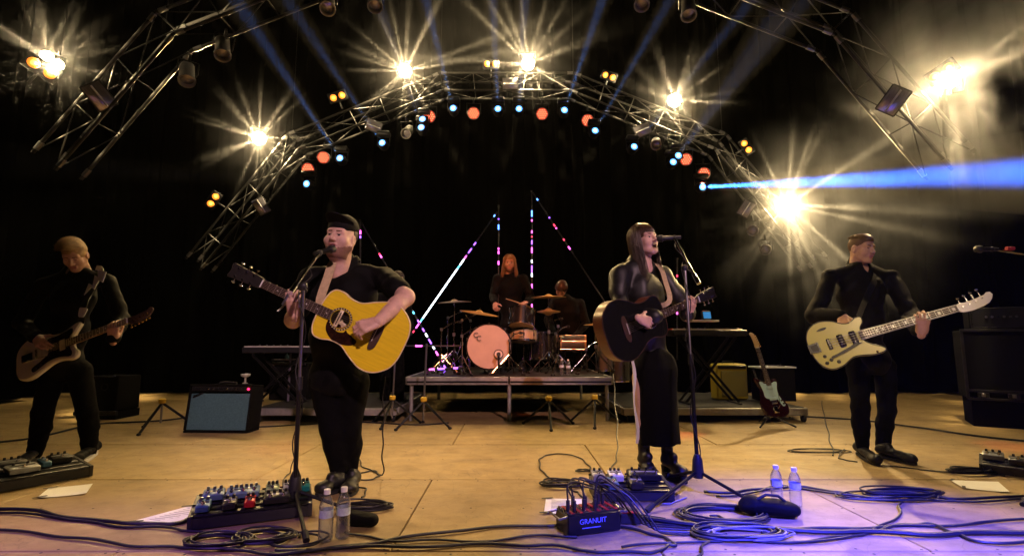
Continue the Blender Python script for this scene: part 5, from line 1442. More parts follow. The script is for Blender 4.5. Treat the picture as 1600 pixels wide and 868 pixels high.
# ------------------------------------------------------------------ drum kit
mat('drum_black', (.012, .011, .011), .25, coat=.4)
mat('drum_head', (.60, .44, .34), .55, vary=.06, scale=6)
mat('drum_maple', (.50, .34, .17), .35, vary=.15, scale=9, coat=.3)
mat('brass', (.62, .38, .12), .38, .6, vary=.12, scale=30, rvary=.08)
mat('brass_dark', (.26, .20, .13), .4, .6, vary=.2, scale=30)
def drum(name, label, c, axis, r, h, shell, top, bottom, lugs=8, hoop='chrome', legs=None, cat='drum'):
    M = frame(Vector(axis).orthogonal(), axis, c)
    t = thing(name, label, cat, M=M)
    MB().lathe([(r, -h / 2), (r, h / 2)], n=32, cap0=False, cap1=False).build('shell', shell, t, world=False)
    for s, hm_ in ((1, top), (-1, bottom)):
        MB().lathe([(r * .985, s * h / 2 * 1.02), (r * .5, s * h / 2 * 1.02 + s * .001), (.001, s * h / 2 * 1.02 + s * .001)], n=32, cap0=False).build('drumhead', hm_, t, world=False)
        MB().lathe([(r * 1.0, s * (h / 2 - .012)), (r * 1.05, s * (h / 2 - .012)), (r * 1.05, s * (h / 2 + .012)), (r * 1.0, s * (h / 2 + .012))], n=32, cap0=False, cap1=False).build('hoop', MT[hoop], t, world=False)
    for k in range(lugs):
        a = 2 * math.pi * k / lugs; x, y = r * 1.045 * math.cos(a), r * 1.045 * math.sin(a)
        m = MB(); m.cyl((x, y, -h / 2 - .012), (x, y, h / 2 + .012), .0045, n=6); m.box((x * .985, y * .985, 0), (.022, .022, min(.05, h * .4)), Matrix.Rotation(a, 3, 'Z'), bev=.004); m.build('lug', MT['chrome'], t, world=False)
    return t
def tripod_legs(t, base, h, spread, matl, r=.009, n=3, ph=.5, foot=True):
    for k in range(n):
        a = ph + 2 * math.pi * k / n; e = Vector(base) + V(math.cos(a) * spread, math.sin(a) * spread, .012)
        o = MB().tube([Vector(base) + V(0, 0, h), e], r, 8).build('leg', matl, t)
        if foot: MB().tube([e + V(-math.cos(a) * .02, -math.sin(a) * .02, .006), e + V(math.cos(a) * .03, math.sin(a) * .03, .0)], .014, 8).build('rubber_foot', MT['rubber'], o)
# bass drum, its front head towards the hall
KC = P(764, 541, 6.66); KR = .285
t = drum('bass_drum', 'bass drum with warm-lit front head and small round port', KC + V(0, .22, 0), (0, -1, 0), KR, .40, MT['drum_black'], MT['drum_head'], MT['drum_head'], 10, 'drum_black')
for k in range(10):
    a = 2 * math.pi * (k + .5) / 10; p = KC + V(math.cos(a) * KR * 1.04, .0, math.sin(a) * KR * 1.04)
    MB().box(p, (.018, .05, .03), Matrix.Rotation(-a, 3, 'Y'), bev=.004).build('claw', MT['chrome'], t)
Mk = Matrix.Rotation(math.pi / 2, 4, 'X')
hx = P(779, 553, 6.66)
MB().lathe([(.052, .008), (.062, .008), (.062, .012), (.052, .012)], Matrix.Translation(hx + V(0, -.005, 0)) @ Mk, 28, False, False).build('port_ring', MT['ebony'], t)
MB().lathe([(.052, .0085), (.001, .0085)], Matrix.Translation(hx + V(0, -.004, 0)) @ Mk, 28, False).build('port_opening', mat('drum_inside', (.85, .72, .6), .6), t)
pc = P(745.5, 526, 6.64); text_part('letter', 'C', .095, Matrix.Translation(V(pc.x - .018, KC.y - .012, pc.z + .022)) @ Mk, MT['ink'], t, depth=.0005); text_part('letter', 'C', .095, Matrix.Translation(V(pc.x + .022, KC.y - .0125, pc.z - .020)) @ Mk, MT['ink'], t, depth=.0005)
for s in (-1, 1): MB().tube([KC + V(s * KR * .8, .12, -.1), KC + V(s * (KR + .14), .0, -KR - .005)], .009, 8).build('spur', MT['chrome'], t)
t = drum('rack_tom', 'black rack tom with orange-lit bottom head above the bass drum', P(815, 497, 6.85), (.06, .30, .95), .170, .22, MT['drum_black'], MT['drum_head'], MT['drum_head'], 6)
a = P(815, 512, 6.9); MB().tube([a + V(-.17, .05, .02), a + V(-.22, .12, -.05), V(a.x - .22, a.y + .12, KC.z + .25)], .012, 8).build('mount', MT['chrome'], t)
t = drum('snare_drum', 'chrome-hooped pale snare drum below the rack tom', P(818, 524, 7.0), (0, .12, 1), .178, .15, MT['drum_maple'], MT['drum_head'], MT['drum_head'], 8)
b = P(818, 524, 7.0); MB().cyl(b + V(0, 0, -.09), (b.x, b.y, RZ + .1), .012).build('stand_post', MT['chrome'], t)
for k in range(3):
    a = .7 + 2.1 * k; MB().tube([(b.x, b.y, RZ + .18), (b.x + .24 * math.cos(a), b.y + .24 * math.sin(a), RZ + .012)], .009, 8).build('stand_leg', MT['chrome'], t)
t = drum('floor_tom', 'black floor tom at the right of the drum kit', P(846, 540, 7.35), (0, .05, 1), .20, .36, MT['drum_black'], MT['drum_head'], MT['drum_head'], 8)
for k in range(3):
    a = .3 + 2.1 * k; b = P(846, 540, 7.35); MB().cyl((b.x + .21 * math.cos(a), b.y + .21 * math.sin(a), RZ + .005), (b.x + .21 * math.cos(a), b.y + .21 * math.sin(a), b.z + .05), .008).build('leg', MT['chrome'], t)
def cymbal(label, c, axis, r, matl, base=None, boom=None, second=None):
    t = thing('cymbal', label, 'cymbal', c); M = frame(Vector(axis).orthogonal(), axis, c)
    MB().lathe([(.001, .034), (.022, .032), (.045, .018), (.052, .010), (r * .6, .003), (r, -.010), (r, -.0125), (r * .6, .0005), (.050, .007), (.001, .028)], M, 40, False, False).build('plate', matl, t)
    o = MB(); o.cyl(M @ V(0, 0, .03), M @ V(0, 0, .06), .006); o.lathe([(.014, .036), (.014, .046)], M, 10); o.build('wing_nut', MT['chrome'], t)
    if second:
        M2 = M @ Matrix.Translation((0, 0, -.03)) @ Matrix.Rotation(math.pi, 4, 'X')
        MB().lathe([(.001, .034), (.022, .032), (.045, .018), (.052, .010), (r * .6, .003), (r, -.010), (r, -.0125)], M2, 40, False, False).build('bottom_plate', matl, t)
    if base is not None:
        s = thing('cymbal_stand', 'chrome tripod stand under the ' + label, 'stand', base)
        b = Vector(base); c = Vector(c); top = boom if boom is not None else V(c.x, c.y, c.z - .02)
        top = Vector(top)
        MB().cyl(b + V(0, 0, .10), V(top.x, top.y, b.z + (top.z - b.z) * .55), .0125).build('lower_tube', MT['chrome'], s)
        MB().cyl(V(top.x, top.y, b.z + (top.z - b.z) * .50), top, .009).build('upper_tube', MT['chrome'], s)
        MB().box(V(top.x, top.y, b.z + (top.z - b.z) * .55), (.04, .035, .05), bev=.008).build('clutch', MT['steel_dark'], s)
        if boom is not None: MB().tube([top, c + V(0, 0, -.01)], .008, 8).build('boom', MT['chrome'], s); MB().ball(top, .022, n=10).build('tilter', MT['steel_dark'], s)
        tripod_legs(s, b, .30, .28, MT['chrome'], .008, ph=random.uniform(0, 2))
    return t
def rb(px, Y): p = P(px, 500, Y); return V(p.x, Y, RZ)
cymbal('dark cymbal highest at the left of the drum kit', P(710, 471, 6.95), (-.05, -.06, 1), .235, MT['brass_dark'], rb(712, 6.95))
cymbal('tilted golden cymbal over the left of the bass drum', P(749, 488, 6.85), (.16, -.10, 1), .265, MT['brass'], rb(708, 7.15), P(722, 500, 7.1))
cymbal('orange-lit cymbal at the right of the drum kit', P(857, 463, 6.75), (-.02, -.03, 1), .232, MT['brass'], rb(857, 6.75))
cymbal('small hi-hat cymbals below the right-hand cymbal', P(857, 485, 6.72), (0, -.02, 1), .155, MT['brass'], None, None, True)
cymbal('small dark cymbal beside the woman\'s guitar', P(930, 507, 7.3), (.05, -.04, 1), .165, MT['brass'], rb(931, 7.3))
# extra hardware stands at the left of the kit
for lab, px, Y, tp in (('chrome microphone stand with short boom left of the bass drum', 690, 6.75, (706, 505)), ('chrome stand crowding the left edge of the drum riser', 722, 6.6, (735, 515)), ('thin chrome stand at the right of the drum kit', 872, 6.65, (866, 500)), ('low chrome stand with angled arm at the riser\'s right end', 915, 7.0, (926, 536)), ('chrome stand between the two left cymbals', 735, 7.2, (728, 492)), ('short chrome stand left of the snare drum', 796, 6.62, (803, 522)), ('chrome boom stand at the left rear of the kit', 700, 7.5, (716, 488)), ('thin chrome stand beside the side drum', 868, 7.2, (878, 512))):
    b = rb(px, Y); t = thing('hardware_stand', lab, 'stand', b); e = P(*tp, Y + .05)
    MB().cyl(b + V(0, 0, .08), V(b.x, b.y, e.z - .08), .011).build('post', MT['chrome'], t); MB().tube([V(b.x, b.y, e.z - .08), e, e + V(.08, .05, .02)], .008, 8).build('arm', MT['chrome'], t)
    MB().box(V(b.x, b.y, e.z - .08), (.035, .03, .04), bev=.006).build('clamp', MT['steel_dark'], t); MB().ball(e + V(.09, .06, .02), (.035, .02, .02), n=10).build('microphone', MT['black_metal'], t)
    tripod_legs(t, b, .26, .24, MT['chrome'], .008, ph=px * .37)
b = P(779, 577, 6.50); t = thing('kick_microphone', 'short black microphone stand in front of the bass drum port', 'microphone', (b.x, 6.5, RZ))
MB().lathe([(.07, 0), (.07, .012), (.02, .02)], Matrix.Translation((b.x, 6.5, RZ)), 16).build('base', MT['black_metal'], t); MB().cyl((b.x, 6.5, RZ + .02), (b.x, 6.5, P(779, 556, 6.5).z), .012).build('post', MT['black_metal'], t)
MB().tube([P(779, 553, 6.46), P(779, 553, 6.60)], [.024, .028], 12).build('capsule', MT['black_plastic'], t)
# second percussion set
c = P(896, 536, 7.35); t = drum('side_drum', 'grey drum lying on its side with a wooden hoop, right of the kit', c, (1, -.15, .0), .115, .34, mat('grey_shell', (.16, .16, .16), .3, .4), MT['drum_maple'], MT['drum_maple'], 6, 'drum_maple')
for s in (-1, 1): MB().tube([c + V(s * .1, 0, -.11), V(c.x + s * .18, c.y - .05, RZ + .01)], .010, 8).build('leg', MT['chrome'], t)
for lab, px, py, Y, r, h in (('clear-shelled conga drum at the right end of the riser', 944, 560, 7.5, .12, .36), ('tall dark conga drum behind the woman\'s guitar', 968, 556, 7.7, .14, .44)):
    c = P(px, py, Y); c.z = RZ + h / 2 + .01 if px < 950 else .17 + h / 2 + .2; drum('conga_drum', lab, c, (0, 0, 1), r, h, MT['grey_shell'], MT['drum_head'], MT['drum_head'], 6)
# drum stools
for lab, px, Y in (('round black drum stool behind the kit', 840, 7.95), ('round black stool under the second percussionist', 895, 7.95)):
    p = P(px, 550, Y); z = P(894, 556, 7.9).z; t = thing('drum_stool', lab, 'stool', (p.x, Y, RZ)); MB().lathe([(.02, z - .07), (.16, z - .07), (.17, z - .03), (.15, z), (.001, z)], Matrix.Translation((p.x, Y, 0)), 24).build('seat', MT['black_leather'], t)
    MB().cyl((p.x, Y, RZ + .08), (p.x, Y, z - .06), .016).build('post', MT['chrome'], t); tripod_legs(t, (p.x, Y, RZ), .2, .2, MT['chrome'])

# ------------------------------------------------------------------ lit tubes behind the band
mat('tube_dark', (.05, .05, .055), .3, trans=.0)
for nm, c, e in (('tube_white', (.75, .88, 1.0), 6), ('tube_blue', (.10, .28, 1.0), 5), ('tube_violet', (.35, .12, 1.0), 3.5), ('tube_pink', (1.0, .12, .75), 4), ('tube_red', (1.0, .05, .12), 3), ('tube_cyan', (.1, .6, .9), 4)):
    mat(nm, c, .3, emit=c, estr=e)
def led_tube(label, pa, pb, Y, segs, r=.0105, Yb=None):
    a, b = P(*pa, Y), P(*pb, Yb or Y); t = thing('light_tube', label, 'light tube', a)
    MB().tube([a, b], r, 10).build('tube', MT['tube_dark'], t)
    d = (b - a).normalized()
    for e in (a, b): MB().cyl(e - d * .02, e + d * .02, r * 1.4).build('end_cap', MT['black_plastic'], t)
    for s0, s1, m_ in segs:
        MB().tube([a.lerp(b, s0), a.lerp(b, s1)], r * 1.12, 10).build('lit_segment', MT['tube_' + m_], t)
YT = 8.3
led_tube('slanting light tube with a long white glow left of the drummer', (776, 332), (643, 522), YT, [(.02, .035, 'blue'), (.25, .275, 'violet'), (.30, .34, 'violet'), (.36, .385, 'pink'), (.39, .44, 'white'), (.445, .47, 'cyan'), (.47, .87, 'white'), (.87, .90, 'cyan'), (.90, .95, 'pink'), (.97, .985, 'red')])
led_tube('upright light tube with pink dashes behind the drummer\'s head', (779, 322), (779, 520), YT, [(.10, .11, 'violet'), (.15, .19, 'blue'), (.335, .35, 'pink'), (.36, .385, 'pink'), (.44, .47, 'pink')])
led_tube('upright light tube with violet dashes right of the drummer', (831, 300), (831, 520), YT, [(.135, .18, 'blue'), (.20, .215, 'pink'), (.28, .30, 'pink'), (.32, .33, 'red'), (.35, .38, 'violet'), (.40, .44, 'pink'), (.49, .51, 'white'), (.53, .58, 'violet'), (.585, .61, 'white'), (.66, .69, 'pink'), (.72, .74, 'violet'), (.76, .78, 'pink'), (.80, .82, 'pink'), (.84, .86, 'violet')])
led_tube('slanting dim light tube falling to the right behind the drums', (834, 303), (956, 488), YT, [(.04, .055, 'blue'), (.20, .21, 'violet'), (.26, .28, 'red'), (.29, .30, 'pink'), (.385, .40, 'red'), (.45, .475, 'pink')])
led_tube('upright light tube just behind the singer\'s cap', (563, 345), (563, 470), 7.6, [(.12, .17, 'pink'), (.19, .22, 'violet')])
led_tube('slanting light tube from behind the singer down to the drum riser', (566, 350), (702, 585), 7.6, [(.20, .215, 'red'), (.215, .23, 'pink'), (.59, .605, 'cyan'), (.645, .66, 'violet'), (.70, .72, 'violet'), (.735, .755, 'white'), (.77, .80, 'violet'), (.815, .835, 'white'), (.85, .875, 'pink'), (.90, .915, 'pink'), (.94, .96, 'violet')])
led_tube('level light tube with one pink dash left of the drum riser', (628, 540), (716, 540), 6.7, [(.24, .36, 'pink')], .010)
led_tube('upright violet light tube behind the woman\'s microphone stand', (1058, 405), (1058, 560), 7.6, [(.16, .18, 'red'), (.30, .50, 'violet'), (.52, .56, 'pink')])
led_tube('short violet light tube lying under the left-hand cymbals', (668, 577), (722, 574), 6.5, [(.05, .2, 'pink'), (.3, .5, 'violet'), (.75, .88, 'violet')], .010)
def low_tripod(label, px, py, pole, ph=.3, lean=0):
    b = G(px, py); t = thing('tripod_stand', label, 'tripod', b); h = .30
    MB().lathe([(.020, h - .02), (.034, h - .01), (.036, h + .025), (.022, h + .035)], Matrix.Translation(b), 14).build('collar', MT['yellow_plastic'], t)
    for k in range(3):
        a = ph + 2 * math.pi * k / 3; e = b + V(.33 * math.cos(a), .33 * math.sin(a), .016)
        o = MB().tube([b + V(0, 0, h - .01), e], .013, 8).build('leg', MT['black_metal'], t); MB().ball(e, (.022, .022, .016), n=8).build('rubber_foot', MT['rubber'], o)
    MB().cyl(b + V(0, 0, .08), b + V(lean, 0, h + pole), .011).build('pole', MT['steel_dark'], t)
low_tripod('black tripod with yellow collar standing alone left of the silver-blue amplifier', 250, 672, .03, .55)
low_tripod('black tripod with yellow collar behind the singer\'s right leg', 612, 664, .62, .4, .02)
low_tripod('black tripod with yellow collar at the left front corner of the drum riser', 661, 668, .62, -.35, .02)
low_tripod('black tripod with yellow collar in front of the riser, right of centre', 858, 666, .04, .52)
low_tripod('black tripod with yellow collar at the right front corner of the drum riser', 930, 663, .04, .35)

# ------------------------------------------------------------------ amplifiers and cases
mat('tolex', (.006, .006, .006), .85, bump=.3, bscale=300)
mat('grille_blue', (.065, .155, .18), .8, vary=.18, scale=60, bump=.3, bscale=400)
MT['tolex'].node_tree.nodes['Principled BSDF'].inputs['Specular IOR Level'].default_value = .12
mat('panel_black', (.015, .015, .016), .3)
mat('jewel_red', (1, .02, .05), .2, emit=(1.0, .01, .06), estr=8)
b = G(335, 676); am = Matrix.Translation(b) @ Matrix.Rotation(math.radians(-3), 4, 'Z') @ Matrix.Rotation(math.radians(-7), 4, 'X')
t = thing('guitar_amplifier', 'silver-blue fronted combo amplifier tilted back at the left', 'amplifier', M=am)
W_, H_, D_ = .69, .50, .24
for c, s in (((0, D_ / 2, .012), (W_, D_, .022)), ((0, D_ / 2, H_ - .011), (W_, D_, .022)), ((-W_ / 2 + .011, D_ / 2, H_ / 2), (.022, D_, H_ - .046)), ((W_ / 2 - .011, D_ / 2, H_ / 2), (.022, D_, H_ - .046)), ((0, D_ - .02, H_ / 2), (W_ - .046, .02, H_ - .046))):
    MB().box(c, s, bev=.006).build('cabinet_panel', MT['tolex'], t, world=False)
gr = MB().box((0, .020, H_ / 2 - .035), (W_ - .05, .016, H_ - .125), bev=.004).build('grille_cloth', MT['grille_blue'], t, world=False)
cp = MB().box((0, .020, H_ - .050), (W_ - .05, .020, .050), Matrix.Rotation(.15, 3, 'X'), bev=.003).build('control_panel', MT['panel_black'], t, world=False)
for k in range(11):
    x = -.28 + .05 * k
    MB().lathe([(.011, 0), (.010, .014), (.001, .016)], Matrix.Translation((x, .010, H_ - .050)) @ Matrix.Rotation(math.pi / 2, 4, 'X'), 12).build('knob', MT['chrome'] if k in (3, 4, 7, 9) else MT['panel_black'], cp, world=False)
MB().ball((W_ / 2 - .045, .006, H_ - .052), .0125, n=12).build('jewel_lamp', MT['jewel_red'], t, world=False)
MB().tube([(-.1, D_ / 2, H_ + .004), (-.09, D_ / 2, H_ + .022), (.09, D_ / 2, H_ + .022), (.1, D_ / 2, H_ + .004)], .010, 8).build('handle', MT['rubber'], t, world=False)
pl = MB().box((-.245, .008, H_ - .118), (.115, .006, .020), Matrix.Rotation(-.42, 3, 'Y'), bev=.002).build('logo_plate', MT['ebony'], t, world=False)
text_part('logo_script', 'Fender', .042, am @ Matrix.Translation((-.245, .003, H_ - .110)) @ Matrix.Rotation(math.pi / 2, 4, 'X') @ Matrix.Rotation(.42, 4, 'Z'), MT['chrome'], t, .3, .0012, .85)
p = am @ V(.20, .10, H_ + .01); t = thing('goblet', 'small pale goblet standing on the silver-blue amplifier', 'cup', p)
MB().lathe([(.028, 0), (.028, .006), (.010, .012), (.010, .062), (.030, .070), (.046, .082), (.046, .094)], Matrix.Translation(p), 18).build('cup', mat('pale_metal', (.6, .58, .5), .3, .5), t)
MB().lathe([(.047, .094), (.05, .098), (.047, .102)], Matrix.Translation(p), 18).build('rim', MT['white_fabric'], t)
# bass rig in its road case
c0 = P(1513, 622, 5.9); t = thing('road_case', 'tall black road case with silver edges holding the bass speaker at the far right', 'road case', (c0.x + .36, 6.2, 0))
z0, z1, w_, dd = c0.z, P(1520, 516, 5.9).z, .74, .6
MB().box((c0.x + w_ / 2, 5.9 + dd / 2, (z0 + z1) / 2), (w_, dd, z1 - z0), bev=.006).build('case_body', MT['tolex'], t)
MB().box((c0.x + w_ / 2, 5.92 + dd / 2, z0 / 2), (w_ - .06, dd - .06, z0 - .004)).build('plinth', MT['matt_black'], t, smooth=0)
for (xa, za, xb, zb) in ((0, z0, 0, z1), (w_, z0, w_, z1), (0, z0, w_, z0), (0, z1, w_, z1), (0, z0 + .09, w_, z0 + .09)):
    m = MB(); a = V(c0.x + xa, 5.893, za); b = V(c0.x + xb, 5.893, zb); m.box((a + b) / 2, (abs(xb - xa) + .028, .012, abs(zb - za) + .028), bev=.003); m.build('edge_trim', MT['aluminium'], t)
for k in range(3):
    o = MB().box((c0.x + .13 + .25 * k, 5.882, z0 + .045), (.10, .014, .055), bev=.004).build('latch', MT['aluminium'], t); MB().box((c0.x + .13 + .25 * k, 5.874, z0 + .045), (.035, .008, .035), bev=.003).build('butterfly', MT['steel_dark'], o)
c1 = P(1513, 511, 5.9); t = thing('bass_amplifier', 'black bass amplifier head on top of the tall road case', 'amplifier', (c1.x + .3, 6.1, z1))
hz = P(1513, 481, 5.9).z - z1 - .02
MB().box((c1.x + .30, 6.08, z1 + .018 + hz / 2), (.62, .34, hz), bev=.008).build('case', MT['tolex'], t)
MB().box((c1.x + .30, 5.906, z1 + .018 + hz / 2), (.56, .008, hz - .05), bev=.002).build('front_panel', MT['panel_black'], t)
m_ = [(.02, .018, .60, .012), (.02, hz - .012 + .018, .60, .012)]
for zz in (z1 + .03, z1 + hz + .005): MB().box((c1.x + .30, 5.902, zz), (.60, .006, .010), bev=.002).build('trim_line', MT['aluminium'], t)
for xx in (c1.x + .006, c1.x + .594): MB().box((xx, 5.902, z1 + .018 + hz / 2), (.010, .006, hz - .035), bev=.002).build('trim_line', MT['aluminium'], t)
for k in range(6): MB().lathe([(.012, 0), (.011, .016), (.001, .017)], Matrix.Translation((c1.x + .14 + .05 * k, 5.902, z1 + .03 + hz / 2)) @ Matrix.Rotation(math.pi / 2, 4, 'X'), 12).build('knob', MT['chrome'] if k == 2 else MT['steel_dark'], t)
for nm in ('road_case', 'bass_amplifier'):
    o = bpy.data.objects[nm]; o.matrix_world = Matrix.Translation(c0) @ Matrix.Rotation(math.radians(-33), 4, 'Z') @ Matrix.Translation(-c0) @ o.matrix_world
# dark case behind the left guitarist
c = P(140, 622, 6.4); t = thing('amplifier_case', 'dark amplifier case with a pale speaker badge behind the left guitarist', 'amplifier', (c.x, 6.4, 0))
MB().box((c.x + .1, 6.6, .31), (.46, .4, .42), bev=.01).build('cabinet', MT['tolex'], t); MB().box((c.x + .1, 6.39, .08), (.52, .05, .05), bev=.006).build('base_rail', MT['aluminium'], t); MB().box((c.x + .1, 6.6, .05), (.48, .4, .09)).build('dolly', MT['matt_black'], t, smooth=0)
MB().lathe([(.035, 0), (.045, .004), (.045, .010), (.035, .010)], Matrix.Translation(P(164, 604, 6.385)) @ Mk, 20, False, False).build('badge', MT['aluminium'], t)
MB().box((c.x + .1, 6.39, .525), (.40, .012, .012), bev=.003).build('top_trim', MT['steel_dark'], t)
# yellow amplifier on the right riser
c = P(1146, 626, 7.0); t = thing('yellow_amplifier', 'small yellow amplifier under the right-hand keyboard', 'amplifier', (c.x, 7.0, .17))
hh = P(1146, 568, 7.0).z - .17
MB().box((c.x, 7.12, .17 + hh / 2), (.42, .24, hh), bev=.02).build('cabinet', mat('yellow_tolex', (.55, .42, .03), .6, bump=.2, bscale=200), t)
MB().box((c.x + .02, 6.995, .17 + hh / 2 - .02), (.34, .012, hh - .14), bev=.004).build('grille', mat('grille_ochre', (.30, .25, .06), .8, bump=.3, bscale=300), t)
MB().box((c.x, 6.995, .17 + hh - .045), (.38, .010, .045), bev=.003).build('panel', MT['panel_black'], t)
MB().tube([(c.x - .08, 7.12, .17 + hh), (c.x - .07, 7.12, .17 + hh + .03), (c.x + .07, 7.12, .17 + hh + .03), (c.x + .08, 7.12, .17 + hh)], .008, 8).build('handle', MT['rubber'], t)

# ------------------------------------------------------------------ keyboards
mat('key_white', (.7, .68, .62), .35); mat('red_shell', (.42, .03, .02), .35)
def keyboard(label, pa, pb, Y, shell, D=.30, stand='black_metal', floor=.17, slab='black_plastic'):
    a, b = P(*pa, Y), P(*pb, Y); L = b.x - a.x; z = a.z; t = thing('keyboard', label, 'keyboard', ((a.x + b.x) / 2, Y, z))
    MB().box((a.x + L / 2, Y + D / 2, z - .045), (L, D, .075), bev=.008).build('case', MT[slab], t)
    MB().box((a.x + L / 2, Y + D * .72, z + .002), (L - .01, D * .5, .020), bev=.005).build('panel', MT[shell], t)
    n = int(L / .0235) - 3
    m = MB(); [m.box((a.x + .04 + .0235 * k, Y + .065, z - .001), (.0215, .13, .012)) for k in range(n)]; m.build('white_keys', MT['key_white'], t, smooth=0, kind='stuff')
    m = MB(); [m.box((a.x + .052 + .0235 * k, Y + .09, z + .009), (.011, .085, .010)) for k in range(n - 1) if k % 7 not in (2, 6)]; m.build('black_keys', MT['ebony'], t, smooth=0, kind='stuff')
    for k in range(5): MB().lathe([(.010, 0), (.009, .014), (.001, .015)], Matrix.Translation((a.x + .12 + .09 * k, Y + D * .72, z + .012)), 10).build('knob', MT['steel_dark'], t)
    s = thing('keyboard_stand', 'black X-shaped stand under the ' + label, 'stand', ((a.x + b.x) / 2, Y + .1, floor))
    for yy in (Y + .04, Y + D - .04):
        for k in (-1, 1):
            xm = a.x + L / 2; MB().box((xm, yy + .012 * k, (z - .09 + floor) / 2), (.03, .02, math.hypot(L * .72, z - .11 - floor) - .01), Matrix.Rotation(k * math.atan2(L * .72, z - .11 - floor), 3, 'Y'), bev=.004).build('beam', MT[stand], s)
    for k in (-1, 1): MB().box((a.x + L / 2 + k * L * .34, Y + D / 2, z - .092), (.03, D, .02), bev=.004).build('rest', MT['rubber'], s); MB().box((a.x + L / 2 + k * L * .34, Y + D / 2, floor + .012), (.03, D + .1, .022), bev=.004).build('foot', MT['rubber'], s)
keyboard('red-topped keyboard behind the woman', (1052, 514), (1168, 514), 6.5, 'red_shell')
keyboard('dark keyboard left of the stout singer', (378, 541), (486, 541), 6.5, 'steel_dark')
p = P(1097, 497, 6.6); t = thing('laptop_shelf', 'small shelf with a blue-lit device above the red-topped keyboard', 'shelf', (p.x, 6.6, p.z))
MB().box((p.x + .02, 6.65, P(1100, 501, 6.6).z), (.36, .2, .02), bev=.004).build('shelf', MT['white_fabric'], t); MB().cyl((p.x + .1, 6.7, 1.06), (p.x + .1, 6.7, P(1100, 502, 6.6).z), .012).build('post', MT['black_metal'], t)
o = MB().box((p.x + .06, 6.62, P(1100, 492, 6.6).z), (.11, .06, .11), Matrix.Rotation(-.25, 3, 'X'), bev=.008).build('device', MT['black_plastic'], t); MB().box((p.x + .06, 6.584, P(1100, 492, 6.6).z), (.095, .004, .085), Matrix.Rotation(-.25, 3, 'X')).build('screen', mat('screen_blue', (.05, .2, .45), .3, emit=(.05, .32, .75), estr=.55), o, smooth=0)
p = P(1216, 574, 6.75); t = thing('side_table', 'small black table with papers on top beside the leaning guitar', 'table', (p.x, 6.9, .17))
MB().box((p.x, 6.92, p.z), (.48, .34, .022), bev=.004).build('table_top', MT['white_fabric'], t); MB().box((p.x, 6.92, (p.z + .17) / 2 - .006), (.44, .30, p.z - .17 - .03), bev=.004).build('skirt', MT['matt_black'], t)
MB().box((p.x - .04, 6.89, p.z + .0155), (.2, .15, .008), Matrix.Rotation(.3, 3, 'Z')).build('paper_stack', MT['white_paper'], t, smooth=0); MB().tube([(p.x - .1, 6.83, p.z + .03), (p.x, 6.85, p.z + .028), (p.x + .12, 6.82, p.z + .02)], .008, 6).build('pen', MT['ebony'], t)
# stool and bits behind the singer
p = P(452, 565, 6.9); t = thing('gear_rack', 'dark rack with pale rails behind the stout singer', 'rack', (p.x, 6.9, .17))
for z in (p.z - .03, p.z + .03): MB().box((p.x, 6.88, z), (.46, .02, .02), bev=.003).build('rail', mat('violet_steel', (.30, .26, .34), .4, .6), t)
MB().box((p.x + .02, 6.88, (p.z + .2 + .17) / 2), (.024, .02, p.z + .2 - .17), bev=.003).build('upright', MT['violet_steel'], t); MB().box((p.x, 7.05, (p.z + .17) / 2), (.5, .3, p.z - .19), bev=.01).build('box', MT['tolex'], t)
for x in (-.08, .1): MB().lathe([(.03, 0), (.03, .05), (.012, .08), (.012, .1)], Matrix.Translation((p.x + x, 7.0, p.z + .02)), 12).build('jar', MT['grille_blue'], t)
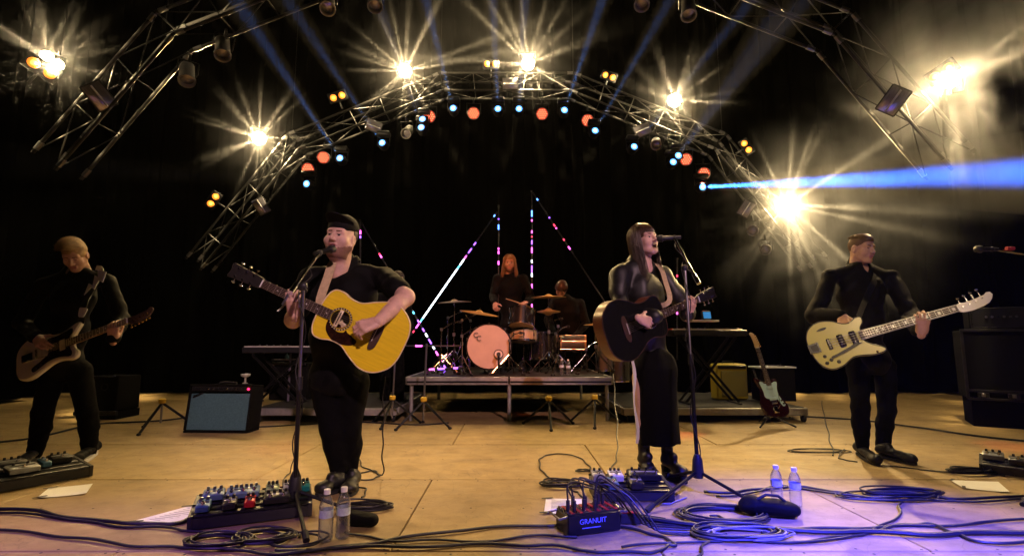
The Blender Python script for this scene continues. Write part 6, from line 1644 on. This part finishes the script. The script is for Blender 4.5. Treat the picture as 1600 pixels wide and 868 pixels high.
# ------------------------------------------------------------------ microphone stands
def microphone(t, tip, d, matl='black_metal'):
    d = Vector(d).normalized(); tip = Vector(tip); M = frame(d.orthogonal(), d, tip)
    o = MB().lathe([(.011, .165), (.012, .155), (.017, .05), (.021, .042)], M, 14).build('microphone_body', MT[matl], t)
    MB().lathe([(.021, .042), (.0255, .040), (.026, .030), (.023, .008), (.012, .0), (.001, -.001)], M, 14, False).build('grille', MT['steel_dark'] if matl != 'black_metal' else MT['black_plastic'], o)
    return tip + d * .12
def mic_stand(label, base, joint, boom_end, mic_tip, mic_dir, legs, h=.16):
    base, joint, boom_end = Vector(base), Vector(joint), Vector(boom_end); t = thing('microphone_stand', label, 'microphone stand', base)
    k = microphone(t, mic_tip, mic_dir)
    hub = base + V(0, 0, h); mid = hub.lerp(joint, .52)
    MB().cyl(hub - V(0, 0, .05), mid, .0125).build('lower_tube', MT['black_metal'], t); MB().cyl(mid, joint, .0095).build('upper_tube', MT['steel_dark'], t)
    MB().cyl(mid - V(0, 0, .035), mid + V(0, 0, .035), .018).build('height_clutch', MT['black_plastic'], t)
    MB().lathe([(.030, -.06), (.036, -.03), (.030, .05), (.018, .08)], Matrix.Translation(hub), 12).build('leg_hub', MT['black_plastic'], t)
    for a in legs:
        e = Vector(a); o = MB().tube([hub + V(0, 0, -.02), e + V(0, 0, .014)], .0105, 8).build('leg', MT['black_metal'], t); u = (e - hub).normalized()
        MB().tube([e - u * .05 + V(0, 0, .016), e + u * .015 + V(0, 0, .014)], .016, 8).build('rubber_foot', MT['rubber'], o)
    MB().cyl(boom_end, k, .0085).build('boom', MT['chrome'], t); d = (k - boom_end).normalized()
    MB().cyl(boom_end - d * .01, boom_end + d * .07, .0155).build('counterweight', MT['chrome'], t)
    MB().ball(joint, (.024, .02, .024), n=10).build('boom_clutch', MT['black_plastic'], t); MB().tube([joint, joint + V(.03, -.02, -.03)], .006, 6).build('clutch_lever', MT['black_plastic'], t)
    MB().ball(k, (.018, .018, .018), n=10).build('clip', MT['black_plastic'], t)
    # lead spiralling down the boom and the tube
    pts = []; N = 40
    for i in range(N + 1):
        s = i / N; p = k.lerp(joint, s / .35) if s < .35 else joint.lerp(hub, (s - .35) / .65)
        a = s * 26; r_ = .016 if s < .35 else .022; pts.append(p + V(math.cos(a) * r_, math.sin(a) * r_, 0 if s > .35 else .006 * math.sin(a)))
    MB().tube(catmull(pts, 2), .0035, 5).build('lead', MT['cable_black'], t)
    return t
mic_stand('black microphone stand with chrome boom in front of the stout singer', G(459, 800), P(474, 447, 2.78), P(455, 456, 2.70), P(523, 388, 3.14), (-.45, -.80, -.34), [G(395, 812), G(478, 846), G(548, 800)], .14)
mic_stand('black microphone stand with chrome boom in front of the woman', G(1092, 772), P(1070, 418, 3.44), P(1091, 441, 3.36), P(1026, 373, 3.56), (.95, -.25, .02), [G(1012, 800), G(1190, 796), G(1040, 748)], .16)
b = G(1640, 770); t = mic_stand('microphone stand at the right edge with a red-ringed microphone', b, P(1640, 400, 3.6), P(1660, 405, 3.58), P(1524, 389, 3.5), (1, .05, .0), [G(1600, 790), G(1680, 800), G(1660, 745)], .16)
p = P(1577, 388, 3.52); MB().cyl(p + V(-.02, 0, 0), p + V(.03, 0, 0), .0135).build('ring', mat('red_tape', (.5, .03, .03), .5), t)

# ------------------------------------------------------------------ bottles, papers, sandbag
def clear_mat():
    m = bpy.data.materials.new('clear_plastic'); m.use_nodes = True; t = m.node_tree; t.nodes.remove(t.nodes['Principled BSDF'])
    tr = t.nodes.new('ShaderNodeBsdfTransparent'); tr.inputs['Color'].default_value = (.90, .93, .96, 1)
    gl = t.nodes.new('ShaderNodeBsdfGlossy'); gl.inputs['Roughness'].default_value = .12; gl.inputs['Color'].default_value = (.95, .97, 1, 1)
    df = t.nodes.new('ShaderNodeBsdfDiffuse'); df.inputs['Color'].default_value = (.8, .85, .9, 1)
    lw = t.nodes.new('ShaderNodeLayerWeight'); lw.inputs['Blend'].default_value = .45
    a = t.nodes.new('ShaderNodeMixShader'); t.links.new(lw.outputs['Facing'], a.inputs[0]); t.links.new(tr.outputs[0], a.inputs[1]); t.links.new(gl.outputs[0], a.inputs[2])
    b = t.nodes.new('ShaderNodeMixShader'); b.inputs[0].default_value = .05; t.links.new(a.outputs[0], b.inputs[1]); t.links.new(df.outputs[0], b.inputs[2])
    t.links.new(b.outputs[0], t.nodes['Material Output'].inputs['Surface']); MT['clear_plastic'] = m
clear_mat()
mat('bottle_label', (.55, .66, .78), .5, vary=.3, scale=30)
mat('cap_white', (.8, .8, .82), .5)
def bottle(label, p, h=.215, r=.032, half=False):
    p = Vector(p); t = thing('water_bottle', label, 'bottle', p)
    prof = [(r * .75, 0), (r * .96, .006), (r, .02)]
    for k in range(5): prof += [(r * .95, .028 + .013 * k), (r, .034 + .013 * k)]
    prof += [(r * .93, .100), (r * .93, .134), (r, .140), (r * .93, .155), (r * .66, .178), (r * .42, .192), (r * .40, .200)]
    prof = [(a, b_ * h / .215) for a, b_ in prof]
    MB().lathe(prof, Matrix.Translation(p), 20).build('bottle_body', MT['clear_plastic'], t)
    MB().lathe([(r * .948, .101 * h / .215), (r * .948, .133 * h / .215)], Matrix.Translation(p), 20, False, False).build('label_band', MT['bottle_label'], t)
    MB().lathe([(r * .46, .196 * h / .215), (r * .46, h), (r * .40, h + .002)], Matrix.Translation(p), 16).build('cap', MT['cap_white'], t)
bottle('water bottle at the stout singer\'s feet, left of the pair', G(508, 845), .235, .034)
bottle('water bottle at the stout singer\'s feet, right of the pair', G(535, 840), .235, .034)
bottle('water bottle behind the black sandbag, left of the pair', G(1215, 786), .215, .033)
bottle('water bottle behind the black sandbag, right of the pair', G(1244, 791), .215, .033)
p = P(888, 583, 6.5); bottle('small water bottle on the drum riser', V(p.x, 6.5, RZ), .20, .03)
p = P(878, 583, 6.62); bottle('water bottle half hidden by drum hardware on the riser', V(p.x, 6.62, RZ), .20, .03)
def paper(label, corners, lines=True):
    c = [G(*q) for q in corners]; t = thing('set_list', label, 'paper', sum(c, V(0, 0, 0)) / 4)
    m = MB(); N = 6; vs = []
    for i in range(N + 1):
        for j in range(N + 1):
            u, v = i / N, j / N; q = c[0].lerp(c[1], u).lerp(c[3].lerp(c[2], u), v); vs.append(q + V(0, 0, .004 + .005 * (abs(u - .5) * 2) ** 3 * (v + .3)))
    m.add(vs, [(i * (N + 1) + j, (i + 1) * (N + 1) + j, (i + 1) * (N + 1) + j + 1, i * (N + 1) + j + 1) for i in range(N) for j in range(N)]).build('sheet', MT['white_paper'], t)
    m = MB()
    if lines:
        for k in range(9):
            v = .12 + .085 * k; w_ = random.uniform(.3, .62); a = c[0].lerp(c[1], .16).lerp(c[3].lerp(c[2], .16), v); b_ = c[0].lerp(c[1], .16 + w_).lerp(c[3].lerp(c[2], .16 + w_), v)
            m.box((a + b_) / 2 + V(0, 0, .0065), ((b_ - a).length, .0045, .0006), Matrix.Rotation(math.atan2((b_ - a).y, (b_ - a).x), 3, 'Z'))
        m.build('print', mat('grey_print', (.45, .45, .45), .7) if 'grey_print' not in MT else MT['grey_print'], t, smooth=0, kind='stuff')
    for q in (c[0].lerp(c[2], .04), c[3].lerp(c[1], .04)):
        MB().box(q + V(0, 0, .010), (.07, .018, .001), Matrix.Rotation(random.uniform(0, 1), 3, 'Z')).build('tape', MT['ink'], t, smooth=0)
paper('white set list taped to the floor beside the left guitarist', [(76, 763), (145, 756), (135, 772), (58, 779)], False)
paper('printed set list left of the stout singer\'s pedalboard', [(296, 791), (340, 799), (262, 822), (206, 817)])
paper('set list half under the red box\'s cables', [(853, 779), (910, 780), (914, 803), (850, 803)])
paper('white set list on the floor at the far right', [(1484, 750), (1560, 753), (1578, 770), (1504, 763)], False)
# sandbag on the stand leg
c = G(1206, 806); S = SDF(np.array(c) - .25, np.array(c) + np.array((.25, .25, .2)), .008); S.cap(c + V(-.085, .02, .05), c + V(.09, -.02, .045), .062, .055, .03, sq=((0, 0, 1), .72)); S.cap(c + V(-.09, .02, .06), c + V(-.12, .03, .05), .035, .03, .03); S.plane((0, 0, .003), (0, 0, 1)); S.folds(.006, 45, 3)
v, q = S.mesh(); t = thing('sandbag', 'black sandbag lying on the leg of the woman\'s microphone stand', 'sandbag', c); obj_np('bag', v, q, MT['black_cloth'], t); MB().tube([c + V(-.08, .0, .085), c + V(-.03, -.01, .115), c + V(.03, -.02, .112), c + V(.07, -.02, .08)], .008, 6).build('handle', MT['rubber'], t)
# small bag behind the singer's bottles
c = G(562, 822); S = SDF(np.array(c) - .2, np.array(c) + np.array((.2, .2, .2)), .008); S.cap(c + V(-.07, .03, .035), c + V(.06, .0, .035), .045, .042, .03, sq=((0, 0, 1), .8)); S.plane((0, 0, .003), (0, 0, 1)); S.folds(.005, 45, 8); v, q = S.mesh(); t = thing('sandbag', 'small black sandbag behind the pair of bottles at the singer\'s feet', 'sandbag', c); obj_np('bag', v, q, MT['black_cloth'], t)

# ------------------------------------------------------------------ pedals
for nm, col in (('pedal_blue', (.05, .13, .22)), ('pedal_lightblue', (.13, .21, .27)), ('pedal_teal', (.012, .17, .17)), ('pedal_green', (.14, .20, .11)), ('pedal_silver', (.26, .27, .28)), ('pedal_red', (.42, .012, .02)), ('pedal_black', (.015, .015, .016)), ('pedal_white', (.6, .6, .62))): mat(nm, col, .35, .2, vary=.08, scale=30)
def board(label, c, ax, L, D, h0, h1):
    "pedalboard: sloping black frame; returns its matrix"
    x = Vector(ax); x.z = 0; x.normalize(); M = Matrix((x, V(-x.y, x.x, 0), V(0, 0, 1))).transposed().to_4x4(); M.translation = Vector(c)
    t = thing('pedalboard', label, 'pedalboard', M=M)
    m = MB(); pr = [(-D / 2, 0), (D / 2, 0), (D / 2, h1), (-D / 2, h0)]
    for s in (-1, 1):
        vs = [(s * (L / 2 - .01) + e, y, z + .004) for e in (-.01, .01) for y, z in pr]; MB().add(vs, [(0, 1, 2, 3), (7, 6, 5, 4), (0, 4, 5, 1), (1, 5, 6, 2), (2, 6, 7, 3), (3, 7, 4, 0)]).build('side_panel', MT['black_plastic'], t, world=False, smooth=0)
    sl = math.atan2(h1 - h0, D); n = 4
    for k in range(n):
        y = -D / 2 + D * (k + .5) / n; z = h0 + (h1 - h0) * (k + .5) / n; MB().box((0, y, z - .004), (L - .04, D / n * .72, .012), Matrix.Rotation(sl, 3, 'X'), bev=.003).build('slat', MT['black_metal'], t, world=False)
    MB().box((0, -D / 2 + .006, h0 / 2), (L - .042, .008, h0 - .014)).build('front_panel', MT['black_plastic'], t, world=False, smooth=0)
    MB().box((0, D / 2 - .006, h1 / 2), (L - .042, .008, h1 - .014)).build('rear_panel', MT['black_plastic'], t, world=False, smooth=0)
    return t, M @ Matrix.Translation((0, 0, (h0 + h1) / 2 + .004)) @ Matrix.Rotation(sl, 4, 'X')
def pedal(label, M, x, y, col, w=.072, d=.115, h=.042, knobs=3, switch=1, led=None):
    t = thing('effects_pedal', label, 'pedal', M=M @ Matrix.Translation((x, y, .0)))
    MB().box((0, 0, h / 2 + .002), (w, d, h), bev=.006).build('case', MT[col], t, world=False)
    for k in range(knobs):
        kx = (k - (knobs - 1) / 2) * w / max(knobs, 2) * .9; MB().lathe([(.0085, 0), (.0075, .016), (.001, .017)], Matrix.Translation((kx, d * .30, h + .002)), 10).build('knob', MT['steel_dark'] if col in ('pedal_blue', 'pedal_lightblue') else MT['ebony'], t, world=False)
    for k in range(switch):
        sx = (k - (switch - 1) / 2) * w / max(switch, 1); MB().lathe([(.010, 0), (.010, .008), (.006, .009), (.006, .018), (.001, .019)], Matrix.Translation((sx, -d * .30, h + .002)), 10).build('footswitch', MT['chrome'], t, world=False)
    MB().box((0, d * .02, h + .0026), (w * .8, d * .16, .001)).build('name_strip', MT['pedal_black'] if col != 'pedal_black' else MT['pedal_silver'], t, world=False, smooth=0)
    MB().cyl((-w / 2 - .018, d * .1, h * .55), (-w / 2, d * .1, h * .55), .006, n=8).build('jack_plug', MT['chrome'], t, world=False)
t, M = board('large black pedalboard in front of the stout singer', G(396, 806), G(470, 790) - G(330, 806), .58, .26, .065, .105)
for i, (x, y, c, k, sw, w_, lab) in enumerate([(-.27, -.07, 'pedal_blue', 2, 1, .075, 'small blue pedal at the front left of the singer\'s pedalboard'), (-.235, .08, 'pedal_lightblue', 3, 2, .12, 'pale blue pedal at the rear left of the singer\'s pedalboard'),
        (-.07, .07, 'pedal_lightblue', 6, 3, .19, 'wide pale blue pedal with a row of knobs on the singer\'s pedalboard'), (-.13, -.075, 'pedal_black', 2, 1, .08, 'black pedal at the front of the singer\'s pedalboard'), (-.02, -.075, 'pedal_red', 2, 1, .06, 'small red pedal on the singer\'s pedalboard'),
        (.10, .075, 'pedal_green', 3, 1, .08, 'pale green pedal behind the singer\'s microphone stand'), (.13, -.06, 'pedal_black', 4, 2, .15, 'wide black pedal right of centre on the singer\'s pedalboard'), (.20, .075, 'pedal_silver', 3, 1, .075, 'silver pedal near the right end of the singer\'s pedalboard'), (.285, .07, 'pedal_teal', 3, 1, .08, 'teal pedal at the right end of the singer\'s pedalboard')]):
    pedal(lab, M, x * .86, y * .86, c, w_ * .86, .095, .036, k, sw)
t, M = board('black pedalboard at the woman\'s feet', G(985, 775), G(1050, 772) - G(930, 772), .47, .24, .06, .095)
for x, y, c, k, sw, w_, lab in [(-.19, .05, 'pedal_silver', 2, 1, .075, 'silver pedal at the left end of the woman\'s pedalboard'), (-.08, .05, 'pedal_white', 3, 1, .085, 'white pedal with dark knobs on the woman\'s pedalboard'), (.10, .06, 'pedal_black', 4, 3, .20, 'black pedal with a row of switches at the woman\'s boots'), (.02, -.06, 'pedal_black', 2, 1, .08, 'black pedal at the front of the woman\'s pedalboard'), (-.12, -.065, 'pedal_blue', 1, 1, .06, 'small dark blue pedal at the front left of the woman\'s pedalboard')]:
    pedal(lab, M, x, y, c, w_, .105, .042, k, sw)
t, M = board('black pedalboard cut by the left edge under the guitarist\'s foot', G(20, 758), G(100, 744) - G(0, 762), .74, .34, .07, .11)
for x, y, c, k, sw, w_, lab in [(-.12, .0, 'pedal_black', 0, 0, .09, 'long black wah pedal at the left edge'), (.02, -.05, 'pedal_silver', 2, 1, .16, 'wide silver pedal on the left guitarist\'s pedalboard'), (.15, .0, 'pedal_blue', 1, 1, .05, 'tiny bright blue pedal on the left guitarist\'s pedalboard'), (.25, .05, 'pedal_black', 3, 1, .12, 'black pedal at the right end of the left guitarist\'s pedalboard'), (-.02, .10, 'pedal_black', 5, 2, .2, 'black pedal with small knobs behind the silver one at the far left')]:
    pedal(lab, M, x, y, c, w_, .11, .04, k, sw)
t, M = board('black pedalboard cut by the right edge', G(1600, 742), G(1640, 748) - G(1560, 738), .46, .24, .06, .09)
for x, y, c, k, sw, w_, lab in [(-.15, .04, 'pedal_silver', 3, 2, .12, 'silver pedal on the pedalboard at the right edge'), (-.02, -.02, 'pedal_black', 2, 1, .1, 'black pedal on the pedalboard at the right edge')]:
    pedal(lab, M, x, y, c, w_, .105, .042, k, sw)
# red and black stage box
c = G(922, 828); x = (G(972, 822) - G(880, 834)); x.z = 0; x.normalize(); SB = Matrix((x, V(-x.y, x.x, 0), V(0, 0, 1))).transposed().to_4x4(); SB.translation = c
t = thing('stage_box', 'black stage box with red panel and plugged leads on the front floor', 'stage box', M=SB)
MB().box((0, .02, .05), (.29, .15, .096), bev=.006).build('case', MT['black_metal'], t, world=False)
pn = MB().box((0, .02, .1005), (.275, .135, .004)).build('panel', MT['pedal_black'], t, world=False, smooth=0)
for k in range(6):
    MB().box((-.125 + .048 * k + .012, .02, .1035), (.016, .13, .0022)).build('red_stripe', MT['pedal_red'], pn, world=False, smooth=0)
    for j in range(4): MB().lathe([(.006, 0), (.005, .007), (.001, .008)], Matrix.Translation((-.125 + .048 * k - .012, -.03 + .034 * j, .1025)), 8).build('socket', MT['chrome'], pn, world=False)
for s in (-1, 1): MB().tube([(s * .145, -.04, .09), (s * .185, -.045, .085), (s * .185, .08, .085), (s * .145, .08, .09)], .006, 6).build('handle', MT['steel_dark'], t, world=False)
text_part('logo', 'GRANUIT', .034, SB @ Matrix.Translation((-.01, -.0556, .064)) @ Matrix.Rotation(math.pi / 2, 4, 'X'), mat('print_blue', (.25, .35, .8), .5), t, 0, .0006, 1.0)
MB().box((-.02, -.0555, .035), (.10, .001, .004)).build('logo_line', MT['print_blue'], t, world=False, smooth=0)
t2 = thing('power_box', 'small black power box with a red light strip right of the stage box', 'power box', G(978, 818)); p = G(978, 818)
MB().box(p + V(.02, .03, .03), (.12, .09, .055), bev=.006).build('case', MT['black_plastic'], t2); MB().box(p + V(.02, .0, .059), (.08, .03, .004), bev=.001).build('red_strip', MT['pedal_red'], t2)

# ------------------------------------------------------------------ cables on the deck
def cable(label, pts, r=.0065, matl='cable_black', lift=0.0, wob=.012, group=None):
    p3 = [G(*q) if len(q) == 2 else P(q[0], q[1], q[2]) for q in pts]
    out = catmull(p3, 8)
    R_ = random.Random(sum(map(ord, label))); a, b_ = R_.uniform(0, 6), R_.uniform(0, 6)
    out = [V(p.x + wob * math.sin(i * .9 + a) * .5, p.y + wob * math.sin(i * .55 + b_), max(p.z, 0) + r + .001 + lift + .004 * max(0, math.sin(i * .31 + a))) for i, p in enumerate(out)]
    o = MB().tube(out, r, 7).build('cable', MT[matl]); return tag(o, label, 'cable', group)
def coil(label, c, rx, ry, turns, r=.006, matl='cable_black', tail=None, seed=0):
    R_ = random.Random(seed); c = G(*c); pts = []; N = 18
    for k in range(int(turns * N) + 1):
        a = 2 * math.pi * k / N; tn = k / N; f = 1 - .05 * (tn % 3) + .04 * math.sin(tn * 2.3 + seed)
        pts.append(c + V(rx * f * math.cos(a) + .02 * math.sin(tn * 1.7 + seed), ry * f * math.sin(a) + .015 * math.cos(tn * 2.9), r + .002 + .0045 * (tn % 5) + .006 * max(0, math.sin(a * 1.5 + tn))))
    if tail: pts += [G(*q) + V(0, 0, r + .001) for q in tail]
    o = MB().tube(catmull(pts, 2), r, 6).build('cable_coil', MT[matl]); return tag(o, label, 'cable')
cable('thick black cable running from the left edge to the singer\'s pedalboard', [(-20, 797), (60, 802), (130, 814), (200, 820), (262, 822), (300, 812), (330, 806)], .010)
cable('thinner black cable beside the thick one at the left edge', [(-20, 802), (70, 807), (140, 818), (215, 825), (280, 828), (320, 835)], .0065)
cable('black cable crossing the violet floor at the lower left', [(-20, 829), (80, 837), (160, 849), (240, 856), (310, 858), (400, 866), (470, 866)], .007)
coil('black cable coil in front of the singer\'s pedalboard, left one', (338, 850), .15, .085, 5, .0055, seed=1)
coil('black cable coil in front of the singer\'s pedalboard, right one', (412, 843), .14, .09, 5, .0055, seed=2)
coil('loose cable loop round the foot of the singer\'s microphone stand', (470, 846), .13, .10, 2, .005, seed=3)
coil('neat black cable coil right of the singer\'s bottles', (570, 795), .145, .075, 6, .006, seed=4)
cable('black cable sweeping from the singer\'s stand towards the red box', [(420, 868), (500, 862), (580, 850), (660, 838), (760, 827), (860, 822), (890, 826)], .0075)
cable('second black cable sweeping along the front edge at the centre', [(430, 862), (540, 858), (660, 856), (780, 852), (860, 856), (940, 864), (1010, 865), (1046, 857), (1050, 848), (1010, 834), (970, 826)], .0075)
cable('black cable from the bottles crossing the centre floor', [(540, 832), (590, 844), (660, 847), (760, 846), (850, 838), (900, 842)], .006)
cable('short cable curling at the singer\'s right boot', [(566, 778), (572, 768), (560, 760), (548, 756), (560, 752), (585, 748), (592, 742), (580, 736), (562, 740)], .005)
cable('guitar lead hanging down behind the singer to the floor', [(600, 590, 3.55), (599, 650, 3.6), (598, 700, 3.65), (597, 744), (585, 738), (566, 728), (558, 714)], .005)
cable('thin lead rising from the singer\'s pedalboard to the guitar', [(455, 800), (440, 770), (452, 740), (462, 700, 3.0), (466, 640, 3.0)], .004)
cable('looping cable on the amber floor left of the woman', [(926, 742), (920, 728), (905, 716), (880, 710), (852, 712), (843, 722), (848, 738), (868, 752), (890, 764), (905, 772), (915, 785)], .0055)
coil('small cable coil on the floor left of the woman\'s pedalboard', (876, 759), .12, .07, 5, .0055, seed=5)
coil('tiny cable loop on the amber floor left of the woman', (910, 737), .06, .03, 2, .0045, seed=6)
cable('lead hanging from the drum riser to the woman\'s pedalboard', [(958, 585, 5.4), (962, 640, 5.0), (965, 690, 4.5), (962, 720), (952, 740), (938, 752)], .0055)
R_ = random.Random(3)
for i in range(9):
    a = SB @ V(-.12 + .028 * i, R_.uniform(-.02, .06), .10); up = V(R_.uniform(-.02, .04), R_.uniform(.0, .08), R_.uniform(.09, .16)); e = G(970 + 9 * i, 800 + 4.5 * i)
    pts = [a, a + V(0, 0, .05), a + up, a.lerp(e, .5) + V(0, .03, .10 + .02 * R_.random()), a.lerp(e, .8) + V(0, 0, .03), e + V(0, 0, .008), G(1040 + 12 * i, 812 + 3 * i) + V(0, 0, .008)]
    o = MB().tube(catmull(pts, 7), .0048, 6).build('plugged_lead', MT['cable_black']); tag(o, 'black lead plugged into the top of the stage box, number %s from its left' % ('first second third fourth fifth sixth seventh eighth ninth'.split()[i]), 'cable', 'leads plugged into the stage box')
    m = MB(); m.cyl(a, a + V(0, 0, .055), .0095, n=10); m.build('plug', MT['black_plastic'], o)
coil('large tangled cable coil right of the woman\'s pedalboard', (1128, 808), .235, .14, 8, .0058, seed=7)
coil('large cable coil on the violet floor in front of the woman\'s stand', (1150, 836), .22, .10, 7, .0055, 'cable_black', None, 8)
coil('grey cable coil overlapping the large tangled one', (1170, 838), .20, .085, 4, .0045, 'cable_grey', None, 9)
cable('cable looping forward off the front edge right of centre', [(1110, 806), (1132, 812), (1128, 826), (1108, 846), (1094, 866), (1085, 880)], .006)
cable('grey lead curling across the woman\'s pedalboard', [(1040, 752), (1045, 765), (1028, 778), (1026, 788), (1050, 786), (1075, 778)], .004, 'cable_grey', .0)
cable('black cable passing behind the right-hand bottles', [(1100, 772), (1150, 770), (1200, 765), (1260, 764), (1310, 771), (1370, 780), (1450, 777), (1510, 782), (1620, 776)], .009)
cable('black cable snaking beside the one behind the right-hand bottles', [(1120, 776), (1180, 772), (1210, 760), (1270, 767), (1350, 779), (1440, 783), (1530, 785), (1620, 780)], .0065)
coil('cable coil on the floor at the lower right', (1412, 773), .24, .085, 6, .0055, seed=10)
coil('wide loose cable loop round the coil at the lower right', (1385, 777), .30, .10, 2, .005, seed=11)
cable('cable curling forward from the lower right coil', [(1405, 780), (1408, 798), (1392, 816), (1345, 836), (1280, 845), (1200, 850)], .006)
cable('thick black cable along the blue front edge at the right', [(960, 806), (1060, 822), (1180, 830), (1300, 834), (1420, 838), (1520, 837), (1640, 835)], .0125)
cable('black cable rising to the right edge over the blue floor', [(1190, 832), (1300, 828), (1400, 824), (1500, 821), (1640, 812)], .007)
cable('black cable waving over the blue floor at the lower right', [(1370, 830), (1410, 822), (1450, 821), (1490, 834), (1540, 850), (1640, 846)], .0075)
cable('black cable running along the bottom from the violet floor to the right', [(970, 858), (1100, 846), (1220, 850), (1340, 840)], .006)
cable('bass lead hanging from the rear to a loop on the floor', [(1284, 626), (1290, 660), (1298, 690), (1302, 712)], .0055)
coil('flat cable loop on the floor left of the bass player\'s shoes', (1278, 706), .26, .085, 2, .005, seed=12, tail=[(1310, 716), (1340, 722)])
cable('cable from the bass player\'s shoes to the right-hand coil', [(1372, 728), (1420, 732), (1460, 737), (1500, 737), (1545, 740), (1570, 744)], .0055)
coil('cable coil beside the set list at the far right', (1515, 739), .15, .07, 5, .0055, seed=13)
cable('long cable across the rear right floor', [(1255, 652), (1330, 656), (1400, 664), (1480, 676), (1560, 686), (1640, 694)], .010)
cable('cable across the rear left floor', [(-20, 694), (60, 684), (150, 664), (250, 658), (300, 652)], .010)
cable('cable along the foot of the left low riser', [(395, 668), (470, 664), (560, 660), (640, 664), (700, 662)], .008)
